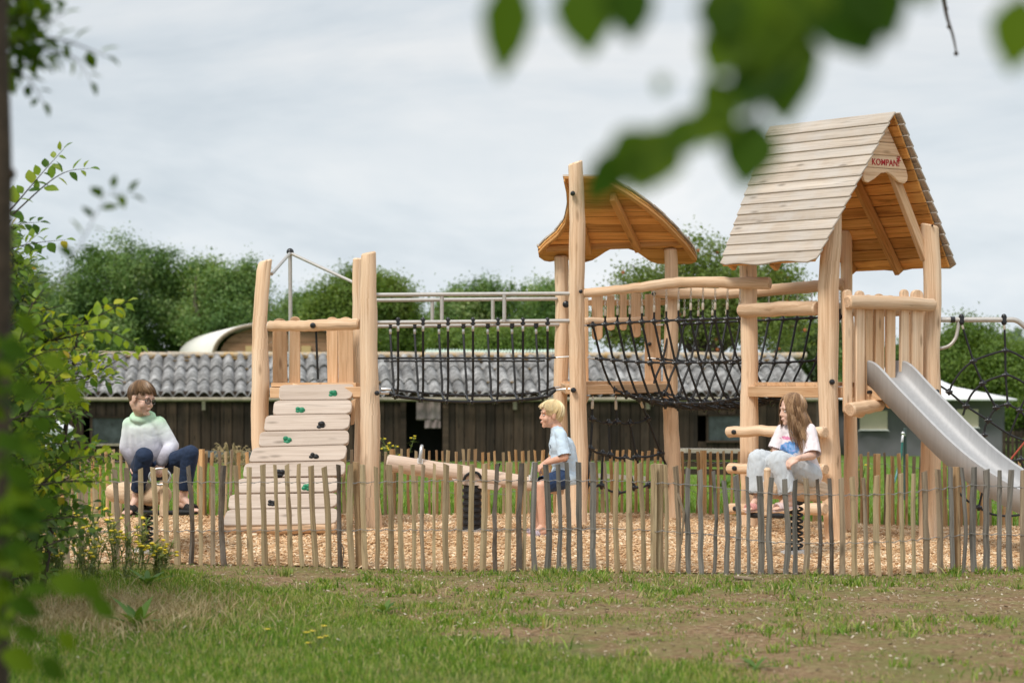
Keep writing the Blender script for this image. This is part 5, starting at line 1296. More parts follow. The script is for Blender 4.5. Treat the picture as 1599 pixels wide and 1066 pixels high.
# ---- roofing logs that carry the net tunnel
tn = thing('net_tunnel', (1.65, 19.7, 1.05), 'black rope net bridge hung on chains from two long peeled logs', 'net bridge')
near_log = [at(911, 457.5, 19.3), at(960, 453, 19.3), at(1010, 447.5, 19.35), at(1060, 441.5, 19.4), at(1110, 441, 19.42), at(1160, 442, 19.38), at(1204, 442, 19.3)]
log('carrying_log', M['log'], near_log, [.036, .037, .041, .044, .046, .047, .049], tn, 51)
far_log = [at(1017, 457.5, 20.2), at(1060, 458, 20.2), at(1110, 458.5, 20.2), at(1160, 456, 20.18), at(1220, 452, 20.15), at(1282, 446, 20.1), at(1318, 444, 20.08)]
log('carrying_log', M['log'], far_log, [.040, .043, .045, .046, .048, .05, .05], tn, 52)
cap(tn, at(1021, 458.5, 20.13), .018)
def poly_at(pts, t):
    n = len(pts) - 1; u = min(max(t, 0), 1) * n; i = min(int(u), n - 1); return pts[i].lerp(pts[i + 1], u - i)
NS = 13
hand_n, mid_n, fl_n, fl_c1, fl_c2, fl_f, mid_f, hand_f = [[] for _ in range(8)]
PN0, PN1 = at(920, 508, 19.38), at(1160, 497, 19.5); PF0, PF1 = at(1040, 507, 20.3), at(1318, 494, 20.12)
for k in range(NS):
    t = (k + .3) / (NS - .4); s = 4 * t * (1 - t)
    hn = PN0.lerp(PN1, t); hf = PF0.lerp(PF1, t)
    hn.z += .01 * s; hf.z += .0 * s
    W = hf - hn
    zf = 1.215 - .12 * s
    zm = 1.455 - .035 * s
    def pt(w, z_): p = hn + W * w; return Vector((p.x, p.y, z_))
    hand_n.append(hn); hand_f.append(hf); mid_n.append(pt(.10, zm)); mid_f.append(pt(.90, zm))
    fl_n.append(pt(.26, zf)); fl_c1.append(pt(.42, zf - .05)); fl_c2.append(pt(.58, zf - .05)); fl_f.append(pt(.74, zf))
for k in range(NS):
    rope(tn, [hand_n[k], mid_n[k], mid_n[k].lerp(fl_n[k], .5) + Vector((-.012, -.01, -.0)), fl_n[k], fl_c1[k], fl_c2[k], fl_f[k], mid_f[k].lerp(fl_f[k], .5), mid_f[k], hand_f[k]], .0098, 'frame_rope')
    for q in (hand_n[k], hand_f[k], mid_n[k], mid_f[k]): knot(tn, q, .024)
    for q in (fl_n[k], fl_c1[k], fl_c2[k], fl_f[k]): knot(tn, q, .024, 'floor_joint')
    if 0 < k < NS:
        for hand, lg, Lr in ((hand_n, near_log, .04), (hand_f, far_log, .045)):
            h = hand[k]; top = poly_at(lg, (h.x - lg[0].x) / (lg[-1].x - lg[0].x)); 
            if h.x < lg[0].x or h.x > lg[-1].x: continue
            top = Vector((h.x, h.y * .4 + top.y * .6, top.z - Lr)); L = top.z - h.z
            f0 = h.lerp(top, .52); f1 = h.lerp(top, .3)
            rope(tn, [h, f1], .0085, 'hanger_rope'); ferrule(tn, f1, f0, .011); chain(tn, f0, top)
for nm, L_ in (('hand_rope', hand_n), ('hand_rope', hand_f), ('side_rope', mid_n), ('side_rope', mid_f), ('floor_rope', fl_n), ('floor_rope', fl_c1), ('floor_rope', fl_c2), ('floor_rope', fl_f)):
    d0 = (L_[0] - L_[1]); d1 = (L_[-1] - L_[-2])
    rope(tn, [L_[0] + d0 * .5] + L_ + [L_[-1] + d1 * .5], .0095, nm, smooth=3)
    ferrule(tn, L_[0] + d0 * .35, L_[0] + d0 * 1.1, .008, 'end_fitting', M['steel'])
# diagonal mesh of the tunnel floor
mb = MB()
rows_ = [fl_n, [a.lerp(b_, .5) for a, b_ in zip(fl_n, fl_c1)], fl_c1, [a.lerp(b_, .5) for a, b_ in zip(fl_c1, fl_c2)], fl_c2, [a.lerp(b_, .5) for a, b_ in zip(fl_c2, fl_f)], fl_f]
for r in range(len(rows_) - 1):
    for k in range(NS - 1):
        a, b_ = (rows_[r][k], rows_[r + 1][k + 1]) if (r + k) % 2 else (rows_[r][k + 1], rows_[r + 1][k])
        mb.tube([a, b_], .0085, 6)
        if (r % 2) == 0: mb.ball(a.lerp(b_, 1.0), .017, 8, 6)
mb.build('floor_mesh', M['rope'], tn)

# ---- hanging climbing net below the middle tower
hn_ = thing('hanging_net', tuple(at(968, 780, 19.7)), 'loose black rope climbing net hanging below the platform of the middle tower', 'rope net')
def hp(x, y, bow=0): X = 880 + x / 3.552; Yy = 600 + y / 3.552; return at(X, Yy, 19.35 + (X - 900) / 148 * .95 - bow)
tops = [(163, 68), (290, 68), (420, 60)]; fer = [((161, 92), (159, 136)), ((290, 90), (291, 140)), ((427, 92), (440, 130))]
r1 = [(160, 192), (250, 213), (297, 207), (368, 215), (465, 190)]; r2 = [(150, 355), (217, 383), (257, 390), (342, 408), (405, 402), (540, 382)]
r3 = [(133, 553), (210, 560), (300, 600), (390, 570), (475, 555), (560, 560)]
for (tx, ty), (f0, f1) in zip(tops, fer): ferrule(hn_, hp(*f0), hp(*f1), .012); chain(hn_, hp(tx, ty), hp(*f0))
rope(hn_, [hp(*fer[0][1]), hp(160, 192), hp(150, 355), hp(133, 553), hp(128, 640)], name='vertical_rope'); rope(hn_, [hp(*fer[1][1]), hp(297, 207)], name='vertical_rope')
rope(hn_, [hp(*fer[2][1]), hp(465, 190), hp(540, 382), hp(600, 520)], name='vertical_rope'); rope(hn_, [hp(250, 213), hp(257, 390)], name='vertical_rope')
rope(hn_, [hp(368, 215), hp(405, 402), hp(425, 470)], name='vertical_rope'); rope(hn_, [hp(217, 383), hp(214, 470), hp(210, 560)], name='vertical_rope'); rope(hn_, [hp(342, 408), hp(370, 490), hp(390, 570)], name='vertical_rope')
for rr in (r1, r2, r3):
    pts = []
    for a, b_ in zip(rr, rr[1:]): pts += [hp(*a), hp((a[0] + b_[0]) / 2, (a[1] + b_[1]) / 2 + 9)]
    rope(hn_, pts + [hp(*rr[-1])], name='cross_rope')
    for q in rr: knot(hn_, hp(*q), .026)

# ---- stainless slide on the right tower
sl = thing('slide', tuple(A + ea * .5 + en * 1.2), 'shiny stainless steel slide running down from the playhouse tower to the right', 'slide')
prof = [(-.04, 1.428), (.05, 1.425), (.12, 1.40), (.20, 1.345), (.286, 1.275), (.45, 1.15), (.828, .872), (1.1, .70), (1.36, .575), (1.61, .48), (1.9, .41), (2.15, .385), (2.3, .38)]
s0 = A + ea * .33 + en * .02
prof = [(p.x, p.y) for p in interp_pts([Vector((a, b_, 0)) for a, b_ in prof], 3)]
WS = .40; SD = .125
def sp_(t, w, z_): return s0 + en * t + ea * w + UP * z_
mb = MB(); sec = []
for i, (t, zr) in enumerate(prof):
    j0, j1 = max(i - 1, 0), min(i + 1, len(prof) - 1); sl_ = math.atan2(prof[j1][1] - prof[j0][1], prof[j1][0] - prof[j0][0])
    nx_, nz_ = math.sin(sl_), -math.cos(sl_)           # into the trough (downwards normal)
    bd = (t + nx_ * SD, zr + nz_ * SD)
    ring = [(t + nx_ * (SD + .045), zr + nz_ * (SD + .045), 0), (t, zr, 0), (t - nx_ * .008, zr - nz_ * .008, .012), (t, zr, .024), (bd[0] - nx_ * .05, bd[1] - nz_ * .05, .032), (bd[0], bd[1], .075), (bd[0] + nx_ * .004, bd[1] + nz_ * .004, WS / 2),
            (bd[0], bd[1], WS - .075), (bd[0] - nx_ * .05, bd[1] - nz_ * .05, WS - .032), (t, zr, WS - .024), (t - nx_ * .008, zr - nz_ * .008, WS - .012), (t, zr, WS), (t + nx_ * (SD + .045), zr + nz_ * (SD + .045), WS)]
    sec.append([sp_(a, w, z_) for a, z_, w in ring])
K = len(sec[0]); V = [p for r_ in sec for p in r_]; F = []
for i in range(len(sec) - 1):
    for k in range(K - 1): F.append([i * K + k, i * K + k + 1, (i + 1) * K + k + 1, (i + 1) * K + k])
mb.add(V, F); 
m, nt, b = nmat('slide_steel'); b.inputs['Metallic'].default_value = .3; b.inputs['Roughness'].default_value = .55
tc = N(nt, 'ShaderNodeTexCoord'); mp = N(nt, 'ShaderNodeMapping'); mp.inputs['Scale'].default_value = (40, 40, 3); nt.links.new(tc.outputs['Object'], mp.inputs[0])
nz_ = tex_noise(nt, mp.outputs[0], 1, 4); nt.links.new(ramp(nt, [(.3, (.37, .37, .375)), (.7, (.43, .43, .435))], nz_), b.inputs['Base Color'])
nt.links.new(mathn(nt, 'ADD', mathn(nt, 'MULTIPLY', nz_, .08), .52), b.inputs['Roughness'])
M['slide'] = m
so_ = mb.build('trough', m, sl, True, 50); sm = so_.modifiers.new('sheet', 'SOLIDIFY'); sm.thickness = .003
plank(sl, [sp_(.0, .0, 1.255), sp_(.24, .0, 1.16), sp_(.20, .0, 1.13), sp_(.0, .0, 1.12)], .035, M['board'], ea, 'bracket_board'); cap(sl, sp_(.07, -.02, 1.19), .015, -ea)
# run-out: two short feet
for w in (.05, WS - .05):
    p = sp_(2.1, w, .22); pipe(sl, [p, Vector((p.x, p.y, 0))], .02, 'foot', M['steel'])

# ---- spider net at the far right
sn = thing('spider_net', tuple(at(1560, 800, 19.4)), 'black rope spider web net hanging from a bent steel tube at the far right', 'rope net')
YS = 19.35
def s4(x, y): return at(1280 + x / 3.555, 440 + y / 3.555, YS)
pipe(sn, [at(1455, 499, YS), at(1510, 499, YS), at(1570, 499, YS), at(1586, 500, YS), at(1598, 508, YS), at(1625, 533, YS), at(1648, 570, YS), at(1660, 640, YS), at(1664, 820, YS)], .021, 'bent_tube', smooth=3)
pipe(sn, [at(1455, 544, YS + .02), at(1470, 543.5, YS + .02), at(1483, 539, YS), at(1492, 528, YS), at(1496, 512, YS), at(1496.5, 502, YS)], .014, 'bracket_tube', smooth=3)
mb = MB(); mb.tube([at(1484, 499, YS), at(1491, 499, YS)], .025, 12); mb.build('collar', M['blackplastic'], sn)
for x in (787, 1023):
    mb = MB(); mb.ball(s4(x, 192), .022, 10, 7); mb.ball(s4(x, 226), .022, 10, 7); mb.tube([s4(x, 195), s4(x, 225)], .026, 10); mb.build('bar_clamp', M['blackplastic'], sn)
ferrule(sn, s4(790, 235), s4(797, 262), .01); ferrule(sn, s4(1024, 235), s4(1026, 265), .01)
nodes = {}
def sr(name, *pts): rope(sn, [s4(*p) for p in pts], .009, name)
sr('radial_rope', (797, 262), (853, 440), (905, 563), (980, 700)); sr('radial_rope', (1026, 265), (1030, 382), (1032, 517), (1043, 680))
sr('radial_rope', (665, 575), (718, 610), (812, 688), (935, 768), (1060, 850), (1190, 900)); sr('radial_rope', (1290, 300), (1220, 480), (1110, 712), (1050, 860))
sr('ring_rope', (718, 610), (740, 560), (790, 490), (853, 440), (940, 405), (1030, 382), (1080, 395), (1134, 425), (1230, 480))
sr('ring_rope', (795, 740), (812, 688), (845, 620), (905, 563), (965, 535), (1032, 517), (1080, 530), (1134, 560), (1190, 590))
sr('ring_rope', (912, 850), (918, 805), (935, 768), (955, 730), (980, 697), (1010, 685), (1043, 680), (1075, 695), (1110, 712), (1150, 760))
for q in ((853, 440), (905, 563), (980, 697), (1030, 382), (1032, 517), (1043, 680), (718, 610), (812, 688), (935, 768), (1110, 712), (912, 850)): knot(sn, s4(*q), .023)
def s5(x, y): return at(1250 + x / 4.582, 690 + y / 4.582, YS - .2)
rope(sn, [s5(1090, 300), s5(1170, 400), s5(1275, 467), s5(1370, 515), s5(1485, 528), s5(1590, 515), s5(1700, 480)], .009, 'lower_rope')
rope(sn, [s5(1300, 360), s5(1275, 467)], .009, 'lower_rope'); rope(sn, [s5(1490, 430), s5(1485, 528)], .009, 'lower_rope')
for q in ((1275, 467), (1485, 528)): knot(sn, s5(*q), .022)
rope(sn, [s5(1495, 140), s5(1575, 125), s5(1660, 150)], .009, 'lower_rope'); rope(sn, [s5(1575, 125), s5(1600, 200)], .009, 'lower_rope')
for q in ((1495, 140), (1575, 125)): knot(sn, s5(*q), .024)
rope(sn, [s5(1500, 128), s5(1600, 5), s5(1680, -90)], .008, 'red_rope', plain('red_rope', (.36, .07, .04), .7))

# ---- seesaw
ss = thing('seesaw', tuple(at(737, 831, 18.5)), 'weathered log seesaw on a black rubber spring with steel handles, its left end raised', 'seesaw')
YW = 18.5
M['sawlog'] = wood('greyed_seesaw_log', (.70, .57, .47), (.58, .45, .36), (.40, .29, .22), gs=(46, 1.5), var=.05)
log('beam', M['sawlog'], [at(604, 721.5, YW), at(670, 731.5, YW), at(740, 742, YW), at(810, 752.5, YW), at(881, 763.5, YW)], [.062, .064, .062, .056, .045], ss, 61)
plank(ss, [at(705, 746.5, YW - .05), at(784, 757, YW - .05), at(778, 766, YW - .05), at(752, 763, YW - .05), at(709, 753, YW - .05)], .1, M['sawlog'], (0, 1, 0), 'saddle')
mb = MB(); base = at(737, 831, YW); base.z = zg(base.x, YW) + .01; tp = at(737.5, 757, YW)
pts, rad = [], []
for k in range(43):
    t = k / 42; pts.append(base.lerp(tp, t) + Vector((0, 0, .015 * (1 - t)))); rad.append(.076 + (.006 if k % 6 < 3 else -.004) - .006 * t)
mb.tube(pts, rad, 20); mb.build('rubber_spring', M['rubber'], ss)
mb = MB(); mb.tube([base - Vector((0, 0, .02)), base + Vector((0, 0, .022)), base + Vector((0, 0, .026))], [.085, .083, .07], 22); mb.build('base_plate', M['steel'], ss)
rope(ss, [at(724, 750, YW - .07), at(728, 742, YW - .075), at(737, 737.5, YW - .075), at(747, 739, YW - .075), at(753, 750, YW - .07)], .011, 'rubber_strap', M['rubber'])
for (x, y, xt, yt) in ((656, 718.5, 658.5, 697), (830, 745, 833, 724)):
    mb = MB(); c = at(x, y, YW - .045); mb.box(c + Vector((0, 0, -.005)), .021, .012, .02, (1, 0, -.15)); mb.build('handle_plate', M['white_metal'], ss)
    c = at(x, y - 3, YW); t = at(xt, yt, YW)
    for sgn in (-1, 1):
        pass
    mb = MB(); mb.tube(interp_pts([c + Vector((0, -.06, -.02)), t + Vector((-.003, -.055, -.03)), t + Vector((0, -.03, .0)), t + Vector((0, .03, 0)), t + Vector((-.003, .055, -.03)), c + Vector((0, .06, -.02))], 4), .0135, 10); mb.build('handle', M['steel'], ss)
rope(ss, [at(774, 736, YW - .06), at(776.5, 729, YW - .07), at(781, 723, YW - .07), at(775, 740, YW - .06)], .004, 'loose_wire', M['rubber'])

# ---- the two spring riders
def rider(label, fr, bk, spring_px, Ys, neck_top, neck_bot, Yn, seed, ring_px=None, foot=None):
    sb = at(spring_px[0], spring_px[1], Ys); gz = zg(sb.x, Ys)
    r = thing('spring_rider', (sb.x, Ys, gz), label, 'spring rider')
    f, b_ = fr, bk
    log('seat_log', M['log'], [f, f.lerp(b_, .3), f.lerp(b_, .65), f.lerp(b_, .9), b_], [.068, .080, .082, .070, .034], r, seed)
    tpz = f.lerp(b_, .5).z - .075; ax = (b_ - f).normalized()
    for sgn in (-1, 1):
        c0 = Vector((sb.x, Ys, 0)) + Vector((ax.x, ax.y, 0)).normalized() * sgn * .033; pts = []
        H = tpz - gz - .04; turns = 8
        for k in range(140):
            t = k / 139; a = t * turns * 2 * math.pi; pts.append((c0.x + math.cos(a) * .026, c0.y + math.sin(a) * .026, gz + .02 + H * t))
        mb = MB(); mb.tube(pts, .0085, 7); mb.build('coil_spring', M['rubber'], r)
    mb = MB(); mb.box((sb.x, Ys, tpz + .0), .085, .045, .022, (ax.x, ax.y, 0), (-ax.y, ax.x, 0)); mb.build('spring_clamp', M['rubber'], r)
    mb = MB(); mb.box((sb.x, Ys, gz + .015), .1, .06, .015, (ax.x, ax.y, 0), (-ax.y, ax.x, 0)); mb.build('base_plate', M['white_metal'], r)
    # neck: a paddle shaped post in front of the log, held at its foot by the foot bar
    nt_, nb_ = neck_top, neck_bot
    log('neck', M['log'], [nb_, nb_.lerp(nt_, .2), nb_.lerp(nt_, .6), nt_], [.030, .026, .022, .025], r, seed + 1)
    fd = (foot[1] - foot[0]).normalized()
    mb = MB(); mb.tube([foot[0], foot[0].lerp(foot[1], .15), foot[0].lerp(foot[1], .5), foot[0].lerp(foot[1], .85), foot[1]], [.016, .021, .014, .021, .016], 10, flat=.8); mb.build('foot_rest', M['rubber'], r)
    if ring_px:
        c = ring_px; pipe(r, [c + Vector((math.cos(q) * .075, -.01, math.sin(q) * .058)) for q in [2 * math.pi * k / 24 for k in range(25)]], .009, 'handle_ring', M['steel'], 9)
    return r
gr_ = rider('log spring rider with black coil springs under the girl in the pink shirt', at(1199, 762, 16.85), at(1291, 766, 17.35), (1243, 850), 17.12, at(1199, 730, 16.8), at(1196.5, 806, 16.78), 16.8, 80, None, (at(1170, 804, 16.9), at(1224, 805, 16.72)))
br_ = rider('log spring rider with a white ring handle under the boy in the hoodie', at(257, 773, 17.35), at(170, 768, 17.9), (229, 848), 17.6, at(254, 752, 17.3), at(255, 808, 17.28), 17.3, 90, at(250, 744, 17.25), (at(206, 800, 17.4), at(298, 800, 17.2)))
# ------------------------------------------------------------------ barn
M['barnboard'] = wood('dark_barn_board', (.066, .044, .029), (.034, .023, .015), (.010, .007, .005), gs=(20, .7), var=.40, bmp=.5, grey=(.075, .056, .042), greyamt=.25)
M['sheet'] = None
m, nt, b = nmat('lichened_corrugated_sheet')
tc = N(nt, 'ShaderNodeTexCoord'); n1 = tex_noise(nt, tc.outputs['Object'], 2.2, 6, .7); n2 = tex_noise(nt, tc.outputs['Object'], 14, 5, .7)
c = ramp(nt, [(.36, (.06, .056, .053)), (.5, (.21, .204, .198)), (.64, (.52, .51, .50))], mathn(nt, 'ADD', mathn(nt, 'MULTIPLY', n1, .5), mathn(nt, 'MULTIPLY', n2, .5)))
n3 = tex_noise(nt, tc.outputs['Object'], 5.5, 5, .75)
c = mixc(nt, ramp(nt, [(.63, (0, 0, 0)), (.70, (.8, .8, .8))], n3), c, (.23, .17, .08, 1))
nt.links.new(c, b.inputs['Base Color']); b.inputs['Roughness'].default_value = .85; bump(nt, b, n2, .4, .01); M['sheet'] = m
m, nt, b = nmat('mossy_ridge_tile')
tc = N(nt, 'ShaderNodeTexCoord'); n1 = tex_noise(nt, tc.outputs['Object'], 6.5, 7, .8)
nt.links.new(ramp(nt, [(.35, (.13, .10, .06)), (.48, (.46, .40, .33)), (.58, (.50, .36, .20)), (.68, (.55, .30, .07)), (.78, (.42, .40, .36))], n1), b.inputs['Base Color']); b.inputs['Roughness'].default_value = .9; bump(nt, b, n1, .5, .02); M['ridge'] = m
M['gutter'] = plain('pale_gutter', (.30, .26, .19), .6, nscale=4, namt=.35)
M['dark'] = plain('painted_interior_dark', (.012, .011, .010), .95)  # near-black colour standing in for the unlit inside of the barn
M['glass'] = plain('dirty_pane', (.045, .055, .058), .18, spec=.6, nscale=5, namt=.6)
M['sackcloth'] = wood('faded_hanging_cloth', (.27, .225, .225), (.19, .155, .155), (.10, .08, .08), gs=(24, 3), var=.05, knots=False)
PHI = R(6.8); bu = Vector((math.cos(PHI), math.sin(PHI), 0)); bv_ = Vector((-math.sin(PHI), math.cos(PHI), 0))
E1 = at(1266, 612, 43.0); LB = 14.2
ZEV, ZRD = .955, 1.62
O = Vector((E1.x, E1.y, 0)) - bu * LB           # left end of the eaves
barn = thing('barn', tuple(O + bu * LB / 2 + Vector((0, 0, -.3))), 'long low barn of dark vertical boards with a grey corrugated roof behind the playground', 'barn')
def bp(u, v, z): return O + bu * u + bv_ * v + Vector((0, 0, z))
def u_of(px, v=0.0):   # position along the barn for a photograph column
    k = (px - 799.5) / FPX; p = O + bv_ * v
    return (k * p.y - p.x) / (bu.x - k * bu.y)
# corrugated sheets in three overlapping courses, waves run up the slope
pitch = .212; DEP = 2.05; nc = 3
mb = MB(); nu = int(LB / pitch * 11)
for c in range(nc):
    v0, v1 = -.16 + (DEP + .16) * c / nc - (.03 if c else 0), -.16 + (DEP + .16) * (c + 1) / nc
    rows = 3; V = []
    for r in range(rows + 1):
        v = v0 + (v1 - v0) * r / rows; z0 = ZEV + .03 + (ZRD - ZEV) * max(v + .0, -.16) / DEP + (.024 * (1 - r / rows))
        for k in range(nu + 1):
            u = -.1 + (LB + .2) * k / nu; ph = 2 * math.pi * u / pitch + .25 * mnoise.noise(Vector((math.floor(u / .9), c, 0)))
            sag_ = .012 * mnoise.noise(Vector((u * .5, c * 3.1, 2)))
            V.append(bp(u, v, z0 + .105 * (abs(math.sin(ph / 2)) ** .75 - .6) + sag_ + .008 * mnoise.noise(Vector((math.floor(u / .9) * 3.1, c * 7, 9)))))
    F = [[r * (nu + 1) + k, r * (nu + 1) + k + 1, (r + 1) * (nu + 1) + k + 1, (r + 1) * (nu + 1) + k] for r in range(rows) for k in range(nu)]
    mb.add(V, F)
ro = mb.build('corrugated_roof', M['sheet'], barn, True, 60); sm = ro.modifiers.new('sheet', 'SOLIDIFY'); sm.thickness = .008
mb = MB()
mb.prism([(-.1, 0), (LB + .1, 0), (LB + .1, DEP), (-.1, DEP)], bp(0, DEP, ZRD - .03), bu, bv_, Vector((0, 0, 1)), .02)
for i, v in enumerate(mb.v):
    p = Vector(v) - O; vv = p.dot(bv_); mb.v[i] = (v[0], v[1], v[2] - (vv - DEP) * .33)
mb.build('rear_roof', M['sheet'], barn)
mb = MB()                                        # ridge: short overlapping half round tiles
rs = random.Random(5); u = -.12
while u < LB + .05:
    L = .42; mb.tube([bp(u, DEP, ZRD + .025 + rs.uniform(-.008, .008)), bp(u + L + .04, DEP, ZRD + .022 + rs.uniform(-.008, .008))], [.068, .06], 10, True, None); u += L
rg = mb.build('ridge_tiles', M['ridge'], barn)
# moss along the top of the sheets
mb = MB()
for k in range(260):
    u = rs.uniform(0, LB); v = DEP - abs(rs.gauss(0, .14)) - .06; r = rs.uniform(.02, .05); mb.ball(bp(u, v, ZEV + (ZRD - ZEV) * v / DEP + .04), r, 6, 4, None, (r * 1.6, r, r * .5))
for k in range(70):
    u = rs.uniform(0, LB); c = rs.choice((0.57, 1.3)); r = rs.uniform(.02, .04); mb.ball(bp(u, c, ZEV + (ZRD - ZEV) * c / DEP + .02), r, 6, 4, None, (r * 1.8, r, r * .6))
mb.build('moss', plain('brown_moss', (.17, .105, .035), .95, nscale=20, namt=.5), barn)
# front wall of vertical boards, with the openings left free
ZB = -.42
uw0, uw1 = u_of(632), u_of(691)                   # open doorway
win = [(u_of(143), u_of(196), 651, 694), (u_of(1104), u_of(1160), 648, 689)]
rs = random.Random(9); u = 0
while u < LB:
    wd = rs.uniform(.15, .21); w2 = min(u + wd, LB); px_c = (u + w2) / 2
    segs = [(ZB, ZEV + .06)]
    if w2 > uw0 and u < uw1: segs = []
    for (a, b_, ya, yb) in win:
        if w2 > a and u < b_:
            p = bp(a, 0, 0); za = at(0, yb, p.y).z; zb2 = at(0, ya, p.y).z; segs = [(ZB, za), (zb2, ZEV + .06)]
    dv = rs.choice((0, .012, .006))
    for z0, z1 in segs:
        mb = MB(); mb.prism([(z0, 0), (z1, 0), (z1, wd - .013), (z0, wd - .013)], bp(u, -dv, 0), Vector((0, 0, 1)), bu, -bv_, .022); mb.build('wall_board', M['barnboard'], barn, True)
    u = w2
mb = MB(); mb.box(bp(LB / 2, .62, .3), LB / 2, .02, .8, bu, bv_); mb.build('dark_backing_sheet', M['dark'], barn)  # added near-black sheet, paints the darkness behind the openings
mb = MB(); mb.box(bp(LB - .015, 1.0, .25), .02, .98, .7, bu, bv_); mb.build('end_wall', M['barnboard'], barn)
mb = MB(); mb.box(bp(.0, 1.0, .25), .02, .98, .7, bu, bv_); mb.build('end_wall', M['barnboard'], barn)
for uu in (uw0 - .03, uw1 + .05):
    mb = MB(); mb.box(bp(uu, -.03, .28), .05, .03, .72, bu, bv_); mb.build('door_post', M['barnboard'], barn)
for (a, b_, ya, yb) in win:
    p = bp(a, 0, 0); za = at(0, yb, p.y).z; zb2 = at(0, ya, p.y).z
    mb = MB()
    for q0, q1 in ((bp(a, -.02, za), bp(a, -.02, zb2)), (bp(b_, -.02, za), bp(b_, -.02, zb2)), (bp(a, -.02, zb2), bp(b_, -.02, zb2))): mb.beam(q0, q1, .04, .04, bv_)
    wn = mb.build('window', M['barnboard'], barn)
    mb = MB(); mb.beam(bp(a - .03, -.05, za), bp(b_ + .03, -.05, za), .05, .035); mb.build('sill', M['gutter'] if a < 3 else M['barnboard'], wn)
    mb = MB(); mb.box((bp(a, -.005, za) + bp(b_, -.005, zb2)) / 2, (b_ - a) / 2, .006, (zb2 - za) / 2, bu, bv_); mb.build('pane', M['glass'], wn)
mb = MB(); mb.tube([bp(-.15, -.22, ZEV - .075), bp(LB * .5, -.22, ZEV - .085), bp(LB + .15, -.22, ZEV - .095)], .036, 10); mb.build('gutter', M['gutter'], barn)
for px in (318, 515, 803, 1010):
    mb = MB(); mb.box(bp(u_of(px), -.1, ZEV - .19), .03, .05, .075, bu, bv_); mb.build('gutter_bracket', M['gutter'], barn)
    mb = MB(); mb.tube([bp(u_of(px) + .3, -.22, ZEV - .082), bp(u_of(px) + .36, -.22, ZEV - .082)], .041, 10); mb.build('gutter_joint', M['gutter'], barn)
mb = MB(); mb.beam(bp(-.1, -.06, ZEV - .03), bp(LB + .1, -.06, ZEV - .03), .06, .13); mb.build('eaves_board', M['barnboard'], barn)  # board added to keep the gap under the roof waves dark
cl = thing('hanging_cloth', tuple(bp(u_of(669), -.06, .3)), 'faded purplish ragged cloth hanging in the dark barn doorway', 'cloth')
def cloth_panel(px0, px1, y0, y1, dv):
    mb = MB(); nxx, nzz = 14, 10; V = []
    for j in range(nzz + 1):
        for i in range(nxx + 1):
            px = px0 + (px1 - px0) * i / nxx; y = y0 + (y1 - y0) * j / nzz + (rs.uniform(-.5, .5) if j == nzz else 0)
            uu = u_of(px, -.05); p = bp(uu, dv + .018 * math.sin(i * 1.1 + j * .1), 0); V.append(Vector((p.x, p.y, at(px, y, p.y).z)))
    F = [[j * (nxx + 1) + i, j * (nxx + 1) + i + 1, (j + 1) * (nxx + 1) + i + 1, (j + 1) * (nxx + 1) + i] for j in range(nzz) for i in range(nxx)]
    mb.add(V, F, [[(V[k].x, V[k].z) for k in f] for f in F]); o = mb.build('cloth_panel', M['sackcloth'], cl); s = o.modifiers.new('cloth', 'SOLIDIFY'); s.thickness = .006
cloth_panel(650, 688, 622, 655.5, -.07); cloth_panel(663, 688, 655.5, 668.5, -.068)

# ------------------------------------------------------------------ other buildings
hut = thing('barrel_hut', tuple(at(437, 640, 50)), 'wooden barrel roofed cabin with a white vaulted cover rising behind the barn roof', 'cabin')
M['hutwood'] = wood('cabin_cladding', (.40, .24, .14), (.31, .18, .10), (.18, .10, .055), gs=(20, 1), var=.06)
M['white_cover'] = plain('white_cover', (.80, .77, .70), .7, nscale=3, namt=.05)
YH = 50.0; hc = at(440, 640, YH); Rx = (545 - 334) / 2 * YH / FPX; zt_ = at(0, 506, YH).z; zb_ = -.3
arc = [(Rx * math.copysign(abs(math.cos(a)) ** .75, math.cos(a)), (zt_ - .75) + .75 * math.sin(a) ** .8) for a in [math.pi * k / 20 for k in range(21)]]
poly = [(Rx, zb_)] + arc + [(-Rx, zb_)]
mb = MB(); nb = 14
for k in range(nb):
    z0 = zb_ + (zt_ - zb_) * k / nb; pl = clip([(x * .93, z_ - .05) for x, z_ in poly], z0 + .008, z0 + (zt_ - zb_) / nb)
    if len(pl) > 2: mb.prism([(x, z_) for x, z_ in pl], Vector((hc.x, YH, 0)), Vector((1, 0, 0)), Vector((0, 0, 1)), Vector((0, -1, 0)), .03)
mb.build('gable_cladding', M['hutwood'], hut)
back = Vector((-1.35, 4.5, 0)); mb = MB(); V = []
for (x, z_) in poly: V.append(Vector((hc.x + x, YH - .14, z_)))
for (x, z_) in poly: V.append(Vector((hc.x + x, YH - .14, z_ - .12)) + back)
n = len(poly); mb.add(V, [[i, i + 1, n + i + 1, n + i] for i in range(n - 1)]); o = mb.build('vaulted_roof', M['white_cover'], hut, True, 60); s = o.modifiers.new('t', 'SOLIDIFY'); s.thickness = .05
mb = MB(); mb.tube([Vector((hc.x + x * 1.0, YH - .17, z_)) for x, z_ in arc], .045, 6); mb.build('edge_trim', plain('brown_edge_trim', (.22, .17, .11), .8, nscale=10), hut)
for px in (391, 478):
    mb = MB(); mb.box(at(px, 549, YH - .05), .10, .02, .12); mb.build('window', plain('yellow_window_frame', (.50, .36, .16), .6), hut)

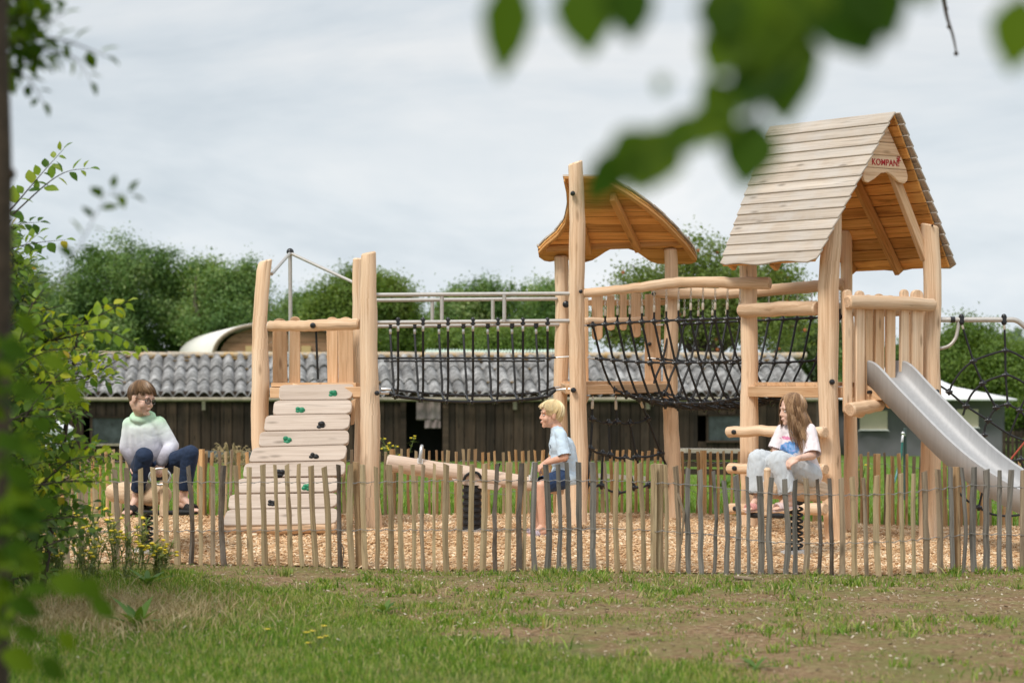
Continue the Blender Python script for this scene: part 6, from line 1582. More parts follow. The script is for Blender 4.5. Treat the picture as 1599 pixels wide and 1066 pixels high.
shed = thing('sheet_roof_shed', tuple(at(766, 600, 48)), 'pale green corrugated roof of a second shed just showing above the barn ridge', 'shed')
M['palegreen'] = plain('pale_green_sheet', (.60, .72, .62), .5, nscale=2, namt=.08)
a, b_ = at(664, 544, 47.8), at(868, 543, 48.6); mb = MB(); K = 130; V = []
for j in range(2):
    for k in range(K + 1):
        p = a.lerp(b_, k / K); V.append(p + Vector((-.02 * j, 2.0 * j - .0, .07 * j)) + Vector((0, -.5, -.075 + .02 * math.sin(k * 1.9))))
mb.add(V, [[k, k + 1, K + 2 + k, K + 1 + k] for k in range(K)]); o = mb.build('sheet_roof', M['palegreen'], shed, True, 60); s = o.modifiers.new('t', 'SOLIDIFY'); s.thickness = .012
mb = MB(); c = a.lerp(b_, .5); mb.box((c.x, c.y + .6, .55), (b_ - a).length / 2 - .05, .9, 1.05); mb.build('wall', M['barnboard'], shed)

tent = thing('canvas_tent', tuple(at(1450, 738, 45)), 'large grey canvas tent with a white awning roof and beige windows behind the slide', 'tent')
M['canvas'] = plain('grey_canvas', (.125, .125, .13), .9, nscale=2.5, namt=.12, bmp=.3)
M['awning'] = plain('white_awning', (.85, .85, .84), .7); M['beige'] = plain('beige_window_flap', (.56, .49, .37), .8, nscale=6, namt=.06)
YT_ = 45.0
mb = MB(); V = []; nxx, nzz = 40, 14; rs = random.Random(2)
x0, x1 = 1322, 1568
for j in range(nzz + 1):
    for i in range(nxx + 1):
        px = x0 + (x1 - x0) * i / nxx; y = 618 + (722 - 618) * j / nzz; p = at(px, y, YT_)
        p.y += .05 * mnoise.noise(Vector((p.x * 2.2 - p.z * 1.1, p.z * 1.6, 1))) + .03 * mnoise.noise(Vector((p.x * 5 + p.z * 4, p.z * 2.5, 7))); V.append(p)
F = [[j * (nxx + 1) + i, j * (nxx + 1) + i + 1, (j + 1) * (nxx + 1) + i + 1, (j + 1) * (nxx + 1) + i] for j in range(nzz) for i in range(nxx)]
mb.add(V, F)
pr_ = at(x1, 618, YT_); pb2 = at(x1, 722, YT_); mb.add([pr_, pr_ + Vector((.35, 4, 0)), pb2 + Vector((.35, 4, 0)), pb2], [[0, 1, 2, 3]])
pl_ = at(x0, 618, YT_); pb3 = at(x0, 722, YT_); mb.add([pl_, pl_ + Vector((0, 4, 0)), pb3 + Vector((0, 4, 0)), pb3], [[3, 2, 1, 0]])
o = mb.build('canvas_wall', M['canvas'], tent, True, 60); s = o.modifiers.new('t', 'SOLIDIFY'); s.thickness = .01
e0, e1 = at(1310, 621, YT_ - .5), at(1588, 622.5, YT_ - .4); r0 = at(1392, 570, YT_ + 1.9)
mb = MB(); V = [e0, at(1380, 621, YT_ - .45), at(1470, 621.5, YT_ - .42), e1, e1 + Vector((.2, 5, 0)), e0 + Vector((0, 5, 0)), r0, r0 + Vector((.35, 0, -.02)), e0.lerp(r0, .5) - Vector((0, 0, .03)), e1.lerp(r0, .5) - Vector((0, 0, .09))]
mb.add(V, [[0, 1, 6, 8], [1, 2, 7, 6], [2, 3, 9, 7], [3, 4, 9], [9, 4, 7], [4, 5, 6, 7], [5, 0, 8], [5, 8, 6]])
o = mb.build('awning_roof', M['awning'], tent, True, 60); s = o.modifiers.new('t', 'SOLIDIFY'); s.thickness = .015
mb = MB()
for k, px in enumerate(range(1312, 1588, 6)): pass
mb.add([e0, e1, e1 - Vector((0, 0, .035)), e0 - Vector((0, 0, .035))], [[0, 1, 2, 3]]); o = mb.build('valance', M['awning'], tent); s = o.modifiers.new('t', 'SOLIDIFY'); s.thickness = .01
for (xa, ya, xb, yb) in ((1342.5, 641, 1385.5, 671), (1494, 638.5, 1527.5, 667)):
    mb = MB(); mb.prism([(0, 0), ((xb - xa) * YT_ / FPX, 0), ((xb - xa) * YT_ / FPX, (yb - ya) * YT_ / FPX), (0, (yb - ya) * YT_ / FPX)], at(xa, yb, YT_ - .07), Vector((1, 0, 0)), Vector((0, 0, 1)), Vector((0, -1, 0)), .02)
    wn = mb.build('window_flap', M['beige'], tent)
    mb = MB(); mb.beam(at(xa - 1, yb, YT_ - .1), at(xb + 1, yb, YT_ - .1), .02, .02); mb.beam(at(xa - 3, yb + 2, YT_ - .1), at(xa, yb, YT_ - .1), .01, .01); mb.beam(at(xb, yb, YT_ - .1), at(xb + 3, yb + 2, YT_ - .1), .01, .01); mb.build('flap_trim', M['awning'], wn)
mb = MB(); mb.box((at(1320, 728, YT_).lerp(at(1570, 728, YT_), .5)) + Vector((0, 1.4, 0)), 1.55, 1.8, .11); mb.build('deck', plain('beige_deck_board', (.52, .42, .29), .8, nscale=7), tent)
mb = MB()
for k in range(5): mb.beam(at(1325, 720 + k * 3.4, YT_ - .45), at(1568, 720 + k * 3.4, YT_ - .45), .03, .03)
mb.build('deck_edge', plain('pale_deck_edge', (.58, .47, .32), .8, nscale=9), tent)

wt = thing('white_tent', tuple(at(40, 720, 36)), 'small white canvas tent half hidden behind the shrub at the left edge', 'tent')
mb = MB(); p = at(12, 715, 36); mb.prism([(0, -.1), (.62, -.1), (.62, .40), (.31, .62), (0, .40)], Vector((p.x, 36, p.z)), Vector((1, 0, 0)), Vector((0, 0, 1)), Vector((0, 1, 0)), 2.0); mb.build('canvas', M['awning'], wt)
mb = MB(); mb.prism([(.2, -.1), (.42, -.1), (.42, .3), (.31, .38), (.2, .3)], Vector((p.x, 35.99, p.z)), Vector((1, 0, 0)), Vector((0, 0, 1)), Vector((0, -1, 0)), .01); mb.build('door_flap', M['canvas'], wt)

# stack of old planks, ground beam, standpipe
stk = thing('plank_stack', tuple(at(1118, 745, 30)), 'stack of old grey planks lying on the grass behind the back fence', 'planks')
for k, (y, hh, c) in enumerate(((703, 8, 'log'), (713, 9, 'barnboard'), (724, 10, 'barnboard'), (736, 10, 'barnboard'))):
    mb = MB(); mb.beam(at(1064 + k, y, 30), at(1172 + 5 * k, y + 1, 30.4), .2, hh * 30 / FPX * .8); mb.build('plank', M['roof'] if k == 0 else M['barnboard'], stk)
gb_ = thing('ground_beam', tuple(at(325, 708, 33)), 'long grey sleeper lying along the foot of the barn wall left of the ramp', 'beam')
mb = MB(); mb.beam(at(205, 707.5, 33), at(412, 709.5, 34), .12, .085); mb.build('sleeper', plain('grey_sleeper', (.17, .18, .19), .9, nscale=8, namt=.3), gb_)
gb2 = thing('ground_board', tuple(at(960, 748, 27)), 'low pale board lying on the grass behind the hanging net', 'board')
mb = MB(); mb.beam(at(915, 741, 27), at(1010, 747, 27.3), .06, .05); mb.build('plank', M['roof'], gb2)
sp0 = thing('standpipe', tuple(at(1412, 775, 24)), 'thin dark standpipe with a tap and a teal hose in front of the grey tent', 'standpipe')
Ysp = 24.0
mb = MB(); mb.tube([at(1413.5, 780, Ysp), at(1413.5, 720, Ysp), at(1413, 668, Ysp)], [.022, .020, .016], 8); mb.build('pipe', plain('dark_green_grey_pipe', (.06, .085, .08), .5, nscale=12), sp0)
mb = MB(); mb.tube([at(1413, 680, Ysp), at(1410, 678, Ysp - .04), at(1409, 684, Ysp - .06), at(1408.5, 690, Ysp - .06)], .013, 8); mb.ball(at(1410, 676.5, Ysp - .04), .02); mb.build('tap', M['steel'], sp0)
mb = MB(); mb.tube(interp_pts([at(1409, 690, Ysp - .06), at(1407, 712, Ysp - .05), at(1402, 732, Ysp - .05), at(1398, 748, Ysp - .1), at(1394, 757, Ysp - .2)], 4), .011, 8); mb.build('hose', plain('teal_hose', (.05, .19, .18), .4), sp0)
# dark slatted screen at the right behind the spider net
scr = thing('slatted_screen', tuple(at(1600, 745, 40)), 'dark brown slatted screen beside the grey tent at the right edge', 'fence')
for k in range(16):
    mb = MB(); mb.box(at(1568 + k * 6.6, 712, 40.5), .028, .012, .42); mb.build('slat', M['barnboard'], scr)
for y in (690, 728):
    mb = MB(); mb.beam(at(1566, y, 40.52), at(1672, y, 40.52), .03, .04); mb.build('rail', M['barnboard'], scr)

# ------------------------------------------------------------------ trees
def quads_from(P, Nrm, size, rs, aspect=.6):
    """leaf shaped quads (rhombs) at P with normals Nrm"""
    n = len(P); a = rs.normal(0, 1, (n, 3)); a -= Nrm * (a * Nrm).sum(1)[:, None]; a /= np.linalg.norm(a, axis=1)[:, None] + 1e-9
    b_ = np.cross(Nrm, a); s = (size * rs.uniform(.6, 1.4, n))[:, None]
    V = np.stack([P - a * s, P + b_ * s * aspect - a * s * .1, P + a * s, P - b_ * s * aspect - a * s * .1], 1).reshape(-1, 3)
    return V, np.arange(n * 4).reshape(-1, 4)
def crown_points(blobs, nclump, per, csize, rs, shell=.55):
    sub_ = []
    for b_ in blobs:
        for k in range(11):
            d = rs.normal(0, 1, 3); d /= np.linalg.norm(d); d[2] = abs(d[2]) * 1.1 - .25; d[1] -= .25; q = rs.uniform(.5, .92); f = rs.uniform(.26, .50)
            sub_.append((b_[0] + d[0] * b_[3] * q, b_[1] + d[1] * b_[4] * q, b_[2] + d[2] * b_[5] * q, b_[3] * f, b_[4] * f, b_[5] * f))
        for k in range(9):
            d = rs.normal(0, 1, 3); d[2] = abs(d[2]) + .5; d /= np.linalg.norm(d); q = rs.uniform(.85, 1.06); f = rs.uniform(.09, .19)
            sub_.append((b_[0] + d[0] * b_[3] * q, b_[1] + d[1] * b_[4] * q, b_[2] + d[2] * b_[5] * q, b_[3] * f, b_[4] * f, b_[5] * f * 1.5))
        sub_.append((b_[0], b_[1], b_[2] - .1 * b_[5], b_[3] * .6, b_[4] * .6, b_[5] * .6))
    blobs = sub_
    """clumps spread through overlapping ellipsoids, denser towards the outside"""
    vol = np.array([b_[3] * b_[4] * b_[5] for b_ in blobs]) ** .67; pick = rs.choice(len(blobs), nclump, p=vol / vol.sum())
    d = rs.normal(0, 1, (nclump, 3)); d /= np.linalg.norm(d, axis=1)[:, None]
    r = (shell + (1.04 - shell) * rs.uniform(0, 1, nclump) ** .6)
    B_ = np.array(blobs)[pick]; C = B_[:, :3] + d * r[:, None] * B_[:, 3:6]
    keep = C[:, 2] > .05; C = C[keep]; d = d[keep]
    k = len(C); out = d * .7 + np.array([0, 0, .30]); 
    cs = csize * rs.uniform(.5, 1.5, k)
    P = np.repeat(C, per, 0) + rs.normal(0, 1, (k * per, 3)) * np.repeat(cs, per)[:, None] * np.array([1, 1, .75])
    nr_ = np.repeat(out, per, 0) + rs.normal(0, .42, (k * per, 3)); nr_ /= np.linalg.norm(nr_, axis=1)[:, None]
    return P, nr_
def tree(loc, blobs, label, mat, seed, nclump, per, csize, leaf, trunk_h, trunk_r, cat='tree', group=None, bark=None, limbs=7, shell=.55, fruit=None):
    rs = np.random.RandomState(seed); t = thing('broadleaf_tree' if cat == 'tree' else 'bush', loc, label, cat, group); L = np.array(loc)
    P, nr_ = crown_points(blobs, int(nclump * 1.35), int(per * 3.4), csize, rs, shell)
    V, F = quads_from(P, nr_, leaf * .43, rs); np_mesh('crown', V + L, F, mat, t)
    mb = MB(); top = Vector(loc) + Vector((0, 0, trunk_h))
    mb.tube(interp_pts([Vector(loc) - Vector((0, 0, .2)), Vector(loc) + Vector((.03, 0, trunk_h * .5)), top], 3), [trunk_r * (1.15 - .05 * k) for k in range(7)], 9)
    for k in range(limbs):
        b_ = blobs[rs.randint(len(blobs))]; e = Vector(b_[:3]) + Vector(rs.normal(0, 1, 3) * np.array(b_[3:6]) * .45) + Vector(loc); s = Vector(loc) + Vector((0, 0, trunk_h * rs.uniform(.6, 1)))
        m_ = s.lerp(e, .5) + Vector(rs.normal(0, .12, 3)); mb.tube(interp_pts([s, m_, e], 3), [trunk_r * .55 * (1 - .13 * q) for q in range(7)], 6)
    mb.build('trunk', bark or M['bark'], t)
    if fruit is not None:
        fm, nf = fruit
        mb = MB(); pk = rs.choice(len(P), nf)
        for q in pk: mb.ball(Vector(P[q] + L), .035, 7, 5)
        mb.build('fruit', fm, t)
    return t
M['bark'] = plain('tree_bark', (.085, .065, .05), .9, nscale=14, namt=.4, bmp=.5)
M['leaf_oak'] = leafmat('dark_oak_leaf', [(0, (.052, .11, .030)), (.4, (.10, .19, .048)), (.75, (.19, .29, .085)), (1, (.40, .47, .20))], .36, .5, patchy=.9)
M['leaf_mid'] = leafmat('mid_green_leaf', [(0, (.065, .12, .02)), (.4, (.11, .19, .03)), (.8, (.18, .26, .05)), (1, (.34, .41, .12))], .38, .5, patchy=.9)
M['leaf_apple'] = leafmat('apple_leaf', [(0, (.08, .13, .025)), (.4, (.14, .21, .04)), (.8, (.22, .28, .08)), (1, (.36, .38, .18))], .4, .5, patchy=1.3)
M['leaf_far'] = leafmat('far_leaf', [(0, (.05, .09, .025)), (.5, (.08, .135, .035)), (1, (.15, .20, .07))], .3, .6)
def crown_px(Y, base_y, shapes):
    """crown ellipsoids given as (px, py, rx_px, rz_px) at distance Y -> tree local frame"""
    xs_ = [s[0] for s in shapes]; cx = sum(xs_) / len(xs_); base = at(cx, base_y, Y); base.z = -.25
    out = []
    for (px, py, rx, rz) in shapes:
        p = at(px, py, Y); k = Y / FPX; rsx = rx * k; out.append((p.x - base.x, 0 + (hash((px, py)) % 7 - 3) * .12, p.z - base.z, rsx, rsx * .9, rz * k))
    return tuple(base), out
def px_tree(Y, shapes, label, mat, seed, ncl, per, cs, leaf, **kw):
    base, bl = crown_px(Y, 720, shapes); th = max(.8, min(b_[2] for b_ in bl) * .9)
    return tree(base, bl, label, M[mat], seed, ncl, per, cs, leaf, th, kw.pop('tr', .16), **kw)
px_tree(56, [(150, 470, 62, 72), (190, 425, 42, 48), (120, 500, 62, 60), (205, 480, 45, 62), (170, 540, 80, 60)], 'tallest dark oak like tree rising behind the left shrub', 'leaf_oak', 1, 620, 22, .17, .075)
px_tree(57, [(275, 460, 56, 58), (240, 432, 36, 40), (325, 445, 34, 40), (300, 500, 58, 60), (265, 540, 70, 60)], 'rounded dark green tree behind the barn right of the tallest oak', 'leaf_oak', 2, 520, 22, .16, .075)
px_tree(55, [(360, 475, 50, 56), (385, 450, 26, 34), (335, 455, 26, 34), (355, 530, 66, 60)], 'dark green tree behind the barrel roofed cabin and the leftmost post', 'leaf_oak', 3, 520, 22, .16, .075)
px_tree(60, [(455, 505, 46, 46), (495, 500, 40, 44), (470, 545, 70, 45)], 'lower dark tree seen through the open top of the left tower', 'leaf_oak', 4, 420, 20, .16, .075)
px_tree(54, [(545, 480, 44, 52), (520, 510, 38, 50), (540, 540, 66, 45)], 'light green tree behind the two posts of the left tower', 'leaf_mid', 5, 480, 20, .15, .075)
px_tree(55, [(605, 475, 36, 48), (625, 510, 34, 50), (595, 535, 60, 48)], 'light green bushy tree behind the left end of the steel hand bars', 'leaf_mid', 6, 460, 20, .15, .075)
px_tree(62, [(655, 525, 34, 30), (690, 540, 50, 30), (640, 545, 40, 30)], 'low green bush behind the barn between two taller trees', 'leaf_mid', 7, 260, 20, .15, .08, cat='tree')
px_tree(58, [(745, 490, 46, 46), (780, 480, 42, 40), (720, 505, 38, 48), (760, 540, 80, 40)], 'dark green tree behind the steel hand bars in the middle', 'leaf_oak', 8, 520, 22, .16, .075)
px_tree(57, [(835, 485, 42, 42), (860, 495, 42, 44), (850, 540, 60, 42)], 'dark green tree directly behind the tall post of the middle tower', 'leaf_oak', 9, 480, 22, .16, .075)
px_tree(50, [(790, 540, 60, 26), (720, 542, 50, 26), (850, 545, 50, 24)], 'low light green hedge bush behind the pale green shed roof', 'leaf_mid', 10, 420, 20, .13, .07)
px_tree(47, [(1085, 425, 46, 60), (1060, 470, 70, 50), (1000, 455, 44, 42), (1150, 450, 60, 56), (1205, 455, 42, 42), (1100, 510, 110, 60), (990, 510, 70, 60), (1200, 510, 70, 60)],
        'loose crowned apple tree with small ruddy fruit behind the rope tunnel', 'leaf_apple', 11, 760, 16, .17, .075, limbs=16, shell=.35, tr=.13, fruit=(plain('ruddy_apple', (.40, .12, .04), .45), 130))
px_tree(62, [(1262, 545, 52, 44), (1300, 560, 40, 50)], 'grey green tree beyond the right end of the barn roof', 'leaf_far', 12, 340, 20, .16, .08)
px_tree(52, [(1520, 545, 46, 40), (1490, 560, 40, 50), (1545, 580, 50, 50), (1505, 610, 80, 60)], 'light green tree behind the white awning of the tent', 'leaf_mid', 13, 560, 22, .16, .075)
px_tree(58, [(1590, 590, 46, 50), (1560, 610, 40, 60), (1620, 600, 60, 70), (1590, 660, 80, 70)], 'dense green tree at the right edge behind the spider net', 'leaf_mid', 14, 620, 22, .17, .075)
px_tree(54, [(1400, 600, 60, 60), (1350, 590, 40, 50), (1440, 570, 40, 40)], 'dark tree hidden behind the tent and the slide tower', 'leaf_oak', 15, 360, 20, .16, .08)
px_tree(56, [(40, 480, 60, 60), (-30, 460, 70, 70), (20, 560, 120, 70)], 'dark oak at the far left behind the foreground shrub', 'leaf_oak', 16, 520, 20, .17, .08)
px_tree(60, [(1700, 580, 70, 70), (1760, 600, 60, 80), (1690, 650, 80, 70)], 'green tree just beyond the right edge of the view', 'leaf_mid', 17, 420, 20, .17, .08)
wd_ = MB(); rs2 = np.random.RandomState(77); n = 60000
xh = rs2.uniform(-160, 200, n); yh = rs2.uniform(240, 300, n); hh = 3.4 + 2.4 * np.array([mnoise.noise(Vector((a * .02, 0, 1))) for a in xh]) + 6.5 * np.exp(-((xh - 66) / 30) ** 2)
P_ = np.stack([xh, yh, -3 + hh * rs2.uniform(.2, 1.0, n)], 1); nr_ = rs2.normal(0, 1, (n, 3)); nr_[:, 1] -= .8; nr_[:, 2] += .6; nr_ /= np.linalg.norm(nr_, axis=1)[:, None]
V, F = quads_from(P_, nr_, .38, rs2, .8); fw = np_mesh('distant_wood', V, F, leafmat('distant_leaf', [(0, (.09, .14, .085)), (1, (.18, .235, .15))], .2, .8)); tag(fw, 'blue green wood on the far horizon, haze painted into its leaf colour', 'wood', kind='stuff')  # haze is put into the pale bluish leaf colour

# ------------------------------------------------------------------ plants behind the fence
def plume_grass(px, Y, base_y, n, h, label):
    b0 = at(px, base_y, Y); b0.z = zg(b0.x, Y); t = thing('plume_grass', tuple(b0), label, 'grass clump'); rs = random.Random(int(px)); mb = MB(); m2 = MB()
    for k in range(n):
        a = rs.uniform(0, 6.28); l = rs.uniform(.1, .45) * h; H = h * rs.uniform(.65, 1.05); e = b0 + Vector((math.cos(a) * l, math.sin(a) * l * .5, H)); mid = b0 + Vector((math.cos(a) * l * .3, math.sin(a) * l * .15, H * .6))
        pts = interp_pts([b0 + Vector((rs.uniform(-.1, .1), 0, 0)), mid, e], 4); mb.tube(pts, .004, 4)
        for q in range(7):
            p = pts[-1 - min(q // 2, 3)]; d = Vector((math.cos(a) * .05, rs.uniform(-.03, .03), rs.uniform(-.05, .03))); m2.tube([p, p + d * .6, p + d * 1.2 - Vector((0, 0, .02))], [.003, .006, .0015], 4)
    mb.build('stalks', M['straw'], t); m2.build('seed_heads', plain('straw_plume', (.40, .30, .16), .9), t)
plume_grass(362, 31, 728, 26, .5, 'clump of dry straw coloured plume grass against the barn left of the ramp')
plume_grass(388, 31, 728, 20, .42, 'smaller tuft of dry plume grass beside the leftmost post')
# ------------------------------------------------------------------ foreground foliage
def leaf_mesh(mb, base, d, up, L, W, droop=.25, fold=.25):
    """one pointed leaf with a folded midrib, from base along d"""
    d = Vector(d).normalized(); up = Vector(up); s = d.cross(up)
    if s.length < 1e-4: s = d.orthogonal()
    s.normalize(); u = s.cross(d)
    prof = [(0, .05), (.18, .62), (.42, 1.0), (.68, .78), (.87, .36), (1.0, .02)]
    V = []
    for t, w_ in prof:
        c = base + d * L * t - u * (droop * L * t * t)
        V += [c + s * W * .5 * w_ + u * fold * W * .5 * w_, c, c - s * W * .5 * w_ + u * fold * W * .5 * w_]
    F = []
    for i in range(len(prof) - 1):
        a = i * 3; F += [[a, a + 1, a + 4, a + 3], [a + 1, a + 2, a + 5, a + 4]]
    mb.add(V, F)
M['leaf_shrub'] = leafmat('shrub_leaf', [(0, (.06, .135, .015)), (.35, (.11, .22, .025)), (.7, (.19, .31, .035)), (.95, (.30, .39, .05)), (1, (.50, .36, .02))], .5, .42)
M['leaf_shrub_dark'] = leafmat('painted_shade_shrub_leaf', [(0, (.04, .085, .014)), (.4, (.075, .145, .022)), (.8, (.13, .22, .032)), (1, (.24, .30, .10))], .46, .45)  # darker copy of the shrub leaf, inner shade put into the colour
M['leaf_yellow'] = leafmat('yellow_green_leaf', [(0, (.18, .31, .025)), (.4, (.29, .41, .03)), (.8, (.42, .50, .045)), (1, (.56, .56, .06))], .55, .42)
M['leaf_near'] = leafmat('overhanging_leaf', [(0, (.028, .07, .004)), (.5, (.062, .12, .005)), (1, (.13, .20, .010))], .52, .6, 1.4, .12)
M['twig'] = plain('dark_twig', (.05, .035, .025), .85, nscale=30, namt=.3)
M['youngbark'] = plain('brown_young_bark', (.055, .036, .022), .85, nscale=18, namt=.4, bmp=.6)

class MBS:
    def __init__(s): s.l = []
    def new(s): s.l.append(MB()); return s.l[-1]
    def tube(s, *a, **k): s.new().tube(*a, **k)
    def build(s, *a): return [m_.build(*a) for m_ in s.l]
def branch(mbT, mbL, pts, r0, n_leaf, L, W, rs, start=.15, spread=.9, up=(0, -.35, 1)):
    P0 = interp_pts(pts, 5); K = len(P0); mbT = mbT if isinstance(mbT, MB) else mbT.new(); mbT.tube(P0, [r0 * (1 - .8 * i / (K - 1)) for i in range(K)], 5)
    for k in range(n_leaf):
        t = start + (1 - start) * (k + rs.uniform(0, .4)) / n_leaf; u = t * (K - 1); i = min(int(u), K - 2); p = P0[i].lerp(P0[i + 1], u - i); d = (P0[i + 1] - P0[i]).normalized()
        side = d.cross(Vector((0, -1, 0))).normalized() * (1 if k % 2 else -1)
        dd = (d * .65 + side * spread + Vector((rs.uniform(-.3, .3), rs.uniform(-.5, .5), rs.uniform(-.3, .2)))).normalized()
        s = rs.uniform(.65, 1.15) * (1.05 - .35 * t)
        leaf_mesh(mbL, p + dd * .008, dd, Vector(up) + Vector((rs.uniform(-.5, .5), rs.uniform(-.5, .5), rs.uniform(-.2, .2))), L * s, W * s, rs.uniform(.0, .4), rs.uniform(.1, .4))
    leaf_mesh(mbL, P0[-1], (P0[-1] - P0[-2]), Vector(up), L * .7, W * .7)

# ---- the big shrub at the left, about 13.5 m away
rs = random.Random(42)
sh = thing('leafy_shrub', (-2.95, 13.6, 0), 'tall leafy shrub at the left edge with arching yellow green branches before the fence', 'shrub')
T, Lm, Ly, Ld = MB(), MB(), MB(), MB()
def bpx(Y, *pts): return [at(x, y, Y + dy) for (x, y, dy) in pts]
branch(T, Lm, bpx(13.4, (-10, 360, .1), (30, 312, 0), (66, 270, 0), (100, 232, -.05)), .006, 15, .088, .074, rs, .15)
branch(T, Lm, bpx(13.4, (20, 335, 0), (72, 288, 0), (105, 268, -.05), (140, 263, -.1)), .005, 9, .090, .070, rs, .2)
branch(T, Lm, bpx(13.5, (-20, 385, 0), (25, 352, 0), (62, 347, 0)), .005, 9, .085, .068, rs, .2)
branch(T, Lm, bpx(13.4, (-15, 400, 0), (40, 382, 0), (103, 374, -.05)), .005, 10, .082, .070, rs, .2)
branch(T, Lm, bpx(13.3, (-20, 460, 0), (15, 420, 0), (48, 396, 0)), .005, 9, .07, .05, rs, .1)
branch(T, Ly, bpx(13.2, (-20, 552, 0), (70, 535, 0), (130, 505, 0), (200, 470, -.1)), .008, 20, .085, .066, rs, .2)
branch(T, Ly, bpx(13.2, (10, 545, 0), (100, 528, 0), (160, 515, -.1), (218, 540, -.1)), .007, 20, .082, .062, rs, .1)
branch(T, Ly, bpx(13.3, (60, 600, 0), (120, 540, 0), (160, 480, -.1), (195, 480, -.1)), .006, 16, .08, .06, rs, .2)
branch(T, Ly, bpx(13.1, (-10, 640, 0), (60, 600, 0), (130, 590, 0), (215, 545, -.15)), .007, 20, .08, .062, rs, .15)
branch(T, Ly, bpx(13.0, (0, 560, 0), (50, 515, 0), (90, 495, 0)), .006, 12, .085, .066, rs, .1)
for k in range(150):                               # arching shoots from the base and the main stems
    y0 = rs.uniform(520, 900); y1 = y0 + rs.uniform(-110, 30); x0 = rs.uniform(-120, 40)
    lim = lerp_list([(380, 55), (470, 95), (540, 190), (600, 190), (640, 150), (690, 150), (730, 215), (770, 190), (800, 165), (860, 175), (920, 130)], y1)
    x1 = x0 + rs.uniform(.35, 1.0) * (lim - x0); Y = rs.uniform(12.7, 14.6)
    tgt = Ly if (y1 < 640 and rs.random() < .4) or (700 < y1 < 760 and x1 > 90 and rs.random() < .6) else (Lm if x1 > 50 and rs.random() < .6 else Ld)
    branch(T, tgt, bpx(Y, (x0, y0, 0), ((x0 + x1) / 2, (y0 + y1) / 2 - rs.uniform(5, 35), rs.uniform(-.1, .1)), (x1, y1, rs.uniform(-.2, .2))), .006, rs.randint(12, 20), rs.uniform(.062, .09), rs.uniform(.05, .07), rs, .1)
for k in range(70):                                # leafy mass climbing at the very edge
    y0 = rs.uniform(400, 560); x0 = rs.uniform(-150, -20); x1 = rs.uniform(5, 62) if y0 > 430 else rs.uniform(0, 40); Y = rs.uniform(13.0, 14.4)
    branch(T, Lm if rs.random() < .6 else Ld, bpx(Y, (x0, y0, 0), ((x0 + x1) / 2, y0 - rs.uniform(10, 40), 0), (x1, y0 - rs.uniform(20, 75), 0)), .005, 18, .082, .066, rs, .1)
for k in range(115):                               # inner mass, its shade painted as darker leaves
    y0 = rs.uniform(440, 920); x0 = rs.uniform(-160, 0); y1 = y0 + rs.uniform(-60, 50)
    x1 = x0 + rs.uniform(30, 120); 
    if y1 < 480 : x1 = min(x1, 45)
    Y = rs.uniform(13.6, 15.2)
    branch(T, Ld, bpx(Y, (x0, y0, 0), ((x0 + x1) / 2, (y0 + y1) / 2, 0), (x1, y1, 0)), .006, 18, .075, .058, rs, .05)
for k in range(9):
    x0 = -2.75 - rs.uniform(0, .9); Y = rs.uniform(13.4, 14.4); b0 = Vector((x0, Y, 0)); e = Vector((x0 + rs.uniform(-.3, .3), Y + rs.uniform(-.3, .3), rs.uniform(1.0, 1.75)))
    T.tube(interp_pts([b0, b0.lerp(e, .5) + Vector((rs.uniform(-.1, .1), 0, 0)), e], 4), [.022 * (1 - .07 * q) for q in range(9)], 7)
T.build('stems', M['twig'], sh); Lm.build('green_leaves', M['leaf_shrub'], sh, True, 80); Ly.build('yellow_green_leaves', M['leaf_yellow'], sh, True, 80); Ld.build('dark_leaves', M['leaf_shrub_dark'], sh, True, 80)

# ---- young tree much nearer, its stem at the left edge
yt = thing('young_tree', (-1.32, 5.6, 0), 'blurred young tree with a brown stem at the left edge and dark leaves above', 'tree')
mb = MB(); YN = 5.6; xc = at(-13, 300, YN).x
mb.tube(interp_pts([Vector((xc - .01, YN, -.05)), Vector((xc - .005, YN, .7)), Vector((xc, YN, 1.4)), Vector((xc + .004, YN, 1.75)), Vector((xc - .004, YN, 2.1)), Vector((xc - .03, YN, 2.9))], 6), [.052 - .0004 * k for k in range(31)], 12)
mb.ball(at(14, 272, YN), .017, 8, 6)
mb.build('trunk', M['youngbark'], yt)
T, Ld = MBS(), MB()
def bnear(Y, *pts): return [at(x, y, Y) for x, y in pts]
branch(T, Ld, bnear(6.2, (-30, 60), (40, 62), (95, 62), (165, 88)), .006, 11, .062, .038, rs, .1)
branch(T, Ld, bnear(6.2, (40, 62), (80, 80), (118, 92), (142, 128)), .004, 7, .055, .032, rs, .2)
branch(T, Ld, bnear(6.2, (-30, 100), (20, 110), (45, 125), (68, 160)), .005, 8, .055, .034, rs, .15)
branch(T, Ld, bnear(6.1, (-20, 40), (20, 40), (60, 40), (100, 22)), .005, 9, .062, .036, rs, .15)
branch(T, Ld, bnear(6.1, (-30, 10), (0, 8), (20, 12), (34, 28)), .004, 6, .05, .03, rs, .15)
for k in range(24):
    x0, y0 = rs.uniform(-60, 25), rs.uniform(-30, 105); branch(T, Ld, bnear(rs.uniform(5.9, 6.4), (x0, y0), (x0 + 30, y0 - 4), (x0 + rs.uniform(50, 80), y0 + rs.uniform(-15, 20))), .004, 9, .06, .036, rs, .1)
branch(T, Ld, bnear(5.9, (60, 470), (95, 435), (125, 382), (150, 335), (172, 300), (205, 305)), .0022, 11, .052, .034, rs, .3)
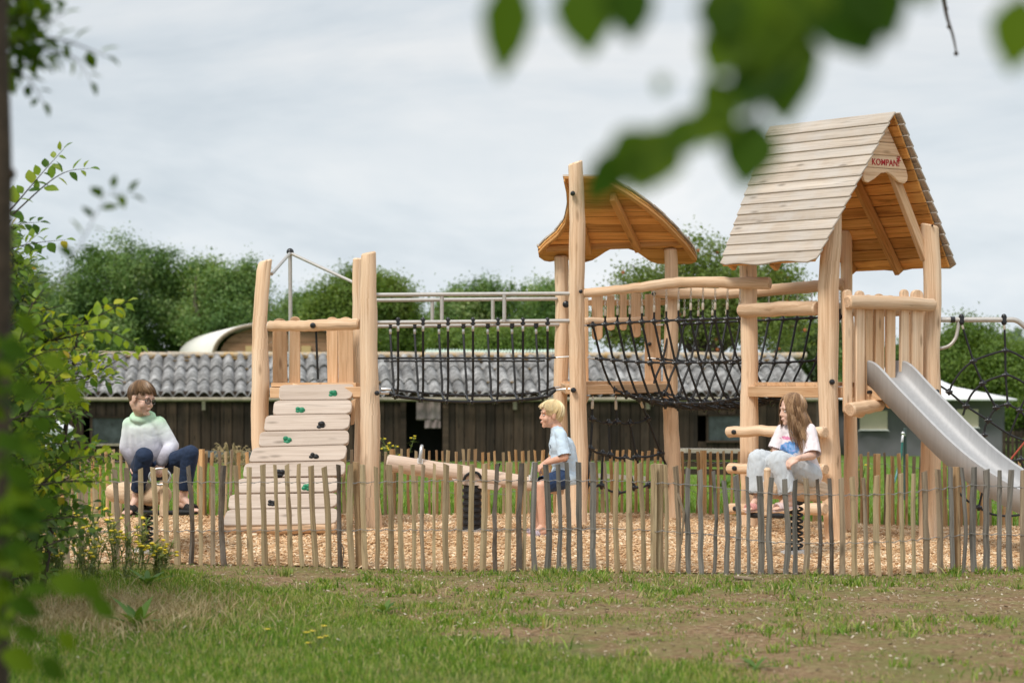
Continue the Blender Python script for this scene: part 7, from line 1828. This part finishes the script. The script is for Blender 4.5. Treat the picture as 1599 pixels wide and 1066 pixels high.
# leaves hanging low in front of the shrub
for (x, y, s, a) in ((60, 560, 1.0, .2), (95, 600, .9, -.3), (20, 620, 1, .6), (25, 490, .9, -.4), (30, 700, .8, .4), (10, 760, 1.0, 0), (75, 905, 1.2, .2), (120, 905, 1.0, -.2), (35, 920, .9, .5), (140, 940, .9, 0), (20, 985, .9, .3), (90, 985, .8, -.5), (-5, 690, 1, .3), (45, 655, .8, 0), (12, 600, 1, .1), (8, 730, 1.1, -.2), (14, 800, 1.1, .3), (5, 850, 1.2, 0), (30, 860, 1, -.4), (10, 940, 1.1, .2), (50, 780, .9, .1), (-5, 540, 1.1, .2), (0, 1020, 1.2, .1), (60, 1030, 1, -.2)):
    p = at(x, y, 4.6); leaf_mesh(Ld, p, Vector((math.cos(a), .2, -.45 + a)), Vector((0, -.8, .6)), .065 * s, .048 * s)
for k in range(16):      # leaves hiding the foot of the stem
    y0 = rs.uniform(560, 1040); branch(T, Ld, bnear(rs.uniform(4.9, 5.4), (-60, y0 + 30), (-20, y0), (rs.uniform(8, 46), y0 - rs.uniform(0, 40))), .003, 9, .062, .046, rs, .2)
for k in range(16):      # the crown goes on above the frame
    a = rs.uniform(-2.2, 1.0); x0, y0 = -1.35, 5.6; e = Vector((x0 + rs.uniform(-1.2, .3), y0 + rs.uniform(-1.0, 1.0), rs.uniform(2.45, 3.6)))
    branch(T, Ld, [Vector((x0, y0, 2.2 + rs.uniform(0, .6))), Vector((x0, y0, 2.5)).lerp(e, .5), e], .008, 22, .065, .04, rs, .2)
T.build('twig', M['twig'], yt); Ld.build('leaves', M['leaf_near'], yt, True, 80)

# ---- branch hanging into the top right, about 2 m from the lens
ob_ = thing('overhanging_branch', tuple(at(1290, -120, 2.3)), 'large blurred dark green leaves of a branch hanging into the top right corner', 'branch')
YB_ = 2.15
T = MBS()
tw = interp_pts(bnear(YB_, (1640, -230), (1480, -140), (1330, -60), (1215, 10), (1165, 90), (1105, 170), (1035, 205), (985, 225)), 5); T.tube(tw, [.0045 * (1 - .02 * k) for k in range(len(tw))], 6)
T.tube(interp_pts(bnear(YB_, (1330, -60), (1180, -70), (1000, -50), (880, -40), (790, -30)), 4), .003, 5)
T.tube(interp_pts(bnear(YB_, (1480, -140), (1420, -60), (1360, -15)), 4), .0025, 5); T.tube(interp_pts(bnear(YB_, (1640, -230), (1620, -80), (1590, 10)), 4), .0025, 5)
T.tube(interp_pts(bnear(YB_, (1165, 90), (1190, 150), (1175, 190)), 4), .002, 5)
T.build('twig', M['twig'], ob_)
def near_leaf(bx, by, tx, ty, wpx, seed, Y=YB_, mat='leaf_near'):
    a, b_ = at(bx, by, Y), at(tx, ty, Y - .02); d = b_ - a; mb = MB(); r_ = random.Random(seed)
    leaf_mesh(mb, a, d, Vector((r_.uniform(-.2, .2), -1, r_.uniform(.1, .5))), d.length * 1.0, wpx * 1.25 * Y / FPX, .08, .12); mb.build('leaf', M[mat], ob_, True, 80)
for i, (bx, by, tx, ty, w_) in enumerate(((800, -45, 783, 122, 68), (908, -45, 920, 88, 84), (975, -50, 988, 66, 72), (1180, -60, 1190, 120, 160), (1215, 10, 1226, 196, 104), (1290, -25, 1365, 88, 120), (1330, -50, 1400, 60, 100),
        (1598, -10, 1578, 112, 74), (1250, 20, 1196, 150, 70), (1120, -30, 1140, 70, 70), (1100, 120, 1150, 200, 56), (1020, 205, 1010, 300, 62), (1055, 195, 985, 300, 80), (1180, 180, 1160, 296, 80), (1130, 150, 1100, 230, 62), (985, 225, 912, 322, 56), (1090, 175, 1050, 245, 58), (1036, 118, 1030, 146, 20), (1150, 40, 1110, 120, 70), (1240, -40, 1260, 60, 90), (1420, -60, 1450, 8, 60), (1210, 60, 1160, 175, 84), (1010, 200, 950, 262, 50))):
    near_leaf(bx, by, tx, ty, w_, i)
tree((-4.75, 9.2, 0), [(.1, .2, 3.4, 1.25, 1.3, .9), (.35, 1.1, 3.0, 1.0, 1.1, .8), (-.4, -.8, 3.5, 1.2, 1.2, .9)], 'tree standing just outside the left edge and shading the corner of the lawn', M['leaf_mid'], 99, 620, 16, .15, .12, 2.4, .09)
tg = thing('bare_twig', tuple(at(1478, -30, 9)), 'thin bare dark twig hanging from the top edge at the right', 'twig')
mb = MB(); mb.tube(interp_pts([at(1900, -900, 9.3), at(1640, -560, 9.1), at(1490, -260, 9), at(1466, -60, 9), at(1474, 0, 9), at(1479, 28, 9), at(1488, 56, 9), at(1494, 86, 9)], 3), [.016 - .0006 * k for k in range(22)], 6)
for (x, y) in ((1477, 14), (1482, 42), (1493, 84)): mb.ball(at(x, y, 9), .009, 7, 5)
mb.build('stem', M['twig'], tg)

# ---- weeds with yellow flowers in front of the fence
M['weedleaf'] = leafmat('weed_leaf', [(0, (.15, .21, .07)), (.5, (.23, .29, .11)), (1, (.36, .40, .20))], .45, .6)
M['flower'] = plain('yellow_flower', (.78, .58, .03), .6)
def weed(loc, h, seed, name='flowering_weed', flowers=6):
    rs = random.Random(seed); t = thing(name, loc, None, 'weed', 'yellow flowering weeds by the fence'); b0 = Vector(loc); S, L_, FL = MB(), MB(), []
    for k in range(rs.randint(7, 10)):
        a = rs.uniform(0, 6.28); l = rs.uniform(.05, .30) * h; e = b0 + Vector((math.cos(a) * l * 1.2, math.sin(a) * l, h * rs.uniform(.55, 1.05))); pts = interp_pts([b0 + Vector((rs.uniform(-.05, .05), rs.uniform(-.05, .05), -.02)), b0.lerp(e, .5) + Vector((0, 0, .04)), e], 5)
        S.tube(pts, .003, 4)
        for q in range(30):
            p = pts[rs.randint(1, len(pts) - 1)]; d = Vector((rs.uniform(-1, 1), rs.uniform(-1, 1), rs.uniform(-.1, .8))); leaf_mesh(L_, p, d, (0, 0, 1), rs.uniform(.03, .085), rs.uniform(.007, .015), .2, .2)
        if k < flowers:
            for q in range(rs.randint(1, 3)):
                c = e + Vector((rs.uniform(-.05, .05), rs.uniform(-.04, .04), rs.uniform(-.03, .03))); S.tube([e - Vector((0, 0, .03)), c], .002, 4); F_ = MB(); FL.append(F_); F_.ball(c, .011, 8, 5, None, (.016, .016, .008))
                for z_ in range(8):
                    an = z_ * .785; leaf_mesh(F_, c, Vector((math.cos(an), math.sin(an), .15)), (0, 0, 1), .020, .011, 0, 0)
    S.build('stems', M['weedleaf'], t); L_.build('leaves', M['weedleaf'], t, True, 80); [f.build('flower', M['flower'], t) for f in FL]
    return t
wl = ((25, 905, 16.3, .55), (60, 900, 16.2, .62), (95, 905, 15.9, .58), (125, 890, 16.2, .56), (150, 905, 15.7, .50), (178, 890, 16.2, .52), (200, 905, 15.6, .42), (222, 890, 16.2, .45), (245, 905, 15.8, .30), (135, 920, 15.2, .40), (85, 925, 15.1, .42), (40, 925, 15.0, .44), (-10, 910, 15.8, .6), (258, 900, 16.3, .24))
wt_lab = ['tall weed with yellow flowers nearest the left edge under the shrub', 'tall yellow flowered weed in the shade of the shrub', 'yellow flowered weed in the middle of the weed patch', 'yellow flowered weed close against the fence left of the spring rider', 'bushy weed with yellow heads before the left fence', 'weed with yellow heads directly in front of the boy on the spring rider', 'low weed with yellow flowers at the right end of the patch', 'weed against the fence below the hoodie boy', 'short weed with yellow flowers on the bare soil', 'low weed in front of the weed patch', 'low weed among dead grass', 'low weed at the shrub foot', 'weed partly cut by the left edge', 'smallest weed with one yellow head at the end of the patch']
for i, (px, py, Y, h) in enumerate(wl):
    p = at(px, py, Y); t = weed((p.x, Y, 0), h * .82, 200 + i); t['label'] = wt_lab[i]
# tall weed with small yellow heads behind the seesaw and a few small flowers in the lawn
p = at(622, 735, 27); t = weed((p.x, 27, zg(p.x, 27)), .62, 301, flowers=9); t['label'] = 'tall yellow flowered weed behind the left end of the seesaw, before the barn doorway'
p = at(1345, 735, 26); t = weed((p.x, 26, zg(p.x, 26)), .40, 302); t['label'] = 'small weed behind the back fence between the two thick posts of the right tower'
for i, (px, Y) in enumerate(((497, 11.9), (488, 11.6), (406, 11.75))):
    p = at(px, 1000, Y); b0 = Vector((p.x, Y, 0)); t = thing('lawn_flower', tuple(b0), ['yellow flower standing tallest in the lawn at the bottom', 'yellow flower just left of the tallest one in the lawn', 'single small yellow flower far left in the lawn'][i], 'flower', 'yellow flowers in the lawn'); S = MB(); FL = []
    for k in range(3 if i < 2 else 1):
        F_ = MB(); FL.append(F_)
        e = b0 + Vector((random.Random(k + i).uniform(-.04, .04), 0, .10 - .025 * k)); S.tube([b0, b0.lerp(e, .5) + Vector((.005, 0, 0)), e], .0025, 4)
        for z_ in range(9): leaf_mesh(F_, e, Vector((math.cos(z_ * .7), math.sin(z_ * .7), .25)), (0, 0, 1), .020, .010, 0, 0)
    S.build('stem', M['weedleaf'], t); [f.build('flower', M['flower'], t) for f in FL]
# broad leaved rosettes
M['dock'] = leafmat('broad_weed_leaf', [(0, (.05, .12, .015)), (.5, (.085, .17, .025)), (1, (.14, .23, .045))], .35, .5)
def rosette(px, Y, n, L, label, name='broadleaf_weed', tilt=.7):
    p = at(px, 1000, Y); b0 = Vector((p.x, Y, zg(p.x, Y))); rs = random.Random(int(px)); t = thing(name, tuple(b0), label, 'weed', 'broad leaved weeds in the lawn'); mb = MB()
    for k in range(n):
        a = 6.28 * k / n + rs.uniform(-.3, .3); leaf_mesh(mb, b0, Vector((math.cos(a), math.sin(a), tilt * rs.uniform(.4, 1.3))), (0, 0, 1), L * rs.uniform(.6, 1.1), L * .2, .35, .3)
    mb.build('leaves', M['dock'], t, True, 80); return t
rosette(215, 12.7, 9, .24, 'upright long leaved dock plant in the lawn at lower left', tilt=1.5); rosette(65, 12.1, 12, .20, 'dark dandelion rosette at the lower left corner', tilt=.4)
rosette(560, 13.9, 9, .13, 'broad leaved rosette on the soil in the middle distance', tilt=.4); rosette(690, 14.2, 8, .12, 'flat grey green rosette on bare soil below the seesaw', tilt=.2); rosette(600, 13.6, 9, .15, 'bright green plantain tuft at the edge of the soil', tilt=.9)
rosette(1180, 11.0, 8, .14, 'broad leaved tuft in the strip of lawn at the bottom right', tilt=1.0)
rosette(1130, 29, 12, .34, 'leafy green weed below the barn window beside the plank stack', tilt=1.2); rosette(230, 15.3, 8, .2, 'coarse leaved weed at the foot of the front fence left of the ramp', tilt=1.1)
stk_ = thing('dead_stick', tuple(at(1168, 902, 15.7)), 'short dead stick lying on the soil in front of the girl', 'stick'); mb = MB(); mb.tube([at(1145, 901, 15.6), at(1160, 902, 15.6), at(1178, 904, 15.55)], [.012, .014, .01], 7); mb.build('stick', M['pale_brown'], stk_)
